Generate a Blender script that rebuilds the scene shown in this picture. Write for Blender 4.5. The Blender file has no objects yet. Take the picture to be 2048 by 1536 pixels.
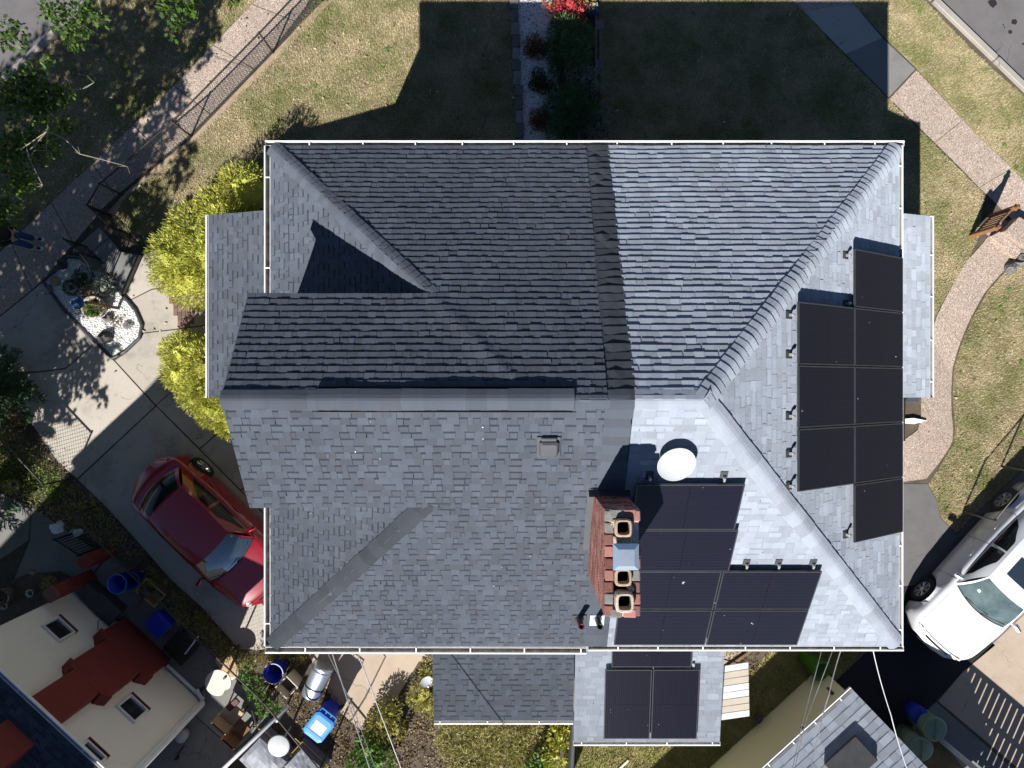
import bpy, math, random
import numpy as np
from mathutils import Vector, Matrix
R = math.radians
D = 18.0          # camera height above the ground, metres
F = 1422.0        # focal length in photo pixels
S = D / F         # metres per photo pixel on the ground
SUNX, SUNY = 0.472, 1.08     # shadow shift per metre of height (east, north)
rng = random.Random(7)
nr = np.random.default_rng(7)
scn = bpy.context.scene
col = scn.collection

def P(px, py, z=0.0):
    "point of the place measured at photo position px,py and height z"
    k = S * (1 - z / D)
    return Vector(((px - 1024) * k, (768 - py) * k, z))

def U(x, y, r):
    "plan units (y down), height as a share of D"
    return Vector((x * S, -y * S, r * D))

# ---------------------------------------------------------------- mesh builder
class MB:
    def __init__(s):
        s.v = []; s.f = []; s.m = []
    def add(s, vs, fs, mi=0):
        b = len(s.v)
        s.v += [tuple(v) for v in vs]
        s.f += [tuple(i + b for i in f) for f in fs]
        s.m += [mi] * len(fs)
        return s
    def poly(s, pts, mi=0):
        return s.add(pts, [tuple(range(len(pts)))], mi)
    def prism(s, pts, h, mi=0):
        n = len(pts); h = Vector(h) if not isinstance(h, (int, float)) else Vector((0, 0, h))
        pts = [Vector(p) for p in pts]
        vs = pts + [p + h for p in pts]
        fs = [tuple(range(n, 2 * n)), tuple(reversed(range(n)))]
        fs += [(i, (i + 1) % n, n + (i + 1) % n, n + i) for i in range(n)]
        return s.add(vs, fs, mi)
    def box(s, c, size, rz=0.0, mi=0, M=None):
        x, y, z = [q / 2 for q in size]
        vs = [Vector((a, b, d)) for d in (-z, z) for a, b in ((-x, -y), (x, -y), (x, y), (-x, y))]
        m = M if M is not None else Matrix.Rotation(rz, 3, 'Z')
        c = Vector(c)
        return s.add([m @ v + c for v in vs], [(3, 2, 1, 0), (4, 5, 6, 7), (0, 1, 5, 4), (1, 2, 6, 5), (2, 3, 7, 6), (3, 0, 4, 7)], mi)
    def bbox(s, c, size, b=0.01, rz=0.0, mi=0, M=None):
        "box with chamfered edges"
        x, y, z = [q / 2 for q in size]
        b = min(b, x * .9, y * .9, z * .9)
        def ring(ix, iy, zz):
            x_, y_ = x - ix, y - iy
            return [Vector(p + (zz,)) for p in ((-x_ + b, -y_), (x_ - b, -y_), (x_, -y_ + b), (x_, y_ - b), (x_ - b, y_), (-x_ + b, y_), (-x_, y_ - b), (-x_, -y_ + b))]
        rings = [ring(b, b, -z), ring(0, 0, -z + b), ring(0, 0, z - b), ring(b, b, z)]
        m = M if M is not None else Matrix.Rotation(rz, 3, 'Z')
        c = Vector(c)
        vs = [m @ v + c for r_ in rings for v in r_]
        fs = [tuple(reversed(range(8))), tuple(range(24, 32))]
        for k in range(3):
            for i in range(8):
                j = (i + 1) % 8
                fs.append((8 * k + i, 8 * k + j, 8 * k + 8 + j, 8 * k + 8 + i))
        return s.add(vs, fs, mi)
    def tube(s, path, r, n=6, mi=0, cap=True):
        path = [Vector(p) for p in path]
        rs = r if isinstance(r, (list, tuple)) else [r] * len(path)
        vs = []; up = None
        for i, p in enumerate(path):
            a = path[max(i - 1, 0)]; b = path[min(i + 1, len(path) - 1)]
            t = (b - a)
            t = t.normalized() if t.length > 1e-9 else Vector((0, 0, 1))
            if up is None:
                q = Vector((0, 0, 1)) if abs(t.z) < .9 else Vector((1, 0, 0))
                up = (q - t * q.dot(t)).normalized()
            else:
                up = (up - t * up.dot(t))
                up = up.normalized() if up.length > 1e-6 else t.orthogonal().normalized()
            w = t.cross(up)
            for k in range(n):
                an = 2 * math.pi * k / n
                vs.append(p + (up * math.cos(an) + w * math.sin(an)) * rs[i])
        fs = []
        for i in range(len(path) - 1):
            for k in range(n):
                j = (k + 1) % n
                fs.append((i * n + k, i * n + j, (i + 1) * n + j, (i + 1) * n + k))
        if cap:
            fs.append(tuple(reversed(range(n)))); fs.append(tuple(range(len(vs) - n, len(vs))))
        return s.add(vs, fs, mi)
    def lathe(s, c, prof, n=20, mi=0, M=None, sx=1, sy=1):
        c = Vector(c); vs = []
        for (r_, z) in prof:
            for k in range(n):
                a = 2 * math.pi * k / n
                p = Vector((r_ * math.cos(a) * sx, r_ * math.sin(a) * sy, z))
                vs.append((M @ p if M is not None else p) + c)
        fs = []
        for i in range(len(prof) - 1):
            for k in range(n):
                j = (k + 1) % n
                fs.append((i * n + k, i * n + j, (i + 1) * n + j, (i + 1) * n + k))
        fs.append(tuple(reversed(range(n)))); fs.append(tuple(range(len(vs) - n, len(vs))))
        return s.add(vs, fs, mi)
    def rock(s, c, size, seed=0, mi=0, flat=.6):
        g = random.Random(seed); c = Vector(c); vs = []; fs = []
        nu, nv = 11, 7
        ph = [g.uniform(0, 6.28) for _ in range(6)]
        for j in range(nv + 1):
            t = math.pi * j / nv
            for i in range(nu):
                a = 2 * math.pi * i / nu
                k = 1 + .14 * math.sin(2 * a + ph[0]) + .1 * math.sin(3 * a + ph[1] + t * 2) + .1 * math.sin(5 * t + ph[2] + a) + g.uniform(-.07, .07)
                vs.append(c + Vector((math.sin(t) * math.cos(a) * size[0] * k, math.sin(t) * math.sin(a) * size[1] * k, math.cos(t) * size[2] * k)))
        for j in range(nv):
            for i in range(nu):
                i2 = (i + 1) % nu
                fs.append((j * nu + i, (j + 1) * nu + i, (j + 1) * nu + i2, j * nu + i2))
        return s.add(vs, fs, mi)
    def build(s, name, mats, parent=None, smooth=False, loc=None):
        base = Vector((0, 0, 0))
        if parent is not None:
            q = parent
            while q is not None:
                base += q.location; q = q.parent
        me = bpy.data.meshes.new(name)
        vs = s.v
        if loc is not None:
            base = base + Vector(loc)
        if base.length > 0:
            vs = [(a - base.x, b - base.y, c - base.z) for a, b, c in vs]
        me.from_pydata(vs, [], s.f)
        for m in (mats if isinstance(mats, (list, tuple)) else [mats]):
            me.materials.append(m)
        if any(s.m):
            me.polygons.foreach_set('material_index', s.m)
        if smooth:
            me.polygons.foreach_set('use_smooth', [True] * len(me.polygons))
        me.update()
        o = bpy.data.objects.new(name, me); col.objects.link(o)
        if loc is not None: o.location = loc
        if parent is not None: o.parent = parent
        return o

def npmesh(name, verts, k, mat, parent=None):
    "many separate k-gons; verts is (M*k,3)"
    base = np.zeros(3)
    q = parent
    while q is not None:
        base += np.array(q.location); q = q.parent
    verts = np.asarray(verts, dtype=np.float32) - base.astype(np.float32)
    n = len(verts); m = n // k
    me = bpy.data.meshes.new(name)
    me.vertices.add(n); me.vertices.foreach_set('co', verts.ravel())
    me.loops.add(n); me.loops.foreach_set('vertex_index', np.arange(n, dtype=np.int32))
    me.polygons.add(m); me.polygons.foreach_set('loop_start', np.arange(0, n, k, dtype=np.int32))
    me.update(calc_edges=True)
    me.materials.append(mat)
    o = bpy.data.objects.new(name, me); col.objects.link(o)
    if parent is not None: o.parent = parent
    return o

def tag(o, label=None, cat=None, group=None, kind=None):
    if label: o['label'] = label
    if cat: o['category'] = cat
    if group: o['group'] = group
    if kind: o['kind'] = kind
    return o

def thing(name, loc, label, cat, group=None, rz=0.0):
    o = bpy.data.objects.new(name, None); col.objects.link(o)
    o.location = loc; o.rotation_euler = (0, 0, rz); o.empty_display_size = .2
    return tag(o, label, cat, group)

def kids(o):
    return [c for c in bpy.data.objects if c.parent == o]

def copy_tree(o, parent=None, ch=None):
    c = o.copy(); col.objects.link(c); c.parent = parent
    for k in kids(o):
        copy_tree(k, c)
    return c

# ---------------------------------------------------------------- materials
def new_mat(name):
    m = bpy.data.materials.new(name); m.use_nodes = True
    nt = m.node_tree; b = nt.nodes['Principled BSDF']
    return m, nt, b

def link(nt, a, b): nt.links.new(a, b)

def N(nt, t, **kw):
    n = nt.nodes.new(t)
    for k, v in kw.items():
        if k in n.inputs.keys() if isinstance(k, str) else False: n.inputs[k].default_value = v
        else: setattr(n, k, v)
    return n

def mathn(nt, op, a, b=None):
    n = nt.nodes.new('ShaderNodeMath'); n.operation = op
    for i, q in enumerate((a, b)):
        if q is None: continue
        if isinstance(q, (int, float)): n.inputs[i].default_value = q
        else: link(nt, q, n.inputs[i])
    return n.outputs[0]

def mixc(nt, fac, a, b, mode='MIX'):
    n = nt.nodes.new('ShaderNodeMix'); n.data_type = 'RGBA'; n.blend_type = mode
    if isinstance(fac, (int, float)): n.inputs[0].default_value = fac
    else: link(nt, fac, n.inputs[0])
    for i, q in ((6, a), (7, b)):
        if isinstance(q, (tuple, list)): n.inputs[i].default_value = tuple(q)[:3] + (1,)
        else: link(nt, q, n.inputs[i])
    return n.outputs[2]

def noise(nt, vec, scale, detail=4, rough=.6):
    n = nt.nodes.new('ShaderNodeTexNoise'); n.inputs['Scale'].default_value = scale
    n.inputs['Detail'].default_value = detail; n.inputs['Roughness'].default_value = rough
    link(nt, vec, n.inputs['Vector']); return n.outputs['Fac']

def ramp(nt, fac, stops):
    n = nt.nodes.new('ShaderNodeValToRGB')
    e = n.color_ramp.elements
    while len(e) < len(stops): e.new(.5)
    for i, (p, c) in enumerate(stops):
        e[i].position = p
        e[i].color = (c, c, c, 1) if isinstance(c, (int, float)) else tuple(c)[:3] + (1,)
    link(nt, fac, n.inputs[0]); return n.outputs[0]

def coords(nt):
    g = nt.nodes.new('ShaderNodeNewGeometry'); return g

def bumpn(nt, b, h, strength, dist=.01):
    n = nt.nodes.new('ShaderNodeBump'); n.inputs['Strength'].default_value = strength; n.inputs['Distance'].default_value = dist
    link(nt, h, n.inputs['Height']); link(nt, n.outputs[0], b.inputs['Normal'])

def M(name, c1, c2=None, scale=5.0, rough=.85, fine=0.15, fscale=120.0, island=0.0, bump=0.0, bscale=80.0, metal=0.0, spec=.3, coat=0.0, contrast=(.35, .65), hue=None):
    m, nt, b = new_mat(name)
    g = coords(nt); pos = g.outputs['Position']
    c2 = c2 or tuple(q * .8 for q in c1)
    n1 = ramp(nt, noise(nt, pos, scale, 6), [(contrast[0], 0.0), (contrast[1], 1.0)])
    c = mixc(nt, n1, c1, c2)
    if hue:      # third colour chosen per separate piece
        h = ramp(nt, g.outputs['Random Per Island'], [(.0, 0.0), (1.0, 1.0)])
        h2 = mathn(nt, 'FRACT', mathn(nt, 'MULTIPLY', g.outputs['Random Per Island'], 7.31))
        c = mixc(nt, h2, c, hue)
    if fine:
        f = noise(nt, pos, fscale, 3, .7)
        v = mathn(nt, 'ADD', mathn(nt, 'MULTIPLY', mathn(nt, 'SUBTRACT', f, .5), fine * 4), 1.0)
        c = mixc(nt, 1.0, c, v, 'MULTIPLY')
    if island:
        v = mathn(nt, 'ADD', mathn(nt, 'MULTIPLY', mathn(nt, 'SUBTRACT', g.outputs['Random Per Island'], .5), island * 2), 1.0)
        c = mixc(nt, 1.0, c, v, 'MULTIPLY')
    link(nt, c, b.inputs['Base Color'])
    b.inputs['Roughness'].default_value = rough
    b.inputs['Metallic'].default_value = metal
    b.inputs['Specular IOR Level'].default_value = spec
    b.inputs['Coat Weight'].default_value = coat
    b.inputs['Coat Roughness'].default_value = .05
    if bump:
        bumpn(nt, b, noise(nt, pos, bscale, 4, .7), bump)
    return m

def M_leaf(name, c1, c2, island=.35, rough=.55, transl=.25):
    m, nt, b = new_mat(name)
    g = coords(nt)
    c = mixc(nt, g.outputs['Random Per Island'], c1, c2)
    h2 = mathn(nt, 'FRACT', mathn(nt, 'MULTIPLY', g.outputs['Random Per Island'], 13.7))
    v = mathn(nt, 'ADD', mathn(nt, 'MULTIPLY', mathn(nt, 'SUBTRACT', h2, .5), island * 2), 1.0)
    c = mixc(nt, 1.0, c, v, 'MULTIPLY')
    link(nt, c, b.inputs['Base Color']); b.inputs['Roughness'].default_value = rough
    b.inputs['Specular IOR Level'].default_value = .3
    t = nt.nodes.new('ShaderNodeBsdfTranslucent'); link(nt, c, t.inputs[0])
    mx = nt.nodes.new('ShaderNodeMixShader'); mx.inputs[0].default_value = transl
    link(nt, b.outputs[0], mx.inputs[1]); link(nt, t.outputs[0], mx.inputs[2])
    link(nt, mx.outputs[0], nt.nodes['Material Output'].inputs[0])
    return m

def M_pebble(name, base, c1, c2, scale=55, joint=.5):
    m, nt, b = new_mat(name)
    g = coords(nt); pos = g.outputs['Position']
    vo = nt.nodes.new('ShaderNodeTexVoronoi'); vo.inputs['Scale'].default_value = scale; link(nt, pos, vo.inputs['Vector'])
    sep = nt.nodes.new('ShaderNodeSeparateColor'); link(nt, vo.outputs['Color'], sep.inputs[0])
    c = mixc(nt, ramp(nt, sep.outputs[0], [(.0, 0.0), (1, 1.0)]), c1, c2)
    c = mixc(nt, ramp(nt, sep.outputs[1], [(.8, 0.0), (.86, 1.0)]), c, (.12, .085, .065))
    c = mixc(nt, ramp(nt, sep.outputs[2], [(.86, 0.0), (.9, 1.0)]), c, (.62, .55, .48))
    c = mixc(nt, ramp(nt, vo.outputs['Distance'], [(.45, 0.0), (.75, 1.0)]), c, base)
    big = noise(nt, pos, 1.3, 5)
    c = mixc(nt, ramp(nt, big, [(.35, .16), (.65, 0.0)]), c, (.14, .12, .1))
    v = mathn(nt, 'ADD', mathn(nt, 'MULTIPLY', mathn(nt, 'SUBTRACT', g.outputs['Random Per Island'], .5), .18), 1.0)
    c = mixc(nt, 1.0, c, v, 'MULTIPLY')
    link(nt, c, b.inputs['Base Color']); b.inputs['Roughness'].default_value = .85; b.inputs['Specular IOR Level'].default_value = .25
    bumpn(nt, b, ramp(nt, vo.outputs['Distance'], [(.0, 1.0), (.8, 0.0)]), .5, .006)
    return m

def M_concrete(name, c1, c2, dark=(.1, .095, .085), stain=.5, fs=160):
    m, nt, b = new_mat(name)
    g = coords(nt); pos = g.outputs['Position']
    c = mixc(nt, noise(nt, pos, 1.1, 8, .65), c1, c2)
    c = mixc(nt, ramp(nt, noise(nt, pos, .55, 7, .7), [(.5, 0.0), (.72, stain)]), c, dark)
    wv = nt.nodes.new('ShaderNodeVectorMath'); wv.operation = 'ADD'; link(nt, pos, wv.inputs[0])
    nn_ = nt.nodes.new('ShaderNodeTexNoise'); nn_.inputs['Scale'].default_value = 1.6; nn_.inputs['Detail'].default_value = 6; link(nt, pos, nn_.inputs['Vector']); link(nt, nn_.outputs['Color'], wv.inputs[1])
    vo = nt.nodes.new('ShaderNodeTexVoronoi'); vo.feature = 'DISTANCE_TO_EDGE'; vo.inputs['Scale'].default_value = .42; link(nt, wv.outputs[0], vo.inputs['Vector'])
    crack = mathn(nt, 'MULTIPLY', mathn(nt, 'LESS_THAN', vo.outputs['Distance'], .0035), mathn(nt, 'MULTIPLY', ramp(nt, noise(nt, pos, .7, 2), [(.45, 0.0), (.55, 1.0)]), .6))
    c = mixc(nt, crack, c, tuple(q * .5 for q in dark))
    c = mixc(nt, ramp(nt, noise(nt, pos, 2.6, 5, .75), [(.56, 0.0), (.66, stain * .55)]), c, dark)
    sp = ramp(nt, noise(nt, pos, 26, 3, .7), [(.62, 0.0), (.72, .35)])
    c = mixc(nt, sp, c, dark)
    v = mathn(nt, 'ADD', mathn(nt, 'MULTIPLY', mathn(nt, 'SUBTRACT', noise(nt, pos, fs, 3, .7), .5), .55), 1.0)
    c = mixc(nt, 1.0, c, v, 'MULTIPLY')
    v = mathn(nt, 'ADD', mathn(nt, 'MULTIPLY', mathn(nt, 'SUBTRACT', g.outputs['Random Per Island'], .5), .16), 1.0)
    c = mixc(nt, 1.0, c, v, 'MULTIPLY')
    link(nt, c, b.inputs['Base Color']); b.inputs['Roughness'].default_value = .9; b.inputs['Specular IOR Level'].default_value = .2
    bumpn(nt, b, noise(nt, pos, 120, 4, .7), .25, .005)
    return m

def M_grass(name, tan, green, brown, gscale=.9):
    m, nt, b = new_mat(name)
    g = coords(nt); pos = g.outputs['Position']
    c = mixc(nt, ramp(nt, noise(nt, pos, gscale, 7, .7), [(.40, 0.0), (.62, 1.0)]), tan, green)
    c = mixc(nt, ramp(nt, noise(nt, pos, 2.3, 5, .7), [(.50, 0.0), (.70, .75)]), c, brown)
    v = mathn(nt, 'ADD', mathn(nt, 'MULTIPLY', mathn(nt, 'SUBTRACT', noise(nt, pos, 45, 4, .8), .5), .9), 1.0)
    c = mixc(nt, 1.0, c, v, 'MULTIPLY')
    h = mathn(nt, 'FRACT', mathn(nt, 'MULTIPLY', g.outputs['Random Per Island'], 9.13))
    v = mathn(nt, 'ADD', mathn(nt, 'MULTIPLY', mathn(nt, 'SUBTRACT', h, .5), .6), 1.0)
    c = mixc(nt, 1.0, c, v, 'MULTIPLY')
    link(nt, c, b.inputs['Base Color']); b.inputs['Roughness'].default_value = .9; b.inputs['Specular IOR Level'].default_value = .15
    return m

mt = {}
def shingle_mat(name, a, b_, c_):
    m, nt, b = new_mat(name)
    g = coords(nt); pos = g.outputs['Position']; ri = g.outputs['Random Per Island']
    c = ramp(nt, ri, [(.0, a), (.45, b_), (.7, c_), (1.0, a)])
    b.inputs['Diffuse Roughness'].default_value = 1.0
    h2 = mathn(nt, 'FRACT', mathn(nt, 'MULTIPLY', ri, 17.3))
    c = mixc(nt, 1.0, c, mathn(nt, 'ADD', mathn(nt, 'MULTIPLY', mathn(nt, 'SUBTRACT', h2, .5), .14), 1.0), 'MULTIPLY')
    c = mixc(nt, 1.0, c, mathn(nt, 'ADD', mathn(nt, 'MULTIPLY', mathn(nt, 'SUBTRACT', noise(nt, pos, 190, 2, .8), .5), .9), 1.0), 'MULTIPLY')
    c = mixc(nt, 1.0, c, mathn(nt, 'ADD', mathn(nt, 'MULTIPLY', mathn(nt, 'SUBTRACT', noise(nt, pos, .8, 5, .6), .5), .35), 1.0), 'MULTIPLY')
    sx = nt.nodes.new('ShaderNodeSeparateXYZ'); link(nt, g.outputs['Normal'], sx.inputs[0])
    sp = nt.nodes.new('ShaderNodeSeparateXYZ'); link(nt, pos, sp.inputs[0])
    side = mathn(nt, 'GREATER_THAN', mathn(nt, 'ABSOLUTE', sx.outputs[0]), mathn(nt, 'ABSOLUTE', sx.outputs[1]))
    across = nt.nodes.new('ShaderNodeMix'); link(nt, side, across.inputs[0]); link(nt, sp.outputs[0], across.inputs[2]); link(nt, sp.outputs[1], across.inputs[3])
    cv = nt.nodes.new('ShaderNodeCombineXYZ'); link(nt, mathn(nt, 'MULTIPLY', across.outputs[0], 3.2), cv.inputs[0]); link(nt, mathn(nt, 'MULTIPLY', sp.outputs[2], .55), cv.inputs[1])
    c = mixc(nt, 1.0, c, mathn(nt, 'ADD', mathn(nt, 'MULTIPLY', mathn(nt, 'SUBTRACT', noise(nt, cv.outputs[0], 1.0, 6, .65), .5), .42), 1.0), 'MULTIPLY')
    link(nt, c, b.inputs['Base Color']); b.inputs['Roughness'].default_value = .92; b.inputs['Specular IOR Level'].default_value = .25
    bumpn(nt, b, noise(nt, pos, 230, 2, .8), .9, .006)
    return m
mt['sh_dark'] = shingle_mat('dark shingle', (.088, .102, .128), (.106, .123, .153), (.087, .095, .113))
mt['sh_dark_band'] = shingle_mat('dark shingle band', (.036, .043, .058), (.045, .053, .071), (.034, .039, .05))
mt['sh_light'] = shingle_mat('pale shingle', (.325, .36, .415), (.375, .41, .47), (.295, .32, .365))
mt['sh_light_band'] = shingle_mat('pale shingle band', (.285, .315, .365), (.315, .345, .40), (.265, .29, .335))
mt['white'] = M('white painted metal', (.78, .78, .77), (.70, .70, .69), rough=.45, fine=.03, scale=3)
mt['gutter_in'] = M('gutter floor', (.22, .21, .2), (.10, .09, .08), rough=.8, scale=7)
mt['brick'] = M('red chimney brick', (.22, .078, .062), (.12, .05, .042), scale=14, island=.35, rough=.9, bump=.4, hue=(.27, .13, .11))
mt['mortar'] = M('mortar', (.62, .56, .50), (.48, .43, .38), scale=20, rough=.95, bump=.6, bscale=60)
mt['crown'] = M('chimney crown mortar', (.50, .43, .35), (.36, .30, .24), scale=9, rough=.95, bump=.9, bscale=35)
mt['flue'] = M('clay flue', (.42, .31, .22), (.30, .21, .14), scale=12, rough=.85)
mt['soot'] = M('soot', (.012, .011, .010), (.02, .016, .012), rough=.95)
mt['steel'] = M('galvanised steel', (.66, .74, .84), (.6, .68, .78), scale=4, rough=.32, metal=.85, fine=.03)
mt['flash'] = M('dark flashing', (.045, .047, .05), (.06, .06, .065), rough=.5)
mt['black'] = M('black metal', (.012, .012, .013), (.018, .018, .018), rough=.45, fine=.05)
mt['dkgrey'] = M('dark grey plastic', (.055, .058, .065), (.07, .072, .078), rough=.5)
mt['ventgrey'] = M('vent plastic', (.062, .062, .07), (.075, .075, .082), rough=.45, fine=.03)
mt['redpipe'] = M('dark red pipe', (.10, .018, .022), (.07, .014, .018), rough=.5)
mt['lead'] = M('pipe boot', (.5, .52, .54), (.4, .41, .43), rough=.5)
mt['pframe'] = M('black anodised frame', (.032, .032, .036), (.04, .04, .044), rough=.35, fine=.02, spec=.5)
mt['rail'] = M('aluminium bracket', (.62, .62, .62), (.5, .5, .5), rough=.35, metal=.6)
mt['dish'] = M('white dish', (.46, .47, .48), (.42, .43, .44), rough=.4, fine=.02)
mt['wall'] = M('house wall', (.36, .31, .26), (.30, .26, .22), rough=.9, scale=3)
mt['trim'] = M('trim', (.72, .71, .68), (.66, .65, .62), rough=.6)

def panel_mat():
    m, nt, b = new_mat('solar cells')
    t = nt.nodes.new('ShaderNodeTexCoord'); s = nt.nodes.new('ShaderNodeSeparateXYZ'); link(nt, t.outputs['Generated'], s.inputs[0])
    def lines(o, n, w):
        f = mathn(nt, 'FRACT', mathn(nt, 'MULTIPLY', o, n))
        return mathn(nt, 'MAXIMUM', mathn(nt, 'LESS_THAN', f, w), mathn(nt, 'GREATER_THAN', f, 1 - w))
    fine = mathn(nt, 'MULTIPLY', lines(s.outputs[1], 24.0, .09), .34)
    cell = mathn(nt, 'MAXIMUM', lines(s.outputs[0], 20.0, .018), lines(s.outputs[1], 6.0, .006))
    mid = mathn(nt, 'LESS_THAN', mathn(nt, 'ABSOLUTE', mathn(nt, 'SUBTRACT', s.outputs[0], .5)), .004)
    c = mixc(nt, noise(nt, t.outputs['Generated'], 2.0, 3), (.004, .004, .010), (.0065, .006, .0135))
    c = mixc(nt, fine, c, (.042, .042, .06))
    c = mixc(nt, mathn(nt, 'MULTIPLY', cell, .5), c, (.004, .004, .006))
    c = mixc(nt, mid, c, (.003, .003, .004))
    g = coords(nt)
    sp = ramp(nt, noise(nt, g.outputs['Position'], 9, 2, .5), [(.76, 0.0), (.775, 1.0)])
    c = mixc(nt, mathn(nt, 'MULTIPLY', sp, .8), c, (.45, .44, .42))
    link(nt, c, b.inputs['Base Color']); b.inputs['Roughness'].default_value = .3
    b.inputs['Specular IOR Level'].default_value = .22
    return m
mt['cells'] = panel_mat()

mt['earth'] = M('bare earth', (.115, .09, .065), (.07, .055, .04), scale=3, rough=.95, fine=.3, fscale=70, bump=.8, bscale=40)
mt['lawn'] = M_grass('lawn ground', (.30, .235, .13), (.13, .135, .045), (.19, .14, .085))
mt['blade'] = M_grass('grass blades', (.50, .425, .27), (.25, .25, .11), (.37, .285, .19))
mt['blade_green'] = M_grass('green blades', (.22, .235, .06), (.33, .30, .09), (.14, .12, .05), 1.4)
mt['pebble'] = M_pebble('exposed aggregate', (.36, .28, .225), (.44, .345, .28), (.29, .22, .18), 52)
mt['pebble_dark'] = M_pebble('weathered aggregate', (.20, .165, .135), (.30, .25, .2), (.16, .13, .105), 52)
mt['conc'] = M_concrete('concrete', (.45, .405, .345), (.34, .305, .265), stain=.5)
mt['conc_grey'] = M_concrete('grey concrete', (.21, .205, .195), (.15, .148, .142), stain=.5)
mt['conc_pale'] = M_concrete('pale concrete', (.38, .355, .32), (.31, .29, .265), stain=.25)
mt['conc_tan'] = M_concrete('tan concrete', (.42, .335, .26), (.36, .285, .22), stain=.25)
mt['joint'] = M('joint', (.085, .072, .058), (.05, .043, .034), rough=.95)
mt['asphalt'] = M_concrete('old asphalt', (.155, .145, .145), (.12, .113, .115), dark=(.06, .055, .055), stain=.35, fs=110)
mt['asphalt_new'] = M_concrete('sealed asphalt', (.026, .026, .03), (.02, .02, .023), dark=(.015, .015, .015), stain=.3, fs=110)
mt['kerb'] = M_concrete('kerb', (.36, .33, .29), (.28, .26, .23), stain=.3)
mt['gravel'] = M('white gravel', (.86, .85, .84), (.74, .73, .72), rough=.8, island=.2, fine=.1, scale=20, hue=(.62, .59, .57))
mt['stone'] = M('grey stone', (.20, .19, .18), (.12, .115, .11), scale=9, rough=.9, bump=.7, bscale=30, fine=.2)
mt['stone_dark'] = M('dark stone', (.075, .07, .068), (.045, .043, .042), scale=9, rough=.9, bump=.7, bscale=30)
mt['stone_tan'] = M('tan stone', (.36, .27, .18), (.25, .19, .13), scale=9, rough=.9, bump=.6, bscale=30)
mt['paver'] = M('edging paver', (.22, .20, .185), (.14, .135, .13), scale=6, rough=.9, island=.35, bump=.4)
mt['brickpave'] = M('brick paving', (.20, .12, .10), (.15, .095, .08), scale=9, rough=.9, island=.25)
mt['wood'] = M('weathered wood', (.20, .125, .075), (.13, .08, .05), scale=14, rough=.8, island=.25, bump=.3)
mt['wood_dark'] = M('dark wood', (.10, .06, .038), (.07, .042, .028), scale=14, rough=.8, island=.2)
mt['wood_orange'] = M('orange brown wood', (.27, .13, .06), (.20, .095, .045), scale=14, rough=.7, island=.15)
mt['bark'] = M('bark', (.13, .105, .085), (.07, .055, .045), scale=16, rough=.95, bump=.9, bscale=30)
mt['twig'] = M('pale twig', (.36, .31, .26), (.25, .21, .17), scale=20, rough=.9)
mt['stem'] = M('brown stems', (.075, .05, .03), (.05, .035, .022), scale=20, rough=.95)
mt['link'] = M('chain link wire', (.06, .055, .05), (.04, .036, .033), rough=.5, metal=.3, scale=3)
mt['link_grey'] = M('galvanised link', (.26, .26, .26), (.2, .2, .2), rough=.5, metal=.4, scale=3)
mt['lf_gold'] = M_leaf('golden cypress leaf', (.56, .53, .10), (.30, .33, .06), .4)
mt['lf_maple'] = M_leaf('maple leaf', (.035, .085, .014), (.10, .17, .025), .4, transl=.35)
mt['lf_conifer'] = M_leaf('spruce needle', (.035, .095, .04), (.10, .20, .07), .35)
mt['lf_green'] = M_leaf('green leaf', (.08, .16, .03), (.16, .26, .06), .35)
mt['lf_dark'] = M_leaf('dark leaf', (.03, .055, .022), (.05, .08, .03), .35)
mt['lf_olive'] = M_leaf('olive leaf', (.22, .23, .05), (.36, .32, .085), .4)
mt['lf_red'] = M_leaf('red leaf', (.38, .02, .04), (.50, .09, .09), .3)
mt['lf_rust'] = M_leaf('rusty leaf', (.12, .06, .028), (.20, .12, .055), .4)
mt['lf_brown'] = M_leaf('dry stalk', (.30, .22, .12), (.18, .12, .06), .4, transl=.1)
mt['lf_straw'] = M_leaf('straw stalk', (.52, .44, .22), (.40, .38, .13), .35, transl=.2)
mt['glass_teal'] = M('tinted windshield', (.11, .15, .145), (.05, .075, .08), rough=.03, spec=1.0, fine=0, scale=2.2)  # pale base colour stands for the lit cabin behind the glass
mt['glass_low'] = M('dark tinted glass', (.008, .010, .011), (.012, .014, .014), rough=.06, spec=.35, fine=0)
mt['lf_grey'] = M_leaf('grey green leaf', (.14, .17, .14), (.26, .28, .24), .3)
mt['litter'] = M_leaf('fallen leaf', (.38, .27, .15), (.50, .42, .30), .35, transl=.1)
mt['siding'] = M('cream siding', (.86, .79, .66), (.82, .75, .62), scale=.8, rough=.65, fine=.03)
mt['redpaint'] = M('red painted stucco', (.20, .036, .028), (.165, .03, .024), scale=2.5, rough=.75, fine=.08)
mt['olive'] = M('pale olive siding', (.82, .79, .50), (.78, .75, .46), scale=.6, rough=.7, fine=.04)
mt['glass_dk'] = M('window glass', (.02, .022, .026), (.03, .032, .036), rough=.08, spec=.6, fine=0)
mt['sh_strip'] = shingle_mat('dark seam shingle', (.058, .065, .079), (.068, .076, .092), (.053, .059, .07))
mt['sh_blue'] = shingle_mat('blue black shingle', (.06, .07, .095), (.08, .095, .125), (.05, .055, .07))
mt['red_car'] = M('red car paint', (.23, .004, .012), (.23, .004, .012), rough=.3, fine=0, coat=1.0, spec=.5)
mt['white_car'] = M('white car paint', (.64, .65, .67), (.64, .65, .67), rough=.3, fine=0, coat=1.0, spec=.5)
mt['glass_car'] = M('car glass', (.016, .024, .03), (.022, .03, .036), rough=.03, spec=1.0, fine=0, coat=0)
mt['rubber'] = M('rubber', (.015, .015, .015), (.02, .02, .02), rough=.85)
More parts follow.
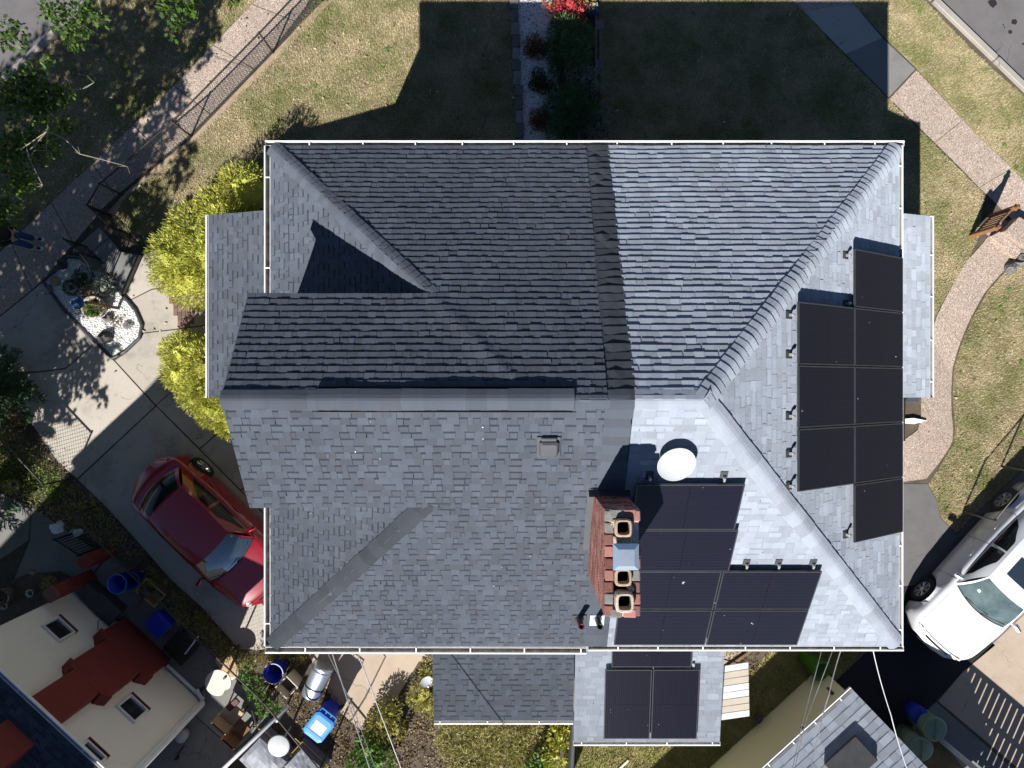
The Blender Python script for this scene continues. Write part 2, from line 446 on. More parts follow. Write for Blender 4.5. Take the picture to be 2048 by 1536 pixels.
mt['alloy'] = M('alloy', (.55, .55, .56), (.45, .45, .46), rough=.35, metal=.8)
mt['lamp'] = M('headlight', (.5, .52, .55), (.4, .42, .45), rough=.1, spec=.8, fine=0)
mt['interior'] = M('seat trim', (.22, .20, .17), (.16, .15, .13), rough=.9)
mt['blue'] = M('blue plastic', (.012, .035, .42), (.010, .028, .34), rough=.45, fine=.03, scale=3)
mt['blue_lid'] = M('pale blue plastic', (.07, .28, .68), (.06, .24, .6), rough=.4, fine=.03, scale=3)
mt['yellow'] = M('dull yellow plastic', (.42, .34, .12), (.36, .29, .10), rough=.55, scale=4)
mt['greenbin'] = M('green plastic', (.08, .22, .02), (.065, .18, .018), rough=.45, scale=3)
mt['palegreen'] = M('pale green plastic', (.20, .27, .20), (.17, .23, .17), rough=.5, scale=3)
mt['beige'] = M('beige plastic', (.62, .54, .44), (.57, .5, .4), rough=.5, scale=3, fine=.03)
mt['greyvinyl'] = M('grey vinyl boards', (.62, .63, .67), (.55, .56, .6), rough=.5, island=.08, scale=2)
mt['card'] = M('cardboard', (.46, .33, .19), (.40, .28, .16), rough=.85, scale=5)
mt['rust'] = M('rusty brown', (.24, .11, .05), (.15, .07, .035), rough=.85, scale=12)
mt['tarp'] = M('grey tarpaulin', (.20, .21, .24), (.15, .16, .19), rough=.5, scale=2.5, bump=.4, bscale=8)
mt['rope'] = M('yellow rope', (.62, .42, .06), (.55, .36, .05), rough=.8)
mt['wire'] = M('cable', (.10, .10, .10), (.3, .3, .3), rough=.6, scale=2)
mt['skin'] = M('skin', (.50, .30, .21), (.45, .26, .18), rough=.55, fine=.03)
mt['jeans'] = M('blue denim', (.03, .06, .17), (.022, .045, .13), rough=.85, scale=18)
mt['jacket'] = M('black fabric', (.012, .012, .013), (.02, .02, .021), rough=.9)
mt['hair'] = M('dark hair', (.02, .014, .01), (.03, .02, .014), rough=.6)
mt['paper'] = M('label paper', (.72, .74, .76), (.66, .68, .70), rough=.6)
mt['bluetop'] = M('blue glass bowl', (.07, .12, .24), (.05, .09, .19), rough=.25, scale=9)
mt['terracotta'] = M('pale pot', (.46, .40, .33), (.36, .31, .26), rough=.85, scale=8)

mt['glass_car'].node_tree.nodes['Principled BSDF'].inputs['IOR'].default_value = 2.1
# ================================================================ SETTING
def flat(name, px, z, m, kind='structure', th=None):
    mb = MB()
    polys = px if isinstance(px[0][0], (tuple, list)) else [px]
    for q in polys:
        mb.prism([P(x, y, 0) + Vector((0, 0, z - .05)) for x, y in q], .05)
    o = mb.build(name, m); tag(o, kind=kind); return o

def inset(poly, d):
    c = sum((Vector(p) for p in poly), Vector((0, 0))) / len(poly)
    return [tuple(c + (Vector(p) - c) * (1 - d / max((Vector(p) - c).length, 1e-6))) for p in poly]

def slabs(name, left, right, n, z, mats, pick=lambda i: 0, gap=.8):
    "strip between two pixel polylines cut into n slabs with open joints"
    def at(pl, t):
        L = [0]
        for a, b in zip(pl, pl[1:]): L.append(L[-1] + math.dist(a, b))
        s_ = t * L[-1]
        for i in range(len(pl) - 1):
            if s_ <= L[i + 1] or i == len(pl) - 2:
                k = (s_ - L[i]) / max(L[i + 1] - L[i], 1e-6)
                return (pl[i][0] + (pl[i + 1][0] - pl[i][0]) * k, pl[i][1] + (pl[i + 1][1] - pl[i][1]) * k)
    mb = MB()
    for i in range(n):
        e = gap / 1000
        t0, t1 = i / n + e, (i + 1) / n - e
        sub = [t0 + (t1 - t0) * k / 4 for k in range(5)]
        pts = [at(left, t) for t in sub] + [at(right, t) for t in reversed(sub)]
        mb.prism([P(x, y) + Vector((0, 0, z - .05)) for x, y in pts], .05 + rng.uniform(-.002, .002), pick(i))
    o = mb.build(name, mats); tag(o, kind='structure'); return o

g = MB(); n = 24
g.add([(-130, -130, 0), (130, -130, 0), (130, 130, 0), (-130, 130, 0)], [(0, 1, 2, 3)])
tag(g.build('ground', mt['earth']), kind='structure')

LAWNS = {
 'a': [(668, -60), (1022, -60), (1024, 120), (1036, 290), (1040, 420), (560, 420), (420, 445), (300, 505), (262, 480), (222, 432), (252, 392), (390, 280), (556, 112)],
 'b': [(1196, -60), (1540, -60), (1652, 74), (1777, 199), (1967, 387), (1958, 470), (1935, 522), (1883, 607), (1868, 640), (1600, 640), (1205, 420)],
 'c': [(1640, -60), (1803, -60), (1850, 2), (1893, 48), (1957, 113), (2040, 186), (2300, 430), (2300, 600), (2046, 358), (1946, 261), (1832, 136), (1765, 71)],
 'd': [(2035, 512), (2300, 640), (2300, 700), (2002, 975), (1912, 1066), (1882, 1035), (1874, 1000), (1857, 968), (1882, 928), (1907, 888), (1910, 855), (1905, 790), (1908, 735), (1922, 690), (1942, 640), (1974, 584), (2010, 543)],
 'f': [(1152, 1380), (1440, 1380), (1500, 1352), (1546, 1290), (1733, 1290), (1672, 1358), (1430, 1640), (1152, 1640)],
}
flat('lawn', list(LAWNS.values()), .006, mt['lawn'])
VERGE = [(150, 45), (240, -60), (560, -60), (514, 0), (449, 68), (323, 198), (124, 386), (56, 448), (-120, 612), (-120, 290)]
flat('verge', VERGE, .004, mt['lawn'])

# streets with kerbs
flat('street', [[(-900, 1010), (-900, -700), (900, -700), (150, 26), (0, 166), (-300, 446)],
                [(1872, 0), (1300, -560), (3200, -900), (3400, 1600), (2600, 720), (2062, 180), (1962, 90)]], .005, mt['asphalt'])
def kerb(name, a, b, w, h):
    a, b = P(*a), P(*b); d = (b - a).normalized(); nrm = Vector((-d.y, d.x, 0)); L = (b - a).length; k = int(L / 2.4) + 1
    mb = MB()
    for i in range(k):
        p, q = a + d * (L * i / k + .006), a + d * (L * (i + 1) / k - .006)
        mb.bbox((p + q) / 2 + Vector((0, 0, h / 2 - .02)), ((q - p).length, w, h + .04), .02, math.atan2(d.y, d.x))
    tag(mb.build(name, mt['kerb']), kind='structure')
kerb('kerb', (900, -672), (-500, 640), .16, .11)
kerb('kerb', (1290, -566), (1865, 0), .16, .11)
kerb('kerb', (1866, 1), (2600, 712), .16, .11)
# oil spots on the street
mb = MB()
for (x, y, r_) in ((2028, 44, .08), (2020, 64, .055), (2006, 50, .02), (2046, 88, .03), (1985, 6, .12), (2008, 55, .018), (2052, 30, .05)):
    c = P(x, y) + Vector((0, 0, .0085))
    mb.poly([c + Vector((math.cos(a * .4) * r_ * rng.uniform(.75, 1.15), math.sin(a * .4) * r_ * rng.uniform(.75, 1.15), 0)) for a in range(16)])
tag(mb.build('oil_spots', mt['asphalt_new']), kind='structure')

# pavements
flat('pavement_base', [[(640, -70), (585, -70), (514, 0), (449, 68), (323, 198), (124, 386), (-140, 640), (-140, 790), (86, 568), (212, 424), (248, 384), (388, 270), (550, 102), (652, -5)],
                       [(1520, -70), (1584, 0), (1652, 72), (1777, 197), (1967, 385), (2250, 668), (2350, 640), (2046, 360), (1946, 263), (1832, 138), (1765, 73), (1640, -55)]], .008, mt['joint'])
slabs('pavement', [(585, -70), (514, 0), (449, 68), (323, 198), (124, 386), (-140, 640)], [(640, -70), (622, 0), (545, 100), (384, 266), (214, 408), (86, 562), (-130, 740)], 9, .022, [mt['pebble']])
slabs('pavement', [(1520, -64), (1584, 0), (1652, 70), (1777, 195)], [(1640, -55), (1703, 5), (1763, 76), (1830, 139)], 3, .022, [mt['pebble'], mt['conc_pale'], mt['conc_grey']], lambda i: i)
slabs('pavement', [(1779, 197), (1915, 330), (1967, 384), (2230, 640)], [(1832, 140), (1946, 263), (2046, 360), (2320, 620)], 5, .022, [mt['pebble']])
# mulch strip under the front fence
flat('mulch_strip', [(655, -5), (550, 103), (388, 272), (250, 386), (216, 425), (226, 436), (254, 394), (392, 282), (558, 113), (672, -5)], .012, mt['stone_tan'])

# garden path
PL = [(1980, 468), (1963, 489), (1930, 525), (1911, 558), (1885, 607), (1870, 639), (1856, 690), (1848, 740), (1841, 792), (1842, 829), (1836, 859), (1812, 877), (1780, 884)]
PR = [(2046, 510), (2007, 541), (1969, 584), (1937, 642), (1917, 691), (1904, 737), (1901, 786), (1902, 828), (1906, 859), (1903, 888), (1877, 926), (1851, 958), (1780, 966)]
flat('path_base', PL + list(reversed(PR)), .008, mt['joint'])
slabs('garden_path', PL, PR, 8, .022, [mt['pebble']])
slabs('path_step', [(1955, 455), (1985, 478), (2010, 500)][:2], [(2010, 440), (2040, 470)], 1, .03, [mt['pebble']])
flat('drive', [(1760, 968), (1855, 968), (1872, 1000), (1880, 1035), (1912, 1068), (2300, 700), (2500, 800), (1990, 1290), (1926, 1341), (1872, 1398), (1850, 1440), (1700, 1600), (1600, 1600), (1674, 1357), (1735, 1296), (1760, 1240)], .009, mt['asphalt'])
flat('drive_sealed', [(1735, 1300), (1740, 1180), (1830, 1170), (1990, 1290), (1926, 1343), (1873, 1400), (1848, 1424), (1740, 1560), (1620, 1560), (1674, 1359)], .013, mt['asphalt_new'])
flat('pad', [(1924, 1345), (2120, 1160), (2700, 1500), (2350, 1800), (1876, 1402)], .013, mt['conc_tan'])
flat('pad', [(1872, 1404), (2340, 1812), (2200, 1900), (1846, 1430)], .013, mt['conc_grey'])

# left: drive and patio of concrete slabs
flat('patio_base', [(84, 565), (140, 520), (200, 470), (300, 470), (420, 560), (620, 900), (620, 1300), (480, 1300), (405, 1215), (342, 1158), (273, 1079), (213, 1013), (118, 926), (29, 795), (57, 743), (-60, 640)], .008, mt['joint'])
J = lambda *q: list(q)
patio = [
 [(86, 565), (-60, 684), (20, 745), (58, 743), (77, 743), (131, 736), (191, 686), (140, 616)],
 [(192, 687), (132, 738), (78, 745), (58, 746), (29, 795), (118, 925), (155, 957), (311, 812), (230, 723)],
 [(157, 959), (213, 1013), (273, 1079), (342, 1158), (405, 1215), (480, 1299), (615, 1299), (615, 1115), (480, 981), (313, 813)],
 [(314, 811), (356, 773), (498, 804), (443, 859), (400, 896)],
 [(401, 898), (444, 861), (500, 804), (604, 882), (482, 979)],
 [(483, 981), (605, 884), (615, 1000), (615, 1112)],
 [(288, 667), (358, 659), (500, 640), (500, 802), (356, 771), (313, 810), (231, 721), (256, 704), (283, 678)],
 [(262, 601), (304, 580), (420, 558), (500, 638), (358, 657), (289, 665), (287, 651), (274, 621), (253, 597)],
 [(288, 510), (330, 490), (420, 556), (303, 578), (262, 599), (252, 592)],
]
mb = MB()
for q in patio: mb.prism([P(x, y) + Vector((0, 0, -.03)) for x, y in inset(q, .25)], .052)
tag(mb.build('patio', mt['conc']), kind='structure')
# entrance landing and steps
mb = MB()
for q, h in (([(197, 542), (245, 505), (286, 512), (252, 590), (222, 565)], .16), ([(172, 520), (222, 478), (243, 503), (195, 540), (182, 532)], .10), ([(150, 500), (200, 455), (220, 476), (170, 518), (160, 508)], .05)):
    mb.prism([P(x, y) for x, y in inset(q, .6)], h)
tag(mb.build('entrance_steps', mt['conc_grey']), kind='structure')
# brick patch
mb = MB()
o0 = P(331, 590); ux = Vector((1, .02, 0)); uy = Vector((-.02, 1, 0))
from_poly = [(340, 590), (400, 596), (402, 612), (377, 662), (362, 656)]
def inpoly(x, y, poly):
    r_ = False; j = len(poly) - 1
    for i in range(len(poly)):
        xi, yi = poly[i]; xj, yj = poly[j]
        if (yi > y) != (yj > y) and x < (xj - xi) * (y - yi) / (yj - yi + 1e-12) + xi: r_ = not r_
        j = i
    return r_
for r_ in range(9):
    for c in range(14):
        x, y = 335 + c * 8.2 + (r_ % 2) * 4.1, 594 + r_ * 8.4
        x, y = 335 + r_ * 8.4, 592 + c * 16 - (r_ % 2) * 8
        if inpoly(x, y, from_poly): mb.bbox(P(x, y) + Vector((0, 0, .012)), (.098, .195, .05), .004)
tag(mb.build('brick_paving', mt['brickpave']), kind='structure')
# south patio, side yard and neighbour yard
flat('rear_patio', [[(600, 1280), (742, 1280), (770, 1312), (730, 1392), (700, 1440), (672, 1415), (640, 1350)],
                    [(745, 1280), (880, 1280), (880, 1322), (838, 1322), (800, 1385), (740, 1478), (703, 1442), (733, 1394), (773, 1312)],
                    [(1430, 1280), (1500, 1280), (1497, 1296), (1440, 1338)]], .02, mt['conc_tan'])
yard = [[(-300, 1150), (-300, 960), (0, 985), (62, 1012), (58, 1080), (0, 1120)], [(64, 1014), (180, 1092), (215, 1108), (160, 1180), (20, 1180), (60, 1082)],
        [(218, 1110), (262, 1146), (300, 1182), (262, 1222), (235, 1240), (163, 1182)], [(302, 1184), (372, 1250), (300, 1330), (238, 1242)],
        [(374, 1252), (446, 1330), (410, 1370), (360, 1400), (302, 1332)], [(448, 1332), (545, 1440), (470, 1500), (380, 1420), (412, 1372)],
        [(547, 1442), (640, 1560), (420, 1760), (250, 1600), (378, 1422), (470, 1502)]]
mb = MB()
for q in yard: mb.prism([P(x, y) + Vector((0, 0, -.03)) for x, y in inset(q, .4)], .045)
tag(mb.build('yard', mt['conc_grey']), kind='structure')
flat('yard_base', [(-300, 1150), (-300, 958), (0, 983), (62, 1010), (215, 1106), (302, 1180), (448, 1328), (547, 1438), (645, 1560), (420, 1765), (-200, 1700)], .006, mt['joint'])

# ---------------------------------------------------------------- grass
def scatter(poly, dens, grow=0):
    xs = [p[0] for p in poly]; ys = [p[1] for p in poly]
    A = (max(xs) - min(xs)) * (max(ys) - min(ys)) * S * S
    n = int(A * dens)
    q = np.column_stack([nr.uniform(min(xs), max(xs), n), nr.uniform(min(ys), max(ys), n)])
    x, y = q[:, 0], q[:, 1]; ins = np.zeros(n, bool); j = len(poly) - 1
    for i in range(len(poly)):
        xi, yi = poly[i]; xj, yj = poly[j]
        c = ((yi > y) != (yj > y)) & (x < (xj - xi) * (y - yi) / (yj - yi + 1e-12) + xi)
        ins ^= c; j = i
    q = q[ins]
    return np.column_stack([(q[:, 0] - 1024) * S, (768 - q[:, 1]) * S, np.zeros(len(q))])

def blades(name, polys, dens, ln, w, mat, lean=.7, z=.004):
    p = np.concatenate([scatter(q, dens) for q in polys])
    p = p[(p[:, 0] > -14.2) & (p[:, 0] < 14.2) & (np.abs(p[:, 1]) < 10.9)]
    n = len(p); a = nr.uniform(0, 2 * np.pi, n); L = nr.uniform(ln * .6, ln * 1.3, n)[:, None]
    d = np.column_stack([np.cos(a), np.sin(a), np.zeros(n)]); s_ = np.column_stack([-np.sin(a), np.cos(a), np.zeros(n)])
    le = nr.uniform(.25, 1.0, n)[:, None] * lean
    tip = p + d * L * le + np.array([0, 0, 1]) * L * np.sqrt(np.clip(1 - le ** 2, .05, 1))
    v = np.stack([p - s_ * w, p + s_ * w, tip], 1).reshape(-1, 3); v[:, 2] += z
    return npmesh(name, v, 3, mat)
tag(blades('grass', [LAWNS[k] for k in 'abcd'], 2600, .055, .007, mt['blade'], .95), kind='stuff')
tag(blades('grass', [LAWNS['f'], [(1600, 1290), (1735, 1290), (1690, 1340)]], 2200, .07, .008, mt['blade_green'], .85), kind='stuff')
tag(blades('grass', [VERGE], 1300, .06, .007, mt['blade'], .9), kind='stuff')
# weedy tufts in the lawn
def leaf_fan(c, n, L, W, spread=1.0, zup=.5):
    out = []
    for i in range(n):
        a = rng.uniform(0, 6.283); d = Vector((math.cos(a), math.sin(a), rng.uniform(.1, zup))).normalized(); s_ = Vector((-d.y, d.x, 0)).normalized() * W
        l = L * rng.uniform(.6, 1.1)
        out += [c, c + d * l * .5 + s_, c + d * l, c + d * l * .5 - s_]
    return out
v = []
for _ in range(90):
    k = rng.choice('aabbcdd'); q = LAWNS[k]
    for _t in range(30):
        x, y = rng.uniform(min(p[0] for p in q), max(p[0] for p in q)), rng.uniform(0, 1100)
        if inpoly(x, y, q): break
    else: continue
    v += leaf_fan(P(x, y) + Vector((0, 0, .03)), 9, rng.uniform(.05, .11), .016)
tag(npmesh('lawn_weeds', [tuple(q) for q in v], 4, mt['lf_green']), kind='stuff')
# fallen leaves on verge, pavement and lawn
pts = np.concatenate([scatter(VERGE, 5), scatter([(120, 386), (520, 0), (640, 0), (220, 410)], 7), scatter(LAWNS['a'], 2.2), scatter(LAWNS['d'], 1.0), scatter([(86, 565), (290, 512), (500, 800), (29, 795)], 1.5), scatter(LAWNS['b'], .5)])
v = []
for p in pts:
    if abs(p[0]) > 14 or abs(p[1]) > 11: continue
    a = rng.uniform(0, 6.28); r_ = rng.uniform(.02, .045); c = Vector(p) + Vector((0, 0, rng.uniform(.045, .07)))
    for k in range(4):
        an = a + k * 1.5708
        v.append(c + Vector((math.cos(an) * r_ * (1.2 if k % 2 else .7), math.sin(an) * r_ * (1.2 if k % 2 else .7), rng.uniform(-.012, .012))))
tag(npmesh('leaf_litter', [tuple(q) for q in v], 4, mt['litter']), kind='stuff')

# white gravel
def gravel(name, polys, dens, r0, r1, mat, z=.02):
    p = np.concatenate([scatter(q, dens) for q in polys]); n = len(p)
    oc = np.array([[1, 0, 0], [0, 1, 0], [-1, 0, 0], [0, -1, 0], [0, 0, 1], [0, 0, -1]], float)
    tri = np.array([[0, 1, 4], [1, 2, 4], [2, 3, 4], [3, 0, 4]])
    verts = []; faces = []
    for i in range(n):
        r_ = nr.uniform(r0, r1); a = nr.uniform(0, 6.28); ca, sa = math.cos(a), math.sin(a)
        q = oc * np.array([r_ * nr.uniform(.8, 1.4), r_ * nr.uniform(.7, 1), r_ * .7]) + nr.uniform(-.18, .18, (6, 3)) * r_
        # rounder: cut top with an offset ring
        q2 = np.column_stack([q[:, 0] * ca - q[:, 1] * sa, q[:, 0] * sa + q[:, 1] * ca, q[:, 2]]) + p[i] + [0, 0, z + nr.uniform(0, r_ * .8)]
        base = len(verts); verts += q2.tolist()
        faces += [[base + a_, base + b_, base + c_] for a_, b_, c_ in tri.tolist()] + [[base + b_, base + a_, base + 5] for a_, b_ in ((0, 1), (1, 2), (2, 3), (3, 0))]
    me = bpy.data.meshes.new(name); me.from_pydata(verts, [], faces); me.materials.append(mat); me.update()
    o = bpy.data.objects.new(name, me); col.objects.link(o); return tag(o, kind='stuff')
BED = [(137, 514), (122, 532), (109, 545), (88, 563), (130, 620), (180, 672), (227, 717), (252, 703), (281, 676), (286, 651), (273, 621), (250, 594), (235, 572), (217, 553), (184, 532), (162, 516)]
BED2 = [(1034, -40), (1110, -40), (1110, 120), (1128, 290), (1128, 330), (1045, 330), (1040, 240), (1034, 100)]
flat('gravel_bed', inset(BED, 2), .02, mt['gravel']); flat('gravel_bed', BED2, .012, mt['stone'])
gravel('white_gravel', [inset(BED, 5)], 2300, .014, .03, mt['gravel'])
gravel('white_gravel', [BED2], 2300, .014, .034, mt['gravel'], .01)
# ================================================================ ROOF TOOLS
def clip_half(poly, a, b, c):
    "keep a*u+b*v<=c"
    out = []
    for i in range(len(poly)):
        p, q = poly[i], poly[(i + 1) % len(poly)]
        dp, dq = a * p[0] + b * p[1] - c, a * q[0] + b * q[1] - c
        if dp <= 0: out.append(p)
        if (dp < 0 < dq) or (dq < 0 < dp):
            t = dp / (dp - dq); out.append((p[0] + (q[0] - p[0]) * t, p[1] + (q[1] - p[1]) * t))
    return out
def area(p): return sum(p[i][0] * p[(i + 1) % len(p)][1] - p[(i + 1) % len(p)][0] * p[i][1] for i in range(len(p))) / 2

def shingles(mb, O, uh, vh, pts3, e=.127, seed=1, hi=.009, lo=.0045, tabs=(.07, .20), band=True, hm=0, bm=1, deck=True, warp=None):
    "courses of separate shingle tabs over a convex piece of a roof plane; O,uh,vh fix the course grid"
    nh = uh.cross(vh).normalized()
    if nh.z < 0: nh = -nh
    poly = [((p - O).dot(uh), (p - O).dot(vh)) for p in pts3]
    if area(poly) < 0: poly.reverse()
    us = [p[0] for p in poly]; vs = [p[1] for p in poly]
    lift = (lambda u, v, h: O + uh * u + vh * v + nh * (h + warp(u, v))) if warp else (lambda u, v, h: O + uh * u + vh * v + nh * h)
    if deck: mb.poly([O + uh * u + vh * v - nh * .014 for u, v in poly], bm)
    k = math.floor(min(vs) / e)
    while k * e < max(vs):
        v0, v1 = k * e, (k + 1) * e
        g = random.Random(seed * 7919 + k); u = -18.0 - g.random() * .4; raised = False
        strip = clip_half(clip_half(poly, 0, 1, v1), 0, -1, -v0 + .004)
        k += 1
        if len(strip) < 3: continue
        s0, s1 = min(p[0] for p in strip), max(p[0] for p in strip)
        cut = sorted(poly, key=lambda p: 0)
        wob = 0
        while u < s1:
            w = g.uniform(*tabs); raised = not raised
            if g.random() < .12: raised = not raised
            wob = g.uniform(0, .005); bt = (hi if raised else lo) * g.uniform(.85, 1.2)
            u0, u1 = u, u + w; u = u1
            if u1 < s0: continue
            skew = g.uniform(.004, .012) * (1 if raised else -1)
            cell = [(u0 + .0015 - skew, v0 - wob), (u1 - .0015 + skew, v0 - wob), (u1 - .0015 - skew * .3, v1 + .012), (u0 + .0015 + skew * .3, v1 + .012)]
            for i in range(len(poly)):
                p, q = poly[i], poly[(i + 1) % len(poly)]
                a, b = q[1] - p[1], -(q[0] - p[0]); L = math.hypot(a, b)
                if L < 1e-9: continue
                a, b = a / L, b / L
                cell = clip_half(cell, a, b, a * p[0] + b * p[1])
                if len(cell) < 3: break
            if len(cell) < 3 or abs(area(cell)) < 2e-4: continue
            H = lambda v: .0005 + (bt - .0005) * max(0, 1 - (v - v0) / (e + .012))
            parts = [(cell, hm)]
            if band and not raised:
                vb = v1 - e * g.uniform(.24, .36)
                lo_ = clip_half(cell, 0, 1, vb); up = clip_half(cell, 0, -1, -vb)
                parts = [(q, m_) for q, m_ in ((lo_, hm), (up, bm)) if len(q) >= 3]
            for q, m_ in parts:
                mb.poly([lift(a, b, H(b)) for a, b in q], m_)
            sk = []
            for i in range(len(cell)):
                p, q = cell[i], cell[(i + 1) % len(cell)]
                lowedge = abs(p[1] - (v0 - wob)) < 1e-5 and abs(q[1] - (v0 - wob)) < 1e-5
                if lowedge or raised:
                    mb.poly([lift(p[0], p[1], -.004), lift(q[0], q[1], -.004), lift(q[0], q[1], H(q[1])), lift(p[0], p[1], H(p[1]))], hm)

def caps(mb, a, b, d1, d2, half=.165, e=.145, hi=.012, seed=1, rnd=.02, mi=0):
    "bent cap shingles from low end a to high end b; d1,d2 lie down the two slopes"
    a, b = Vector(a), Vector(b); t = (b - a); L = t.length; t.normalize(); d1, d2 = d1.normalized(), d2.normalized()
    up = -(d1 + d2); up = up.normalized() if up.length > 1e-3 else Vector((0, 0, 1))
    g = random.Random(seed); n = max(1, int(L / e))
    for k in range(n):
        p0 = a + t * (L * k / n - .005); p1 = a + t * (L * (k + 1) / n + .02)
        h0 = hi * g.uniform(.9, 1.3); h1 = .004; w = half * g.uniform(.96, 1.04)
        top = []
        for p, h in ((p0, h0), (p1, h1)):
            row = []
            for s_, dd in ((1.0, d1), (.45, d1), (.12, d1), (-.12, d2), (-.45, d2), (-1.0, d2)):
                q = p + dd * (abs(s_) * w)
                q = q + up * (h + (0 if abs(s_) > .2 else -rnd * .4)) + Vector((0, 0, .017))
                row.append(q)
            top.append(row)
        low = [q - up * (h0 + .016) for q in top[0]]
        vs = top[0] + top[1] + low
        fs = [(i, i + 1, 7 + i, 6 + i) for i in range(5)] + [(12 + i, 13 + i, i + 1, i) for i in range(5)]
        vs += [top[0][0] - up * .034, top[1][0] - up * .028, top[0][5] - up * .034, top[1][5] - up * .028]
        fs += [(18, 0, 6, 19), (5, 20, 21, 11)]
        mb.add(vs, fs, mi)

def gutter_mb(a, b, out, w=.115, h=.10, slope=0):
    "open trough running a->b; out points away from the wall"
    mb = MB(); out = out.normalized(); Z = Vector((0, 0, 1))
    prof = [(0, 0), (0, -h), (w * .72, -h), (w, -h * .45), (w, .006), (w - .022, .006), (w - .022, -h * .42), (w * .72 - .012, -h + .008), (.006, -h + .008), (.006, 0)]
    k = len(prof)
    vs = [a + out * o + Z * z for o, z in prof] + [b + out * o + Z * z for o, z in prof]
    mats = [0, 0, 0, 0, 0, 0, 1, 1, 0, 0]
    for i in range(k):
        mb.add([vs[i], vs[(i + 1) % k], vs[k + (i + 1) % k], vs[k + i]], [(0, 1, 2, 3)], mats[i])
    d = (b - a).normalized()
    for p in (a, b):
        mb.poly([p + out * o + Z * z for o, z in prof[:6]], 0)
    return mb

def gutter(parent, a, b, out, pitch=.8, w=.115, off=.3, bracket=True, name='gutter'):
    o = gutter_mb(a, b, out, w).build(name, [mt['white'], mt['gutter_in']], parent)
    if bracket:
        L = (b - a).length; d = (b - a).normalized(); n = int((L - off) / pitch)
        for i in range(n + 1):
            p = a + d * (off + i * pitch + rng.uniform(-.05, .05)) + out.normalized() * (w * .42) + Vector((0, 0, .004))
            ang = math.atan2(d.y, d.x)
            MB().bbox(p, (.024, w * .82, .012), .003, ang).build('gutter_bracket', mt['white'], o)
    return o

# ================================================================ MAIN HOUSE
TAN = .65
RE, RR, YR = .268, .268 + .65 * 365.5 / 1422, 17.5       # eave, ridge (share of D), ridge line
XL, XR, YT, YB = -353, 566, -348, 383
def zN(y): return RR - TAN * abs(y - YR) / 1422
def Npt(x, y): return U(x, y, zN(y))
def Wr(x): return RE + .615 * (x - XL) / 1422
HN, HS = (-104, -112.5), (-111.6, 154.5)
XG = -329; XE = 218
house = thing('twin_house', U(100, 17, 0), 'grey shingle-roofed twin house, half charcoal and half pale grey, in the middle', 'house')
X3, Y3, Z3 = Vector((1, 0, 0)), Vector((0, 1, 0)), Vector((0, 0, 1))
sl = math.atan(TAN)
vN = Vector((0, -math.cos(sl), math.sin(sl))); vS = Vector((0, math.cos(sl), math.sin(sl)))
ON, OS = Npt(0, YT), Npt(0, YB)
sw = math.atan(.615); vW = Vector((math.cos(sw), 0, math.sin(sw))); OW = U(XL, 0, RE)
TE = (RR - RE) * 1422 / (XR - XE); se = math.atan(TE); vE = Vector((-math.cos(se), 0, math.sin(se))); OE = U(XR, 0, RE)

def wave(u, v): return .007 * (math.sin(u * 1.9 + 1.1 * math.sin(v * .9)) * math.sin(v * 1.35 + .6) + .5 * math.sin(u * 4.3 + v * 1.7)) + .004
def wave_n(u, v):
    dx, dy = u / S - HN[0], YT + v * math.cos(sl) / S - HN[1]
    d, t = (dx - dy) * .707, (dx + dy) * .707
    return wave(u, v) + .016 * math.exp(-(d / 9.0) ** 2) * max(0, min(1, t / 25)) * max(0, min(1, (175 - t) / 40))
rd = MB()
shingles(rd, ON, X3, vN, [Npt(XL, YT), Npt(108, YT), Npt(108, -112.5), Npt(*HN)], seed=11, hi=.015, lo=.012, warp=wave_n)
shingles(rd, ON, X3, vN, [Npt(XG, -112.5), Npt(108, -112.5), Npt(108, YR), Npt(XG, YR)], seed=11, hi=.015, lo=.012, warp=wave_n)
shingles(rd, OS, X3, vS, [Npt(XG, YR), Npt(106, YR), Npt(106, 154.5), Npt(XG, 154.5)], seed=12, warp=wave)
shingles(rd, OS, X3, vS, [Npt(HS[0], 154.5), Npt(106, 154.5), Npt(106, YB), Npt(XL, YB)], seed=12, warp=wave)
wp = [U(XL, YT, RE), U(HN[0], HN[1], Wr(HN[0])), U(HS[0], HS[1], Wr(HS[0])), U(XL, YB, RE)]
shingles(rd, OW, Y3, vW, wp, seed=13, warp=wave)
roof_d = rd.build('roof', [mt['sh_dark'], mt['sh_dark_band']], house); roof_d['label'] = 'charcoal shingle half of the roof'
rl = MB()
shingles(rl, ON, X3, vN, [Npt(139, YT), Npt(XR, YT), Npt(XE, YR), Npt(139, YR)], seed=21, tabs=(.12, .25), hi=.019, lo=.016, warp=wave)
shingles(rl, OS, X3, vS, [Npt(139, YR), Npt(XE, YR), Npt(XR, YB), Npt(139, YB)], seed=22, tabs=(.12, .25), lo=.004, hi=.0065)
shingles(rl, OE, Y3, vE, [U(XR, YT, RE), U(XE, YR, RR), U(XR, YB, RE)], seed=23, tabs=(.12, .26), lo=.004, hi=.007)
roof_l = rl.build('roof', [mt['sh_light'], mt['sh_light_band']], house); roof_l['label'] = 'pale grey shingle half of the roof'

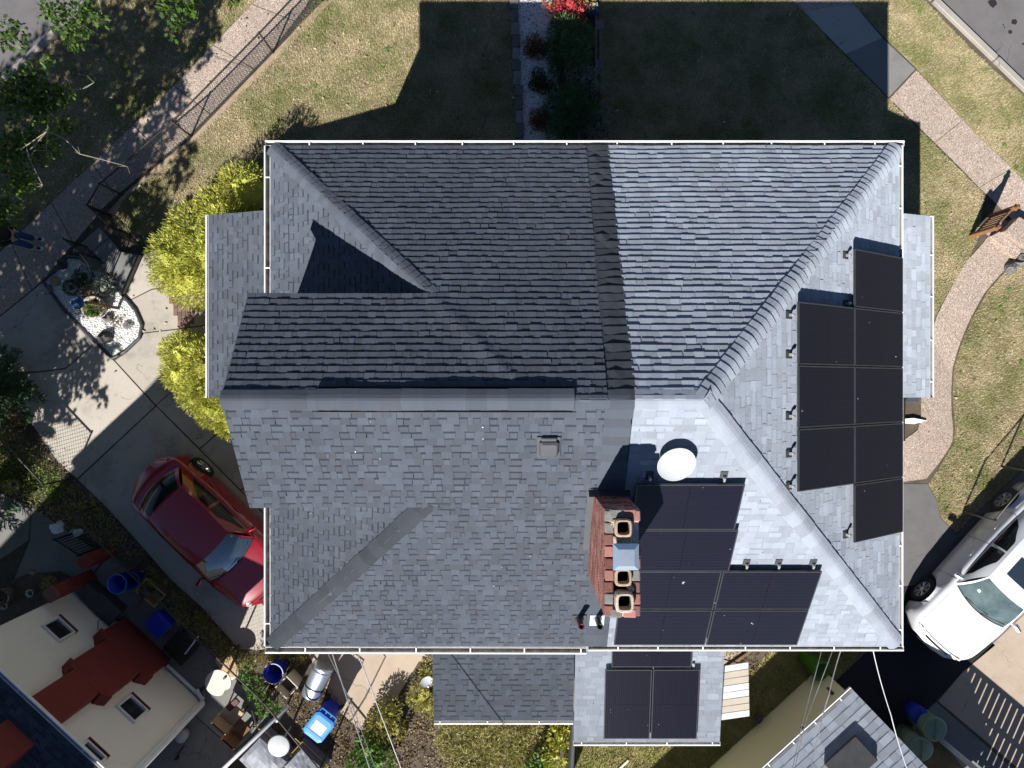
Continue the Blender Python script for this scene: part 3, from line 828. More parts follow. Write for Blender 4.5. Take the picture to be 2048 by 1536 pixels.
# party seam: strip of plain dark shingles lapping the two roofs
def seam(name, ya, yb, x0, x1, vv, seed):
    mb = MB(); g = random.Random(seed); e = .16
    L = abs(yb - ya) * S / math.cos(sl); n = int(L / e)
    nrm = Vector((0, math.sin(sl) * (1 if vv.y < 0 else -1), math.cos(sl)))
    for k in range(n):
        t0, t1 = k / n, (k + 1) / n + .012
        y0, y1 = ya + (yb - ya) * t0, ya + (yb - ya) * min(t1, 1)
        xs = [x0 + g.uniform(-1, 1), (x0 * 2 + x1) / 3, (x0 + 2 * x1) / 3, x1 + g.uniform(-1, 1)]
        hs = [.012, .016 + g.uniform(0, .02), .016 + g.uniform(0, .016), .026]
        low = [Npt(x, y0) + nrm * h for x, h in zip(xs, hs)]; top = [Npt(x, y1) + nrm * .010 for x in xs]; bot = [Npt(x, y0) - nrm * .004 for x in xs]
        mb.add(low + top + bot, [(i, i + 1, 5 + i, 4 + i) for i in range(3)] + [(8 + i, 9 + i, 1 + i, i) for i in range(3)])
        for a in (0, 3): mb.poly([bot[a], low[a], top[a], Npt(xs[a], y1) - nrm * .004])
    return mb.build(name, mt['sh_strip' if vv.y < 0 else 'sh_dark'], roof_d)
seam('seam_strip', YT, YR, 107, 140, vN, 5)
seam('seam_strip', YB, YR, 105, 138, vS, 6)

# hips
def dirs(p, q):  # down-slope directions square to a hip, in each plane
    t = (q - p).normalized()
    return t
mb = MB()
a, b = U(XL, YT, RE), U(HN[0], HN[1], Wr(HN[0]))
t = (b - a).normalized(); nN = Vector((0, math.sin(sl), math.cos(sl))); nS = Vector((0, -math.sin(sl), math.cos(sl))); nW = Vector((-math.sin(sw), 0, math.cos(sw))); nE = Vector((math.sin(se), 0, math.cos(se)))
def down(t, n_, want):
    d = t.cross(n_).normalized()
    if d.dot(want) < 0: d = -d
    return d
caps(mb, a, b + t * .05, down(t, nN, Y3), down(t, nW, -X3), seed=3, e=.14)
mb.build('hip_cap', mt['sh_dark'], roof_d); mb = MB()
a2, b2 = U(XL, YB, RE), U(HS[0], HS[1], Wr(HS[0]))
t2 = (b2 - a2).normalized()
caps(mb, a2, b2 + t2 * .1, down(t2, nS, -Y3), down(t2, nW, -X3), seed=4, e=.24, hi=.012)
mb.build('hip_cap', mt['sh_strip'], roof_d)
mb = MB()
a, b = U(XR, YT, RE), U(XE, YR, RR); t = (b - a).normalized()
caps(mb, a, b, down(t, nN, Y3), down(t, nE, X3), seed=5, e=.14, half=.175, hi=.018)
mb.build('hip_cap', mt['sh_light'], roof_l); mb = MB()
a, b = U(XR, YB, RE), U(XE, YR, RR); t = (b - a).normalized()
caps(mb, a, b, down(t, nS, -Y3), down(t, nE, X3), seed=6, e=.30, half=.175, hi=.009)
mb.build('hip_cap', mt['sh_light'], roof_l)
mb = MB()
caps(mb, Npt(XG - 1, YR), Npt(136, YR), -vN, -vS, seed=7, half=.17, e=.30, hi=.009)
mb.build('ridge_cap', mt['sh_dark'], roof_d)
mb = MB()
caps(mb, Npt(140, YR), Npt(XE + 2, YR), -vN, -vS, seed=8, half=.17, e=.30, hi=.009)
mb.build('ridge_cap', mt['sh_light'], roof_l)
# raised ridge vent with capped top
mb = MB()
p0, p1 = Npt(-222, YR), Npt(69, YR)
caps(mb, p0 + Z3 * .035, p1 + Z3 * .035, -vN, -vS, seed=9, half=.185, e=.30, hi=.008)
rv = mb.build('ridge_vent', mt['sh_dark'], roof_d)
mb = MB()
for d_, nn in ((-vN, nN), (-vS, nS)):
    for k in range(3):
        o_ = d_ * (.206 - k * .06)  # black vent strips, outermost set past the cap to paint its shade line
        q0, q1 = p0 + o_ + Z3 * .002, p1 + o_ + Z3 * .002
        mb.add([q0, q1, q1 + nn * .036, q0 + nn * .036, q0 - d_ * .012, q1 - d_ * .012, q1 + nn * .036 - d_ * .012, q0 + nn * .036 - d_ * .012], [(0, 1, 2, 3), (4, 5, 6, 7), (3, 2, 6, 7)])
mb.build('vent_mesh', mt['black'], rv) if False else mb.build('vent_shade_strip', mt['black'], roof_d)

# soffit / fascia and walls
wz = RE * D - .16
mb = MB()
def wallbox(x0, x1, y0, y1, z0, z1): mb.prism([Vector((x0 * S, -y1 * S, z0)), Vector((x1 * S, -y1 * S, z0)), Vector((x1 * S, -y0 * S, z0)), Vector((x0 * S, -y0 * S, z0))], z1 - z0)
wallbox(-335, 548, -330, 365, 0, wz)
mb.build('wall', mt['wall'], house)
mb = MB(); wallbox(XL + 2, XR - 2, YT + 2, YB - 2, wz + .003, wz + .05); mb.build('soffit', mt['trim'], house)
mb = MB()
for (x0, x1, y0, y1) in ((XL, XL + 2.5, YT, YB), (XR - 2.5, XR, YT, YB), (XL + 2.6, XR - 2.6, YT, YT + 2.5), (XL + 2.6, XR - 2.6, YB - 2.5, YB)):
    wallbox(x0, x1, y0, y1, wz + .052, RE * D - .022)
mb.build('fascia', mt['white'], house)
# front gable walls and barge boards
mb = MB()
gx = -316
g0, g1, gr = U(gx, -104, Wr(gx)), U(gx, 146, Wr(gx)), U(gx, YR, RR - .012)
zg = zN(-112.5) * D
top0, top1 = U(gx, -104, zN(-104) - .006), U(gx, 146, zN(146) - .006)
back0, back1 = U(HN[0], -104, zN(-104) - .006), U(HS[0], 146, zN(146) - .006)
bb0, bb1 = U(HN[0], -104, Wr(HN[0]) - .01), U(HS[0], 146, Wr(HS[0]) - .01)
mb.add([g0, g1, top1, gr, top0], [(0, 1, 2, 3, 4)])
mb.add([U(gx + .5, -104, Wr(gx) - .01), bb0, back0, top0], [(0, 1, 2, 3)])
mb.add([U(gx + .5, 146, Wr(gx) - .01), bb1, back1, top1], [(0, 1, 2, 3)])
mb.build('gable_wall', mt['trim'], house)
mb = MB()
for (ya, yb) in ((-112.5, YR), (154.5, YR)):
    A, B = Npt(XG, ya), Npt(XG, yb); A, B = A - Z3 * .006, B - Z3 * .006
    mb.add([A, B, B - Z3 * .14, A - Z3 * .14, A + X3 * .03, B + X3 * .03, B + X3 * .03 - Z3 * .14, A + X3 * .03 - Z3 * .14], [(0, 1, 2, 3), (4, 5, 6, 7), (0, 4, 7, 3), (3, 2, 6, 7)])
mb.build('barge_board', mt['trim'], house)

# gutters (roof edge line; the trough hangs outside it)
zt = RE * D - .012
def E(x, y): return Vector((x * S, -y * S, zt))
gt = 1.2
gutter(house, E(XL - 9, YT - gt), E(XR + 9, YT - gt), Y3, .95, off=.85, w=.095)
gutter(house, E(XL - gt, YT - gt), E(XL - gt, -114), -X3, 1.6, off=.62)
gutter(house, E(XL - gt, 156), E(XL - gt, YB + gt), -X3, 1.9, off=2.5)
gutter(house, E(XR + gt, YB + gt), E(XR + gt, YT - gt), X3, .78, off=.35, w=.075)
gutter(house, E(XL - 9, YB + gt) + Vector((0, -.02, 0)), E(109, YB + gt) + Vector((0, -.035, 0)), -Y3, 1.02, off=.75)
gutter(house, E(112, YB + gt), E(XR + 8, YB + gt), -Y3, .82, off=.5, w=.09)

# ---------------------------------------------------------------- porches and rear wings
def lean_to(nm, label, x0, x1, y0, y1, r_hi, r_lo, axis, mats, seed, tabs=(.085, .24), walls=True, inset_=14, posts=False):
    "mono-pitch roof falling towards axis ('E','W','S')"
    if axis == 'E': hi_ = [U(x0, y0, r_hi), U(x0, y1, r_hi)]; lo_ = [U(x1, y0, r_lo), U(x1, y1, r_lo)]; uh = Y3
    if axis == 'W': hi_ = [U(x1, y0, r_hi), U(x1, y1, r_hi)]; lo_ = [U(x0, y0, r_lo), U(x0, y1, r_lo)]; uh = Y3
    if axis == 'S': hi_ = [U(x0, y0, r_hi), U(x1, y0, r_hi)]; lo_ = [U(x0, y1, r_lo), U(x1, y1, r_lo)]; uh = X3
    vh = (hi_[0] - lo_[0]).normalized()
    mb = MB(); q = [lo_[0], lo_[1], hi_[1], hi_[0]]
    shingles(mb, lo_[0], uh, vh, q, seed=seed, tabs=tabs, hi=.008)
    dz = Z3 * .09
    mb.prism([p - dz - Z3 * .02 for p in q], .085, 1)
    o = mb.build(nm, mats, house); o['label'] = label
    return o, lo_, hi_
po, lo_, hi_ = lean_to('porch_roof', 'pale grey front porch roof', 549, 703, -283, 22.5, .194, .158, 'E', [mt['sh_light'], mt['sh_light_band']], 31, (.14, .28))
gutter(po, U(704, 22.5, .158) , U(704, -283, .158), X3, .9, off=.3, w=.08)
po, lo_, hi_ = lean_to('porch_roof', 'charcoal shingle porch roof', -520, -336, -290, 22.5, .181, .142, 'W', [mt['sh_dark'], mt['sh_dark_band']], 32)
gutter(po, U(-521, -290, .142), U(-521, 24, .142), -X3, 5, off=5.5, w=.06)
po, lo_, hi_ = lean_to('wing_roof', 'charcoal rear wing roof', -135.5, 106, 367, 584, .163, .132, 'S', [mt['sh_dark'], mt['sh_dark_band']], 33)
gutter(po, U(-135, 585, .132), U(106, 585, .132), -Y3, 1.1, off=.12, w=.075)
po, lo_, hi_ = lean_to('wing_roof', 'pale grey rear wing roof carrying three solar panels', 108, 361, 367, 621, .160, .131, 'S', [mt['sh_light'], mt['sh_light_band']], 34, (.16, .3))
gutter(po, U(107, 622, .131), U(362, 622, .131), -Y3, .95, off=.2, w=.085)
mb = MB()
wallbox(-128, 102, 366, 566, 0, .125 * D); wallbox(114, 352, 366, 604, 0, .124 * D)
mb.build('wing_wall', mt['wall'], house)
def post(mb, x, y, z): mb.bbox(Vector((x * S, -y * S, z / 2)), (.14, .14, z), .01)
for y in (-270, -130, 10):
    for x_, z_ in ((690, .158 * D - .12), (-505, .142 * D - .12)):
        mb = MB(); post(mb, x_, y, z_); mb.build('porch_post', mt['trim'], house)
def house_window(c, uh, w, h):
    nn = Vector((uh.y, -uh.x, 0)); Mx = Matrix((uh, nn, Z3)).transposed(); f = MB(); t_ = .07
    for (du, dz, a_, b_) in ((0, h / 2, w + t_, t_), (0, -h / 2, w + t_, t_), (-w / 2, 0, t_, h - t_ - .002), (w / 2, 0, t_, h - t_ - .002), (0, 0, w - t_ - .002, .045)):
        f.bbox(c + uh * du + nn * .02 + Z3 * dz, (a_, .09, b_), .008, M=Mx)
    o = f.build('window', mt['trim'], house); q = MB(); q.box(c + nn * .004, (w - .02, .012, h - .02), M=Mx); q.build('pane', mt['glass_dk'], o)
for z_ in (1.5, 3.55):
    for x_ in ((-270, 470) if z_ < 2 else (-270, -90, 180, 300, 470)): house_window(Vector((x_ * S, -365 * S, z_)), X3, .85, 1.2)
    for x_ in (-250, -60, 180, 330, 470): house_window(Vector((x_ * S, 330 * S, z_)), -X3, .85, 1.2)
    for y_ in (-220, -60, 120, 260):
        if z_ > 2 or y_ > 60: house_window(Vector((548 * S, -y_ * S, z_ + (.15 if z_ > 2 else 0))), Y3, .85, 1.1); house_window(Vector((-335 * S, -y_ * S, z_ + (.15 if z_ > 2 else 0))), -Y3, .85, 1.1)
# front porch floor and black railing
mb = MB(); wallbox(549, 690, -278, 20, 0, .5); mb.build('porch_floor', mt['conc_grey'], house)
mb = MB(); wallbox(-508, -336, -285, 18, 0, .4); mb.build('porch_floor', mt['conc_grey'], house)

# box vent
def on_plane(px, py, o_, n_, h=0.0):
    "where the line of sight through px,py meets a plane raised by h"
    cam = Vector((0, 0, D)); d = P(px, py, 0) - cam
    t = (o_ + n_ * h - cam).dot(n_) / d.dot(n_)
    return cam + d * t
bv = on_plane(1097, 892, OS, nS)
MS = Matrix((X3, vS, nS)).transposed()
mb = MB(); mb.bbox(bv + nS * .024, (.36, .38, .02), .006, M=MS)
mb.bbox(bv + nS * .075 + vS * .0, (.29, .27, .085), .03, M=MS)
mb.bbox(bv + nS * .045 + vS * .165, (.23, .06, .06), .01, M=MS)
mb.build('box_vent', mt['ventgrey'], house)
# two vent pipes
for (tx, ty, bx, by, m_, lb) in ((1166, 1254, 1158, 1236, 'redpipe', 'dark red vent pipe'), (1203, 1254, 1194, 1236, 'black', 'black vent pipe')):
    b_ = on_plane(bx, by, OS, nS); k = (D - b_.z) * S / D * 1.0
    # top sits straight above the base
    rt = Vector((tx - 1024, 768 - ty)); rb = Vector((bx - 1024, 768 - by))
    h = .46; top = b_ + Z3 * h
    mb = MB(); mb.tube([b_ - Z3 * .05, top], .05, 14, cap=False)
    mb.lathe(top - Z3 * .02, [(.053, -.03), (.056, .02), (.042, .02), (.042, -.2), (.001, -.2)], 14)
    pp = mb.build('vent_pipe', mt[m_], house, True); pp['label'] = lb
    mb = MB(); mb.lathe(b_, [(.10, -.03), (.085, .05), (.055, .10), (.05, .105)], 14)
    mb.bbox(b_ - vS * .03 + nS * .030, (.26, .28, .012), .004, M=MS)
    mb.build('pipe_boot', mt['lead'] if m_ == 'black' else mt['flash'], pp)

# ---------------------------------------------------------------- chimney
def brick_face(mb, o_, uh, w, z0, z1, nrm, bl=.2, bh=.075, mi=0, g=rng, poly=None):
    zc = z0; r_ = 0
    while zc < z1:
        u = -(bl / 2) * (r_ % 2)
        while u < w:
            a, b = max(u + .010, 0), min(u + bl - .010, w)
            if b - a > .02 and (poly is None or poly((a + b) / 2, zc)):
                h = min(bh - .021, z1 - zc - .004); c = o_ + uh * ((a + b) / 2) + Z3 * (zc + h / 2 - o_.z)
                Mx = Matrix((uh, nrm, Z3)).transposed()
                mb.box(c + nrm * .004 , (b - a, .014 + g.uniform(0, .005), h), mi=mi, M=Mx)
            u += bl
        zc += bh; r_ += 1
rt_ = .455; k = 1 - rt_
cx0, cx1 = 187 * k, 255 * k; cy0, cy1 = 252 * k, 466 * k
ztop = rt_ * D; zb = zN(cy1) * D - .2
mb = MB()
def ub(x, y, z): return Vector((x * S, -y * S, z))
mb.prism([ub(cx0, cy1, zb), ub(cx1, cy1, zb), ub(cx1, cy0, zb), ub(cx0, cy0, zb)], ztop - zb - .07, 1)
brick_face(mb, ub(cx0, cy1, zb), Y3, (cy1 - cy0) * S, zb + .35, ztop - .08, -X3)
brick_face(mb, ub(cx1, cy1, zb), Y3, (cy1 - cy0) * S, zb + .35, ztop - .08, X3)
brick_face(mb, ub(cx0, cy1, zb), X3, (cx1 - cx0) * S, zb + .1, ztop - .08, -Y3)
brick_face(mb, ub(cx0, cy0, zb), X3, (cx1 - cx0) * S, zb + 1.0, ztop - .08, Y3)
chim = mb.build('chimney', [mt['brick'], mt['mortar']], house)
# top course of bricks, laid flat round the rim
mb = MB(); g = random.Random(3)
W_, L_ = (cx1 - cx0) * S, (cy1 - cy0) * S
for side in (0, 1):
    n_ = 9
    for i in range(n_):
        yy = -cy1 * S + L_ * (i + .5) / n_
        if side == 1 and i in (6, 7): continue
        xx = cx0 * S + .05 if side == 0 else cx1 * S - .05
        mb.bbox((xx + g.uniform(-.008, .008), yy, ztop - .035 + g.uniform(-.01, .006)), (.12, L_ / n_ - .012, .075), .012, g.uniform(-.04, .04), mi=0 if g.random() < .75 else 1)
for yy in (-cy1 * S + .05, -cy0 * S - .05):
    for i in range(2):
        mb.bbox((cx0 * S + W_ * (.3 + .42 * i), yy, ztop - .034), (W_ * .38, .12, .075), .012, g.uniform(-.04, .04), mi=(i + 1) % 2)
mb.build('rim_bricks', [mt['brick'], mt['stone']], chim)
mb = MB(); mb.bbox((cx0 * S + W_ / 2, -(cy0 + cy1) / 2 * S, ztop - .10), (W_ - .2, L_ - .18, .06), .02)
for (y0_, y1_) in ((cy0 * S, 286 * k * S - .13), (286 * k * S + .13, 345 * k * S - .01), (345 * k * S, 384 * k * S - .125), (433 * k * S + .14, cy1 * S)):
    if y1_ - y0_ > .05: mb.bbox((cx0 * S + W_ / 2, -(y0_ + y1_) / 2, ztop - .04), (W_ - .2, y1_ - y0_, .06), .015)
for i in range(60):
    q_ = Vector((cx0 * S + W_ * g.uniform(.2, .8), -cy1 * S + L_ * g.uniform(.08, .92), ztop - .015))
    if all(abs(q_.x - xc_) > .13 or abs(q_.y + (py_ - 768) * k * S) > .14 for xc_ in ((cx0 + cx1) / 2 * S,) for py_ in (1054, 1152, 1201)): mb.rock(q_, (g.uniform(.03, .06), g.uniform(.03, .06), .022), i)
mb.build('mortar_crown', mt['crown'], chim)
def ring_sq(c, w, d, h, t, mat, name, par, tilt=0):
    mb = MB(); vs = []; n_ = 20
    def sq(a, b_, z, rr):
        out = []
        for k_ in range(n_):
            an = 2 * math.pi * (k_ + .5) / n_; ca, sa = math.cos(an), math.sin(an)
            q = (abs(ca) ** 5 + abs(sa) ** 5) ** (-1 / 5)
            out.append(Vector((c[0] + a * ca * q, c[1] + b_ * sa * q, c[2] + z)))
        return out
    rings = [sq(w / 2, d / 2, -.1, 0), sq(w / 2, d / 2, h - .012, 0), sq(w / 2 - .012, d / 2 - .012, h, 0), sq(w / 2 - t, d / 2 - t, h, 0), sq(w / 2 - t, d / 2 - t, -.16, 0)]
    vs = [v_ for r__ in rings for v_ in r__]
    fs = [(a * n_ + i, a * n_ + (i + 1) % n_, (a + 1) * n_ + (i + 1) % n_, (a + 1) * n_ + i) for a in range(4) for i in range(n_)]
    mb.add(vs, fs, 0); mb.poly(sq(w / 2 - t + .001, d / 2 - t + .001, -.155, 0), 1)
    return mb.build(name, [mat, mt['soot']], par)
xc = (cx0 + cx1) / 2 * S
def cpt(py): return -(py - 768) * k * S
ring_sq((xc - .0, cpt(1054), ztop), .235, .245, .10, .032, mt['flue'], 'flue', chim)
ring_sq((xc, cpt(1152), ztop), .23, .24, .09, .032, mt['flue'], 'flue', chim)
ring_sq((xc + .015, cpt(1201), ztop), .25, .27, .12, .036, mt['crown'], 'flue', chim)
# sheet metal cap on four legs over the second flue
mb = MB(); c = Vector((xc + .03, cpt(1113) * 1.0 - .0, ztop + .16)); kz = (1 - (ztop + .16) / D) / k
c = Vector(((1252 - 1024) * S * (1 - (ztop + .16) / D), -(1114 - 768) * S * (1 - (ztop + .16) / D), ztop + .16))
a_, b_ = .175, .18
def sqr(a, b, z): return [c + Vector((-a, -b, z)), c + Vector((a, -b, z)), c + Vector((a, b, z)), c + Vector((-a, b, z))]
vs = sqr(a_, b_, -.02) + sqr(a_, b_, 0) + sqr(.108, .112, .05)
mb.add(vs, [(i, (i + 1) % 4, 4 + (i + 1) % 4, 4 + i) for i in range(4)] + [(4 + i, 4 + (i + 1) % 4, 8 + (i + 1) % 4, 8 + i) for i in range(4)] + [(8, 9, 10, 11)])
for sx in (-1, 1):
    for sy in (-1, 1): mb.box(c + Vector((sx * .10, sy * .10, -.09)), (.02, .02, .16))
mb.build('metal_cap', mt['steel'], chim)
# flashing round the base
mb = MB()
f0 = on_plane(1168, 1143, OS, nS); f1 = on_plane(1179, 984, OS, nS)
for (ya, yb, xa) in ((cy1 + 4, cy0 - 6, cx0),):
    A, B = ub(xa - 9, ya - 40, zN(ya - 40) * D + .02), ub(xa - 9, yb, zN(yb) * D + .02)
    mb.add([A, B, B + X3 * .11 + Z3 * .03, A + X3 * .11 + Z3 * .03, A + Z3 * .06 + X3 * .1, B + Z3 * .12 + X3 * .1], [(0, 1, 2, 3), (3, 2, 5, 4)])
A, B = ub(cx0 - 8, cy0 - 7, zN(cy0 - 7) * D + .03), ub(cx1 + 6, cy0 - 7, zN(cy0 - 7) * D + .03)
mb.add([A, B, B - Y3 * .09 + Z3 * .12, A - Y3 * .09 + Z3 * .12], [(0, 1, 2, 3)])
mb.build('flashing', mt['flash'], chim)
# ================================================================ SOLAR PANELS
def basis(x, y, z, loc, sx=1, sy=1):
    m = Matrix((x * sx, y * sy, z)).transposed().to_4x4(); m.translation = loc; return m
PLn, PW = 1.66, .96
panel0 = thing('solar_panel', (0, 0, 0), 'p', 'solar panel')
mb = MB(); t_, hh = .022, .036
for (c, s_) in (((0, PW / 2 - t_ / 2, 0), (PLn, t_, hh)), ((0, -PW / 2 + t_ / 2, 0), (PLn, t_, hh)), ((PLn / 2 - t_ / 2, 0, 0), (t_, PW - 2 * t_ - .001, hh)), ((-PLn / 2 + t_ / 2, 0, 0), (t_, PW - 2 * t_ - .001, hh))):
    mb.bbox(c, s_, .003)
mb.bbox((0, 0, -.012), (PLn - 2 * t_ - .004, PW - 2 * t_ - .004, .008), .002)
mb.build('frame', mt['pframe'], panel0)
mb = MB(); a_, b_ = PLn / 2 - t_ + .002, PW / 2 - t_ + .002
mb.poly([(-a_, -b_, .0155), (a_, -b_, .0155), (a_, b_, .0155), (-a_, b_, .0155)])
mb.build('cells', mt['cells'], panel0)
def foot_mesh():
    mb = MB()
    mb.bbox((0, .05, -.05), (.045, .09, .03), .006); mb.bbox((0, .085, -.085), (.06, .05, .08), .006, mi=0)
    mb.bbox((0, .11, -.12), (.16, .22, .012), .004, mi=1); mb.tube([(0, .085, -.06), (0, .085, -.03)], .02, 8)
    me = mb.build('mounting_foot', [mt['rail'], mt['flash']]); m = me.data; bpy.data.objects.remove(me); return m
footm = foot_mesh()
used0 = [False]
def panel(x, y, z, loc, label, group, sx=1, sy=1, feet=()):
    o = panel0 if not used0[0] else copy_tree(panel0)
    used0[0] = True
    o['label'] = label; o['group'] = group
    M_ = basis(x, y, z, loc)
    o.matrix_world = M_; o.scale = (sx, sy, 1)
    return o
def feet_for(o, edge, ts):
    for t in ts:
        f = bpy.data.objects.new('mounting_foot', footm); col.objects.link(f); f.parent = o; f.scale = (.75, .75, .9)
        if edge == 'y': f.location = (t, PW / 2, 0)
        else: f.location = (PLn / 2, t, 0); f.rotation_euler = (0, 0, -math.pi / 2)
HP = .12
gS = 'panels on the pale south slope'; gE = 'panels on the east slope'; gR = 'panels on the rear wing'
sy_ = .985; FT = []
def SP(u, v): return OS + X3 * u + vS * v + nS * HP
south = [(2.735, 3.56, 'topmost solar panel of the block beside the chimney'), (2.80, 2.60, 'solar panel beside the chimney cap, below the topmost one'),
         (2.685, 1.645, 'solar panel left of centre seam, below the chimney flues'), (4.365, 1.645, 'short-row right solar panel whose top edge shows three silver feet'),
         (2.685, .67, 'bottom left solar panel above the south gutter by the vent pipes'), (4.365, .67, 'bottom right solar panel above the south gutter, nearest the pale corner')]
for u, v, lb in south:
    o = panel(X3, vS, nS, SP(u, v), lb, gS, 1, sy_)
    if v > 3: FT.append((o, 'y', (-.62, .52)))
    elif u > 4 and v > 1: FT.append((o, 'y', (-.42, .12, .70)))
yE = -Y3
def EP(w, v): return OE + Y3 * w + vE * v + nE * HP
wrd = ['topmost', 'second', 'third', 'fourth', 'lowest']
for i in range(5):
    o = panel(vE, yE, nE, EP(1.81 - 1.005 * i, .90), f'{wrd[i]} solar panel of the outer column along the east gutter', gE, .955, 1.03)
    if i == 0: FT.append((o, 'x', (-.38, .42)))
    if i == 4: FT.append((o, 'x', (.36,)))
for i in range(3):
    o = panel(vE, yE, nE, EP(.805 - 1.005 * i, 2.50), f'{["topmost", "middle", "lowest"][i]} solar panel of the inner column nearer the pale ridge', gE, .955, 1.03)
    FT.append((o, 'x', ((-.28, .33), (.30,), (-.10, .40))[i]))
# rear wing
w0, w1 = U(108, 621, .131), U(108, 367, .160)
vR = (w1 - w0).normalized(); nR = X3.cross(vR).normalized()
def wing(px, py): return on_plane(px, py, w0, nR, .10)
pa = wing(1302.5, 1337.0); pc = wing(1302.5, 1475)
Lr = (pa - pc).length
for px, lb in ((1255, 'left of two upright solar panels on the rear wing'), (1350, 'right of two upright solar panels on the rear wing')):
    a = wing(px, 1408)
    panel(vR, -X3, nR, (a + wing(px, 1409)) / 2, lb, gR, Lr / PLn, 1.045)
panel(X3, vR, nR, pa + vR * .52 + nR * .002 , 'solar panel lying crosswise on the rear wing, half under the main gutter', gR, 1.03, 1.0)
for q_ in FT: feet_for(*q_)
o = bpy.data.objects.new('mounting_foot', footm); col.objects.link(o)
o.parent = [q for q in bpy.data.objects if q.get('label', '').startswith('right of two')][0]; o.location = (PLn / 2, -PW / 2 + .12, 0); o.rotation_euler = (0, 0, -math.pi / 2)

# ---------------------------------------------------------------- satellite dishes
def dish(nm, label, c, r, n_, depth=.09, foot=None):
    q = Vector((0, 0, 1)).rotation_difference(n_).to_matrix()
    t = thing(nm, c, label, 'satellite dish')
    mb = MB(); prof = [(.001, 0)] + [(r * k / 10, depth * (k / 10) ** 2) for k in range(1, 11)] + [(r * 1.02, depth + .004), (r * 1.03, depth - .008), (r, depth - .014)] + [(r * k / 10, depth * (k / 10) ** 2 - .014) for k in range(9, 0, -1)]
    mb.lathe(c, prof, 40, M=q); mb.build('reflector', mt['dish'], t, True)
    return t, q
c = on_plane(1351, 925, OS, nS, .15)
nd = (nS + Vector((.12, -.05, .28))).normalized()
t, q = dish('satellite_dish', 'large white satellite dish on the pale slope between ridge and chimney', c, .285, nd, .06)
mb = MB(); base = on_plane(1351, 905, OS, nS, 0); mb.tube([base, base + nS * .1, c - nd * .02], .022, 8); mb.bbox(base + nS * .01, (.16, .16, .02), .004, M=MS); mb.build('mount', mt['rail'], t)
c = P(852, 1362, 2.35)
t, q = dish('satellite_dish', 'small white satellite dish with feed arm beside the charcoal rear wing', c, .135, Vector((.45, -.25, .85)).normalized(), .035)
mb = MB(); n2 = Vector((.45, -.25, .85)).normalized(); mb.tube([c - n2 * .01 + Vector((.09, -.06, 0)), c + Vector((.17, -.02, .13)), c + n2 * .2 + Vector((-.02, 0, -.02))], .010, 6); mb.bbox(c + n2 * .2 + Vector((-.02, 0, -.02)), (.05, .05, .07), .01); mb.build('feed_arm', mt['rail'], t)
mb = MB(); mb.tube([c - n2 * .02, c + Vector((.06, -.02, -.15)), Vector((-127 * S, c.y, c.z - .15))], .018, 8); mb.build('mount', mt['rail'], t)

# ================================================================ FENCES, RAILINGS
def fence(nm, label, line, h, posts, mat, mesh=.085, wr=.003, rail=.021, rp=.024, bottom=False, group=None):
    pts = [P(*q) for q in line]
    t = thing(nm, pts[0], label, 'fence', group)
    for q in posts:
        p = P(*q); mb = MB(); mb.tube([p - Z3 * .02, p + Z3 * (h + .02)], rp, 8); mb.lathe(p + Z3 * (h + .02), [(rp * 1.2, 0), (rp * 1.1, .02), (.005, .035)], 8); mb.build('post', mat, t, True)
    mb = MB(); mb.tube([p + Z3 * h for p in pts], rail, 8); mb.build('top_rail', mat, t, True)
    mb = MB(); r_ = .0042
    for a, b in zip(pts, pts[1:]):
        L = (b - a).length; d = (b - a) / L; nrm = Vector((-d.y, d.x, 0)); hm = h - .03; r_ = wr
        def seg(x0, z0, x1, z1, s_):
            p, q2 = a + d * x0 + Z3 * z0 + nrm * s_, a + d * x1 + Z3 * z1 + nrm * s_
            w = nrm * r_; u = (q2 - p).cross(nrm).normalized() * r_
            mb.add([p + w, p - w * .5 + u, p - w * .5 - u, q2 + w, q2 - w * .5 + u, q2 - w * .5 - u], [(0, 1, 4, 3), (1, 2, 5, 4), (2, 0, 3, 5)])
        k = -int(hm / mesh) - 1
        while k * mesh < L:
            x0 = k * mesh
            for sg in (1, -1):
                xa, za, xb, zb_ = (x0, .02, x0 + hm, .02 + hm) if sg > 0 else (x0 + hm, .02, x0, .02 + hm)
                # clip to 0..L
                if xa > xb: xa, za, xb, zb_ = xb, zb_, xa, za
                if xb <= 0 or xa >= L: continue
                if xa < 0: za = za + (zb_ - za) * (0 - xa) / (xb - xa); xa = 0
                if xb > L: zb_ = za + (zb_ - za) * (L - xa) / (xb - xa); xb = L
                seg(xa, za, xb, zb_, .004 * sg)
            k += 1
    mb.build('chain_link', mat, t)
    return t
fence('chain_link_fence', 'dark chain link fence between the left pavement and the dry front lawn', [(790, -142), (646, 2), (547, 106), (383, 273), (246, 390), (222, 430)], 1.02, [(790, -142), (646, 2), (547, 106), (383, 273), (246, 390), (222, 430)], mt['link'])
fence('chain_link_fence', 'dark chain link fence along the left edge of the concrete drive', [(-30, 775), (47, 854), (144, 957)], 1.1, [(-30, 775), (47, 854), (144, 957)], mt['link'], mesh=.10, wr=.0034)
fence('chain_link_fence', 'grey chain link fence in the weeds between red car and neighbour yard', [(196, 1012), (300, 1118), (395, 1212), (478, 1290), (557, 1366), (612, 1432), (662, 1492), (735, 1580)], 1.1, [(196, 1012), (300, 1118), (395, 1212), (478, 1290), (557, 1366), (662, 1492)], mt['link'], mesh=.11, wr=.0017)
fence('chain_link_fence', 'grey chain link fence on the lawn behind the white car', [(1925, 1023), (2002, 932), (2085, 836), (2200, 705)], 1.2, [(1925, 1023), (2002, 932), (2085, 836)], mt['link'], mesh=.12, wr=.0013)

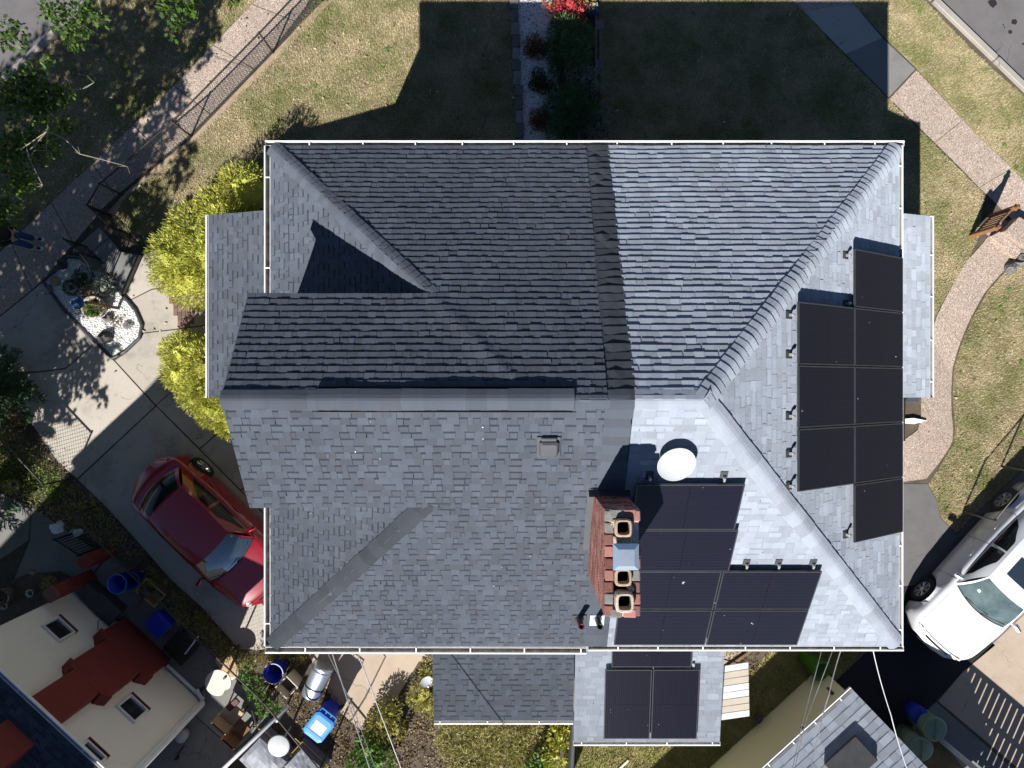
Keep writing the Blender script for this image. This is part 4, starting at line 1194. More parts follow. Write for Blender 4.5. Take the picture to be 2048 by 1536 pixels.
def bar_panel(mb, a, b, h, n, r=.008, rails=(.08, 1.0)):
    for z in rails: mb.tube([a + Z3 * h * z, b + Z3 * h * z], r * 1.5, 6)
    for i in range(n + 1):
        p = a + (b - a) * i / n; mb.tube([p + Z3 * .03, p + Z3 * h], r if 0 < i < n else r * 2, 6)
def iron(nm, label, segs, h, cat='railing', bars=9, r=.008):
    t = thing(nm, P(*segs[0][0]), label, cat)
    for a, b in segs:
        A, B = P(*a), P(*b); mb = MB(); mb.tube([A + Z3 * h, B + Z3 * h], r * 2, 6); mb.build('top_rail', mt['black'], t)
        mb = MB(); mb.tube([A + Z3 * .1, B + Z3 * .1], r * 1.3, 6)
        for i in range(1, bars): p = A + (B - A) * i / bars; mb.tube([p + Z3 * .1, p + Z3 * h], r, 5)
        mb.build('bars', mt['black'], t)
        for p in (A, B): mb = MB(); mb.tube([p, p + Z3 * (h + .04)], r * 2.6, 6); mb.build('post', mt['black'], t)
    return t
iron('iron_railing', 'black iron railing beside the entrance steps, lawn side', [((224, 434), (262, 470)), ((262, 470), (290, 494))], .95)
iron('iron_railing', 'black iron railing between entrance steps and rock garden', [((176, 494), (205, 520)), ((205, 520), (229, 552))], .95)
iron('iron_gate', 'black iron gate by the red pillars of the neighbour yard', [((205, 1092), (160, 1062))], 1.0, 'gate', 8, .012)
t = iron('iron_railing', 'black iron handrail beside the front porch steps', [((1768, 795), (1766, 874))], .95, bars=7, r=.010)
mb = MB(); mb.bbox(P(1826, 850, .06) * 1.0, (.5, .13, .05), .02); vs = [P(1798, 838, .05), P(1826, 836, .05), P(1852, 841, .03), P(1826, 848, .05), P(1798, 846, .05)]
mb = MB(); mb.prism(vs, .05); o = mb.build('splash_block', mt['white']); tag(o, 'white tapered splash block beside the front path', 'splash block')
mb = MB(); mb.bbox(P(1806, 798, .25), (.5, .17, .5), .015); o = mb.build('meter_box', mt['dkgrey']); tag(o, 'dark grey box on the ground beside the end of the front porch', 'box')

# wooden stair rail with balusters
a, b = P(1941, 472), P(1977, 434)
t = thing('wooden_railing', a, 'brown wooden stair railing with balusters above the path steps', 'railing')
d = (b - a).normalized(); ang = math.atan2(d.y, d.x)
for p in (a, b):
    mb = MB(); mb.bbox(p + Z3 * .48, (.10, .10, .96), .012, ang); mb.bbox(p + Z3 * .975, (.13, .13, .03), .01, ang); mb.rock(p + Z3 * 1.04, (.055, .055, .06), 2); mb.build('post', mt['wood_orange'], t)
for z in (.16, .86):
    mb = MB(); mb.bbox((a + b) / 2 + Z3 * z, ((b - a).length - .1, .045, .09), .008, ang); mb.build('rail', mt['wood'], t)
for i in range(1, 7):
    p = a + (b - a) * i / 7; mb = MB(); mb.bbox(p + Z3 * .51, (.035, .035, .64), .004, ang); mb.build('baluster', mt['wood'], t)
# path step slabs and cheek wall
mb = MB()
mb.prism([P(*q) for q in ((1976, 474), (2022, 520), (2036, 505), (1990, 466))], .17); mb.prism([P(*q) for q in ((1992, 468), (2036, 503), (2070, 470), (2020, 440))], .33)
tag(mb.build('path_steps', mt['pebble']), kind='structure')
mb = MB()
for i, q in enumerate(((2016, 538), (2026, 530), (2036, 518), (2044, 503), (2054, 488))): mb.rock(P(*q) + Z3 * .1, (.16, .12, .17), i)
tag(mb.build('stone_cheek', mt['stone']), 'low grey stone wall at the foot of the path steps', 'wall')

# ================================================================ PLANTS
def unit(n):
    v = nr.normal(size=(n, 3)); return v / np.linalg.norm(v, axis=1)[:, None]
SHAPES = {
 'rhomb': [(0, 0), (.5, .5), (1, 0), (.5, -.5)],
 'maple': [(0, 0), (.18, .42), (.48, .22), (.55, .62), (.75, .16), (1.05, 0), (.75, -.16), (.55, -.62), (.48, -.22), (.18, -.42)],
 'spray': [(0, 0), (.45, .35), (.6, .15), (1, .25), (1.1, -.05), (.7, -.12), (.5, -.4)],
}
def leaf_verts(p, ax, L, W, shape, droop=.0):
    n = len(p); sh = np.array(SHAPES[shape]); k = len(sh)
    ax = ax / np.linalg.norm(ax, axis=1)[:, None]
    r_ = unit(n); sd = np.cross(ax, r_); sd /= np.linalg.norm(sd, axis=1)[:, None] + 1e-9
    L = (L * nr.uniform(.6, 1.2, n))[:, None]
    out = np.empty((n, k, 3))
    for i, (u, v) in enumerate(sh):
        out[:, i] = p + ax * L * u + sd * L * (W * v) + np.array([0, 0, -1]) * L * droop * u * u
    return out.reshape(-1, 3), k
def lobes_pts(lobes, n, shell=(.72, 1.05), low=-.6):
    w = np.array([l[1][0] * l[1][1] + l[1][2] * l[1][0] for l in lobes]); cnt = (w / w.sum() * n).astype(int) + 1
    P_, N_ = [], []
    for (c, r_), m in zip(lobes, cnt):
        d = unit(int(m * 1.6)); d = d[d[:, 2] > low][:m]
        s_ = nr.uniform(shell[0] ** 2, shell[1] ** 2, len(d)) ** .5
        P_.append(np.array(c) + d * np.array(r_) * s_[:, None]); N_.append(d)
    return np.concatenate(P_), np.concatenate(N_)
def foliage(name, lobes, n, L, W, mat, parent, shape='rhomb', out=.75, up=.15, shell=(.72, 1.05), droop=.1, low=-.6):
    p, d = lobes_pts(lobes, n, shell, low)
    p = np.maximum(p, [-99, -99, .03])
    ax = d * out + unit(len(p)) * (1 - out) * 1.3 + np.array([0, 0, up])
    v, k = leaf_verts(p, ax, L, W, shape, droop)
    return npmesh(name, v, k, mat, parent)
def stems(mb, base, tops, r0=.02, r1=.006, bend=.15, mi=0):
    for q in tops:
        q = Vector(q); m = (base + q) / 2 + Vector((rng.uniform(-1, 1), rng.uniform(-1, 1), rng.uniform(0, 1))) * (q - base).length * bend
        mb.tube([base, m, q], [r0, (r0 + r1) / 2, r1], 5, mi)
def shrub(nm, label, lobes, n, L, W, mat, cat='shrub', shape='rhomb', core=.6, group=None, **kw):
    "lobes: (px,py,z,rx[,rz])"
    lb = []
    for q in lobes:
        c = P(q[0], q[1], q[2]); rz = q[4] if len(q) > 4 else q[3]
        lb.append((tuple(c), (q[3], q[3] * rng.uniform(.9, 1.1), rz)))
    bx = sum(l[0][0] for l in lb) / len(lb); by = sum(l[0][1] for l in lb) / len(lb)
    t = thing(nm, (bx, by, 0), label, cat, group)
    foliage('leaves', lb, n, L, W, mt[mat], t, shape, **kw)
    mb = MB(); stems(mb, Vector((bx, by, 0)), [(l[0][0] + rng.uniform(-.3, .3) * l[1][0], l[0][1] + rng.uniform(-.3, .3) * l[1][1], max(.05, l[0][2] + l[1][2] * rng.uniform(0, .5))) for l in lb for _ in range(3)], .022)
    mb.build('stems', mt['stem'], t)
    if core:
        mb = MB()
        for i, l in enumerate(lb): mb.rock(l[0], [q * core for q in l[1]], i)  # solid cores added inside the leaves to block light and darken the gaps
        mb.build('undergrowth', mt[mat], t)
    return t
# golden cypress hedges
shrub('golden_cypress', 'large golden yellow cypress shrub touching the dark front porch roof', [(500, 385, 1.1, .62, 1.0), (455, 425, 1.0, .62, .95), (400, 470, .95, .68, .9), (365, 515, .95, .66, .9), (390, 560, .9, .62, .85), (440, 520, 1.2, .75, 1.0), (470, 470, 1.3, .7, 1.0), (430, 580, .8, .45, .8), (490, 560, 1.1, .7, 1.0), (345, 550, .6, .45, .6)], 24000, .095, .42, 'lf_gold', shape='spray', core=.66, shell=(.72, 1.08))
shrub('golden_cypress', 'smaller golden yellow cypress shrub beside the driveway below the brick patch', [(380, 705, .9, .52, .85), (375, 745, .8, .5, .75), (410, 780, .9, .55, .85), (440, 815, .8, .5, .75), (430, 730, 1.1, .6, .9), (470, 840, .7, .45, .7), (478, 780, 1.0, .6, .9), (350, 700, .5, .3, .5)], 16500, .09, .42, 'lf_gold', shape='spray', core=.66, shell=(.72, 1.08))
shrub('rust_shrub', 'small dark purple shrub at the tip of the large golden cypress', [(470, 368, .35, .22)], 500, .06, .6, 'lf_rust', core=.4)

for hd in [o for o in bpy.data.objects if o.name.startswith('golden_cypress')]:
    lv = [k for k in kids(hd) if k.name.startswith('leaves')][0]; n_ = len(lv.data.vertices); co_ = np.empty(n_ * 3, np.float32); lv.data.vertices.foreach_get('co', co_); co_ = co_.reshape(-1, 7, 3)[:, 0] + np.array(hd.location)
    pk = co_[nr.integers(0, len(co_), 60)]; pk = pk[pk[:, 2] > .6][:14]
    pp = np.repeat(pk, 26, 0) + nr.normal(size=(len(pk) * 26, 3)) * .07
    v, k = leaf_verts(pp, unit(len(pp)) + np.array([0, 0, .5]), .08, .3, 'spray', .1)
    npmesh('dead_sprays', v, k, mt['lf_brown'], hd)

# big maple outside the left edge, branches reaching in
mroot = U(-1160, -70, 0)
t = thing('maple_tree', mroot, 'tall leafy maple whose branches reach in over the left pavement', 'tree')
sh = []
for (tx, ty, z, r_) in ((200, 80, 5.2, .95), (300, 50, 5.4, .85), (385, 0, 5.6, .7), (330, 130, 5.0, .6), (230, 180, 5.4, .95), (150, 250, 5.2, .95), (80, 330, 5.0, .95), (20, 430, 5.0, 1.0), (150, 340, 4.6, .8), (215, 270, 4.8, .55), (105, 150, 5.4, 1.0), (300, 420, 4.6, .55), (345, 455, 4.4, .4), (235, 395, 5.2, .5), (40, 520, 4.6, .85), (120, 480, 4.8, .8), (200, 500, 4.6, .6), (95, 590, 4.4, .55), (25, 640, 4.2, .6), (260, 330, 4.9, .35), (170, 440, 5.0, .6), (-60, 300, 5.4, 1.2), (-80, 480, 5.2, 1.2), (0, 220, 5.6, 1.0), (40, 690, 4.0, .45), (170, 600, 4.2, .35), (130, 660, 4.0, .35), (420, 60, 5.0, .3), (375, 300, 4.8, .25), (330, 245, 4.9, .4), (290, 300, 4.9, .5), (255, 335, 5.0, .55), (215, 380, 5.0, .6), (150, 430, 4.9, .65), (300, 470, 4.5, .5), (360, 345, 4.7, .3), (385, 420, 4.5, .3), (150, 560, 4.3, .5), (180, 540, 4.4, .45), (115, 610, 4.3, .4), (60, 610, 4.3, .5), (400, 100, 5.1, .3), (355, 190, 5.0, .3), (150, 715, 3.8, .42), (125, 770, 3.6, .42), (178, 755, 3.7, .36), (112, 815, 3.5, .3), (195, 700, 3.8, .34), (90, 700, 3.7, .42), (205, 790, 3.6, .16), (140, 835, 3.5, .16), (55, 650, 3.9, .5), (232, 690, 3.8, .16), (20, 590, 4.2, .5), (250, 560, 4.4, .2), (110, 660, 3.9, .3)):
    r = z / D; X = (tx - 1024) - r * 671; Y = (ty - 768) + r * 1536
    c = Vector((X * S, -Y * S, z))
    sh.append((tuple(c), (r_, r_, r_ * .7)))
foliage('leaves', sh, 27500, .15, .8, mt['lf_maple'], t, 'maple', out=.35, up=.2, shell=(.2, 1.05), droop=.25, low=-1)
vis = []
for (px, py, z, r_) in ((30, 190, 3.6, .55), (85, 205, 3.4, .45), (20, 300, 3.2, .5), (75, 290, 3.0, .45), (120, 190, 3.4, .3), (20, 70, 4.2, .35), (110, 25, 4.4, .35), (165, 18, 4.4, .25), (40, 370, 2.8, .4), (10, 420, 2.6, .35), (335, 12, 5.4, .22), (352, 48, 5.0, .16), (380, 8, 5.4, .22), (470, -6, 5.6, .16), (205, 40, 4.4, .14), (150, 70, 4.0, .3), (135, 250, 3.0, .22), (60, 150, 3.6, .3), (345, 70, 4.9, .1), (95, 120, 3.9, .16)):
    vis.append((tuple(P(px, py, z)), (r_, r_, r_ * .5)))
foliage('leaves', vis, 3400, .10, .8, mt['lf_maple'], t, 'maple', out=.3, up=.15, shell=(.1, 1.05), droop=.3, low=-1)
mb = MB(); mb.tube([mroot, mroot + Vector((.1, .05, 1.5)), mroot + Vector((.05, .1, 3.2)), mroot + Vector((.3, .2, 5.8))], [.26, .2, .17, .08], 12); mb.build('trunk', mt['bark'], t, True)
mb = MB()
hub = mroot + Vector((.05, .1, 3.0))
for c, _r in sh: stems(mb, hub + Vector((0, 0, rng.uniform(0, 1.6))), [c], .05, .012, .1)
for c, _r in vis:
    tw = MB(); c_ = Vector(c); d_ = Vector((rng.uniform(.3, 1), rng.uniform(-.6, .6), 0)).normalized() * _r[0]
    tw.tube([c_ - d_ * .9, c_ - d_ * .2 + Vector((0, 0, .04)), c_ + d_ * .5], [.011, .007, .003], 5)
    for k_ in range(5): q_ = c_ + d_ * rng.uniform(-.6, .4); tw.tube([q_, q_ + Vector((rng.uniform(-1, 1), rng.uniform(-1, 1), rng.uniform(-.2, .2))) * _r[0] * .6], [.006, .002], 4)
    tw.build('twig', mt['bark'], t)
mb.build('branches', mt['bark'], t)
for path in ([(40, 300), (95, 262), (130, 278), (160, 308), (200, 318), (255, 333)], [(50, 190), (120, 180), (165, 178), (188, 165)], [(40, 250), (60, 320), (85, 370), (62, 380)], [(190, -30), (200, 8), (205, 35)], [(60, 300), (95, 262), (92, 300), (68, 302)]):
    zs = 3.3; mb = MB(); mb.tube([P(x, y, zs - .02 * i) for i, (x, y) in enumerate(path)], [.011 * (1 - i / (len(path) + .5)) + .003 for i in range(len(path))], 5)
    for i in range(1, len(path)):
        for _ in range(2):
            q = P(*path[i], zs - .02 * i); mb.tube([q, q + Vector((rng.uniform(-.16, .16), rng.uniform(-.16, .16), rng.uniform(-.05, .1)))], [.005, .002], 4)
    mb.build('bare_twig', mt['twig'], t)

def conifer(label, u, h, rad, seed, n_whorl=11, L=.11):
    base = U(u[0], u[1], 0); t = thing('spruce_tree', base, label, 'tree')
    mb = MB(); mb.tube([base, base + Z3 * h * .5, base + Z3 * h], [.09, .05, .01], 8); mb.build('trunk', mt['bark'], t, True)
    pts, ax = [], []; br = MB(); g = random.Random(seed)
    for w in range(n_whorl):
        z = h * (.12 + .85 * w / n_whorl); R_ = rad * (1 - .92 * w / n_whorl)
        for k in range(8 if w < 8 else 6):
            a = g.uniform(0, 6.283); l = R_ * g.uniform(.75, 1.1); d = Vector((math.cos(a), math.sin(a), g.uniform(-.15, .12)))
            b0 = base + Z3 * z; tip = b0 + d * l; br.tube([b0, tip], [.014, .004], 4)
            sd = Vector((-d.y, d.x, 0))
            m = int(l * 26) + 3
            for i in range(m):
                f = .15 + .85 * i / m; q = b0 + d * l * f
                for s_ in (-1, 1):
                    tw = (sd * s_ * g.uniform(.5, 1) + d * .7); tl = l * .32 * (1.1 - f) + .05
                    for j in range(4):
                        pts.append(q + tw * tl * (j / 4)); ax.append(tw + d * .4 + Vector((g.uniform(-.4, .4), g.uniform(-.4, .4), g.uniform(-.2, .4))))
    v, k = leaf_verts(np.array(pts), np.array(ax), L, .28, 'rhomb', .1)
    npmesh('needles', v, k, mt['lf_conifer'], t); br.build('branches', mt['bark'], t)
conifer('green spruce tree at the left edge beside the concrete drive', (-1008, 12), 3.0, 1.15, 3)
conifer('tall spruce tree outside the left edge shading the concrete drive', (-1062, 300), 4.6, 1.25, 4, 13)

# rock garden
mb = MB(); Lb = len(BED)
mb.tube([P(x, y) + Z3 * .05 for x, y in BED + BED[:1]], .045, 8)
tag(mb.build('bed_edging', mt['dkgrey']), 'dark edging strip round the white gravel rock garden', 'edging')
def boulder(label, px, py, s_, m_, seed, nm='boulder'):
    mb = MB(); mb.rock(P(px, py) + Z3 * s_[2] * .55, s_, seed); tag(mb.build(nm, mt[m_], smooth=False), label, 'rock')
boulder('dark boulder on the sunlit white gravel', 214, 676, (.17, .17, .16), 'stone_dark', 1)
boulder('flat grey slab stone on the white gravel', 258, 650, (.14, .11, .07), 'stone', 2)
boulder('round grey stone beside the ring planter', 219, 638, (.11, .1, .13), 'stone', 3)
boulder('tan boulder at the shaded end of the rock garden', 114, 563, (.11, .14, .12), 'stone_tan', 4)
boulder('pale stone in the corner of the rock garden by the pavement', 103, 580, (.07, .12, .08), 'stone', 5)
boulder('dark lump of rock at the rear of the rock garden', 128, 530, (.15, .13, .15), 'stone_dark', 6)
shrub('garden_plant', 'dark green bush in the middle of the rock garden', [(168, 552, .2, .2), (160, 560, .18, .15)], 420, .08, .35, 'lf_dark', core=.4)
shrub('garden_plant', 'small dark plant near the drive side of the rock garden', [(142, 575, .15, .16)], 300, .07, .35, 'lf_dark', core=.4)
shrub('garden_plant', 'grey green spiky plant beside the rock garden railing', [(208, 575, .2, .24), (222, 570, .15, .16)], 480, .10, .25, 'lf_grey', core=.4)
shrub('garden_plant', 'rust brown plant behind the ring planter', [(183, 585, .16, .2), (195, 592, .15, .15)], 420, .07, .4, 'lf_rust', core=.4)
shrub('garden_plant', 'tiny reddish succulent beside the flat slab stone', [(234, 645, .06, .1)], 160, .05, .4, 'lf_rust', core=.3)
c = P(200, 617); t = thing('ring_planter', c, 'round pale stone planter with a green plant in the rock garden', 'planter')
mb = MB(); mb.lathe(c, [(.20, 0), (.26, .26), (.29, .28), (.29, .33), (.235, .33), (.22, .1), (.001, .1)], 26); mb.build('pot', mt['terracotta'], t, True)
mb = MB(); mb.lathe(c + Z3 * .2, [(.225, 0), (.2, .02), (.001, .03)], 20); mb.build('soil', mt['earth'], t)
foliage('leaves', [(tuple(c + Vector((.05, -.06, .34))), (.16, .15, .14))], 260, .09, .5, mt['lf_green'], t, shape='maple')
c = P(238, 617); t = thing('garden_post', c, 'brown garden post topped by a round blue bowl in the rock garden', 'bird bath')
mb = MB(); mb.bbox(c + Z3 * .7, (.065, .065, 1.4), .008); mb.build('post', mt['wood'], t)
mb = MB(); cc = P(157, 606, 1.5); mb.tube([c + Z3 * 1.38, cc - Z3 * .02], .014, 6); mb.build('arm', mt['black'], t)
mb = MB(); mb.lathe(cc, [(.05, -.03), (.135, .0), (.148, .035), (.138, .04), (.12, .02), (.001, .012)], 26); mb.build('bowl', mt['bluetop'], t, True)

# front planting bed
mb = MB(); y = -30
while y < 330:
    L_ = rng.uniform(20, 30); x = 1023 + (y / 330) * 14 + rng.uniform(-2, 2)
    mb.bbox(P(x + 6, y + L_ / 2) + Z3 * .05, (.19 + rng.uniform(-.03, .04), L_ * S - .012, .1), .012, rng.uniform(-.06, .06)); y += L_
tag(mb.build('paver_edging', mt['paver']), 'row of grey paver stones edging the white gravel bed', 'edging')
mb = MB(); mb.bbox(P(1191, 140) + Z3 * .04, (.05, 4.2, .09), .01); tag(mb.build('bed_edging', mt['stone']), 'thin pale edging strip between planting bed and shaded lawn', 'edging')
for (x, y, lb) in ((1199, 51, 'grey stepping stone by the blue sack at the top edge'), (1199, 130, 'grey stepping stone halfway along the shaded planting bed')):
    mb = MB(); mb.bbox(P(x, y) + Z3 * .03, (.2, .26, .05), .02, .2); tag(mb.build('stepping_stone', mt['stone']), lb, 'stone')
shrub('red_shrub', 'bright red leaved shrub at the top edge', [(1140, 10, .5, .34), (1120, 22, .4, .25), (1160, -8, .5, .3), (1148, 34, .35, .2), (1110, -8, .5, .3)], 900, .09, .45, 'lf_red', core=.3)
shrub('yellow_shrub', 'yellow green shrub mixed round the red one at the top edge', [(1100, 8, .3, .2), (1172, 4, .35, .22), (1158, 40, .3, .16), (1118, 42, .25, .18), (1145, -20, .4, .3)], 800, .07, .4, 'lf_olive', core=.3)
shrub('rust_shrub', 'round rusty shrub on the shaded white gravel near the top', [(1068, 88, .22, .24, .25), (1078, 100, .2, .22), (1060, 102, .15, .16)], 1300, .07, .4, 'lf_rust', core=.25, out=.35, shell=(.2, 1.1))
shrub('dark_shrub', 'round dark shrub halfway along the shaded gravel', [(1076, 155, .25, .22, .25), (1088, 172, .2, .2), (1070, 170, .15, .14)], 1100, .07, .4, 'lf_dark', core=.25, out=.35, shell=(.2, 1.1))
shrub('rust_shrub', 'round rusty shrub on the gravel nearest the roof gutter', [(1076, 232, .22, .2, .22), (1088, 244, .22, .2), (1072, 248, .15, .15)], 1100, .07, .4, 'lf_rust', core=.25, out=.35, shell=(.2, 1.1))
shrub('evergreen_shrub', 'feathery green evergreen in the upper part of the shaded bed', [(1130, 70, .45, .4), (1150, 105, .6, .35), (1122, 130, .3, .28), (1168, 75, .4, .25), (1110, 100, .25, .25), (1160, 130, .35, .22)], 6200, .10, .3, 'lf_conifer', shape='spray', core=.3, shell=(.4, 1.1))
shrub('evergreen_shrub', 'feathery green evergreen in the lower part of the shaded bed', [(1140, 205, .45, .4), (1135, 245, .45, .38), (1165, 230, .4, .4), (1120, 270, .35, .3), (1105, 215, .2, .2), (1150, 180, .35, .25), (1175, 200, .3, .22), (1112, 180, .2, .18)], 7500, .10, .3, 'lf_conifer', shape='spray', core=.3, shell=(.4, 1.1))
shrub('speckled_shrub', 'grey speckled shrub leaning over the edging strip', [(1165, 160, .5, .35), (1190, 165, .5, .3), (1205, 190, .4, .25), (1150, 140, .5, .25)], 1500, .06, .55, 'lf_grey', core=.2)
shrub('speckled_shrub', 'grey speckled shrub beside the roof gutter', [(1195, 250, .45, .3), (1216, 262, .4, .22), (1180, 275, .4, .3), (1205, 225, .4, .22)], 1400, .06, .55, 'lf_grey', core=.2)
c = P(1180, 24); t = thing('blue_sack', c, 'dark blue lettered sack lying beside the red shrub', 'sack')
mb = MB(); mb.rock(c + Z3 * .1, (.2, .17, .12), 9); mb.build('sack', mt['blue_navy'] if 'blue_navy' in mt else mt['jeans'], t, True)

# rear shrubs
shrub('rear_shrub', 'brown and green bush with dry tips on the sunny rear patio', [(765, 1440, .4, .36), (780, 1420, .35, .3), (755, 1465, .35, .3), (790, 1460, .3, .26)], 1500, .08, .45, 'lf_olive', core=.5)
shrub('rear_shrub', 'rust tipped low bush beside the brown and green one', [(770, 1445, .55, .2), (760, 1430, .5, .16)], 350, .06, .4, 'lf_rust', core=0)
shrub('rear_shrub', 'fresh green leafy bush at the bottom edge beside the wires', [(738, 1500, .5, .34), (760, 1520, .45, .32), (722, 1525, .4, .3), (750, 1482, .4, .2)], 1100, .11, .6, 'lf_green', core=.45)
shrub('rear_shrub', 'olive bush under the small satellite dish', [(848, 1385, .45, .32), (835, 1395, .35, .25), (860, 1340, .4, .25), (855, 1410, .3, .25)], 1500, .08, .4, 'lf_olive', core=.5)
shrub('vine', 'pale green vine climbing the grey chain link fence', [(505, 1365, .8, .22), (515, 1385, .9, .2), (530, 1405, .9, .18), (495, 1345, .7, .18), (555, 1415, .8, .14), (525, 1425, .9, .12)], 520, .09, .75, 'lf_green', cat='vine', core=0, shape='maple', shell=(.1, 1.05))
shrub('rear_shrub', 'bright yellow green bush against the dark fence rail', [(1118, 1475, .5, .25), (1110, 1510, .45, .3), (1122, 1450, .5, .22)], 900, .10, .6, 'lf_gold', core=.4)
shrub('rear_shrub', 'green rose bush at the bottom edge left of the dark rail', [(1085, 1525, .4, .3), (1070, 1550, .4, .3)], 600, .10, .6, 'lf_green', core=.4)
# wild growth: too many to count
def weeds(name, poly, n, L, W, mat, zmax=.35):
    p = scatter(poly, 60)
    if len(p) == 0: return
    p = p[nr.integers(0, len(p), n)] + nr.normal(size=(n, 3)) * [.09, .09, 0]; p[:, 2] = nr.uniform(.01, zmax, n) * nr.uniform(.3, 1, n)
    ax = unit(n) + np.array([0, 0, .7]); v, k = leaf_verts(p, ax, L, W, 'rhomb', .25)
    tag(npmesh(name, v, k, mt[mat]), kind='stuff')
WB = [(868, 1440), (1085, 1440), (1085, 1560), (900, 1560)]
weeds('weeds', WB, 7000, .13, .13, 'lf_olive'); weeds('weeds', WB, 5200, .14, .09, 'lf_straw', .38)
GS = [(0, 810), (40, 850), (118, 935), (213, 1018), (273, 1085), (300, 1112), (262, 1112), (180, 1070), (60, 1000), (-60, 970), (-60, 800)]
weeds('weeds', GS, 4200, .10, .22, 'lf_olive', .3); weeds('weeds', [(0, 850), (60, 900), (140, 960), (120, 1010), (0, 960)], 2200, .10, .25, 'lf_green', .3); weeds('weeds', GS, 1800, .12, .1, 'lf_straw', .3)
GS2 = [(300, 1118), (345, 1165), (405, 1222), (470, 1296), (540, 1300), (620, 1310), (560, 1340), (480, 1330), (380, 1250), (315, 1185)]
weeds('weeds', GS2, 4200, .10, .22, 'lf_olive', .35); weeds('weeds', GS2, 1500, .12, .1, 'lf_brown', .3)
weeds('leaf_mulch', [(640, 1350), (700, 1440), (740, 1480), (700, 1540), (600, 1480), (560, 1370)], 3600, .06, .6, 'lf_brown', .04)
weeds('leaf_mulch', [(780, 1400), (880, 1440), (900, 1540), (700, 1560), (740, 1480)], 2600, .06, .6, 'lf_brown', .04)
weeds('leaf_mulch', [(1450, 1300), (1530, 1290), (1510, 1340), (1450, 1380)], 900, .06, .6, 'lf_brown', .03)
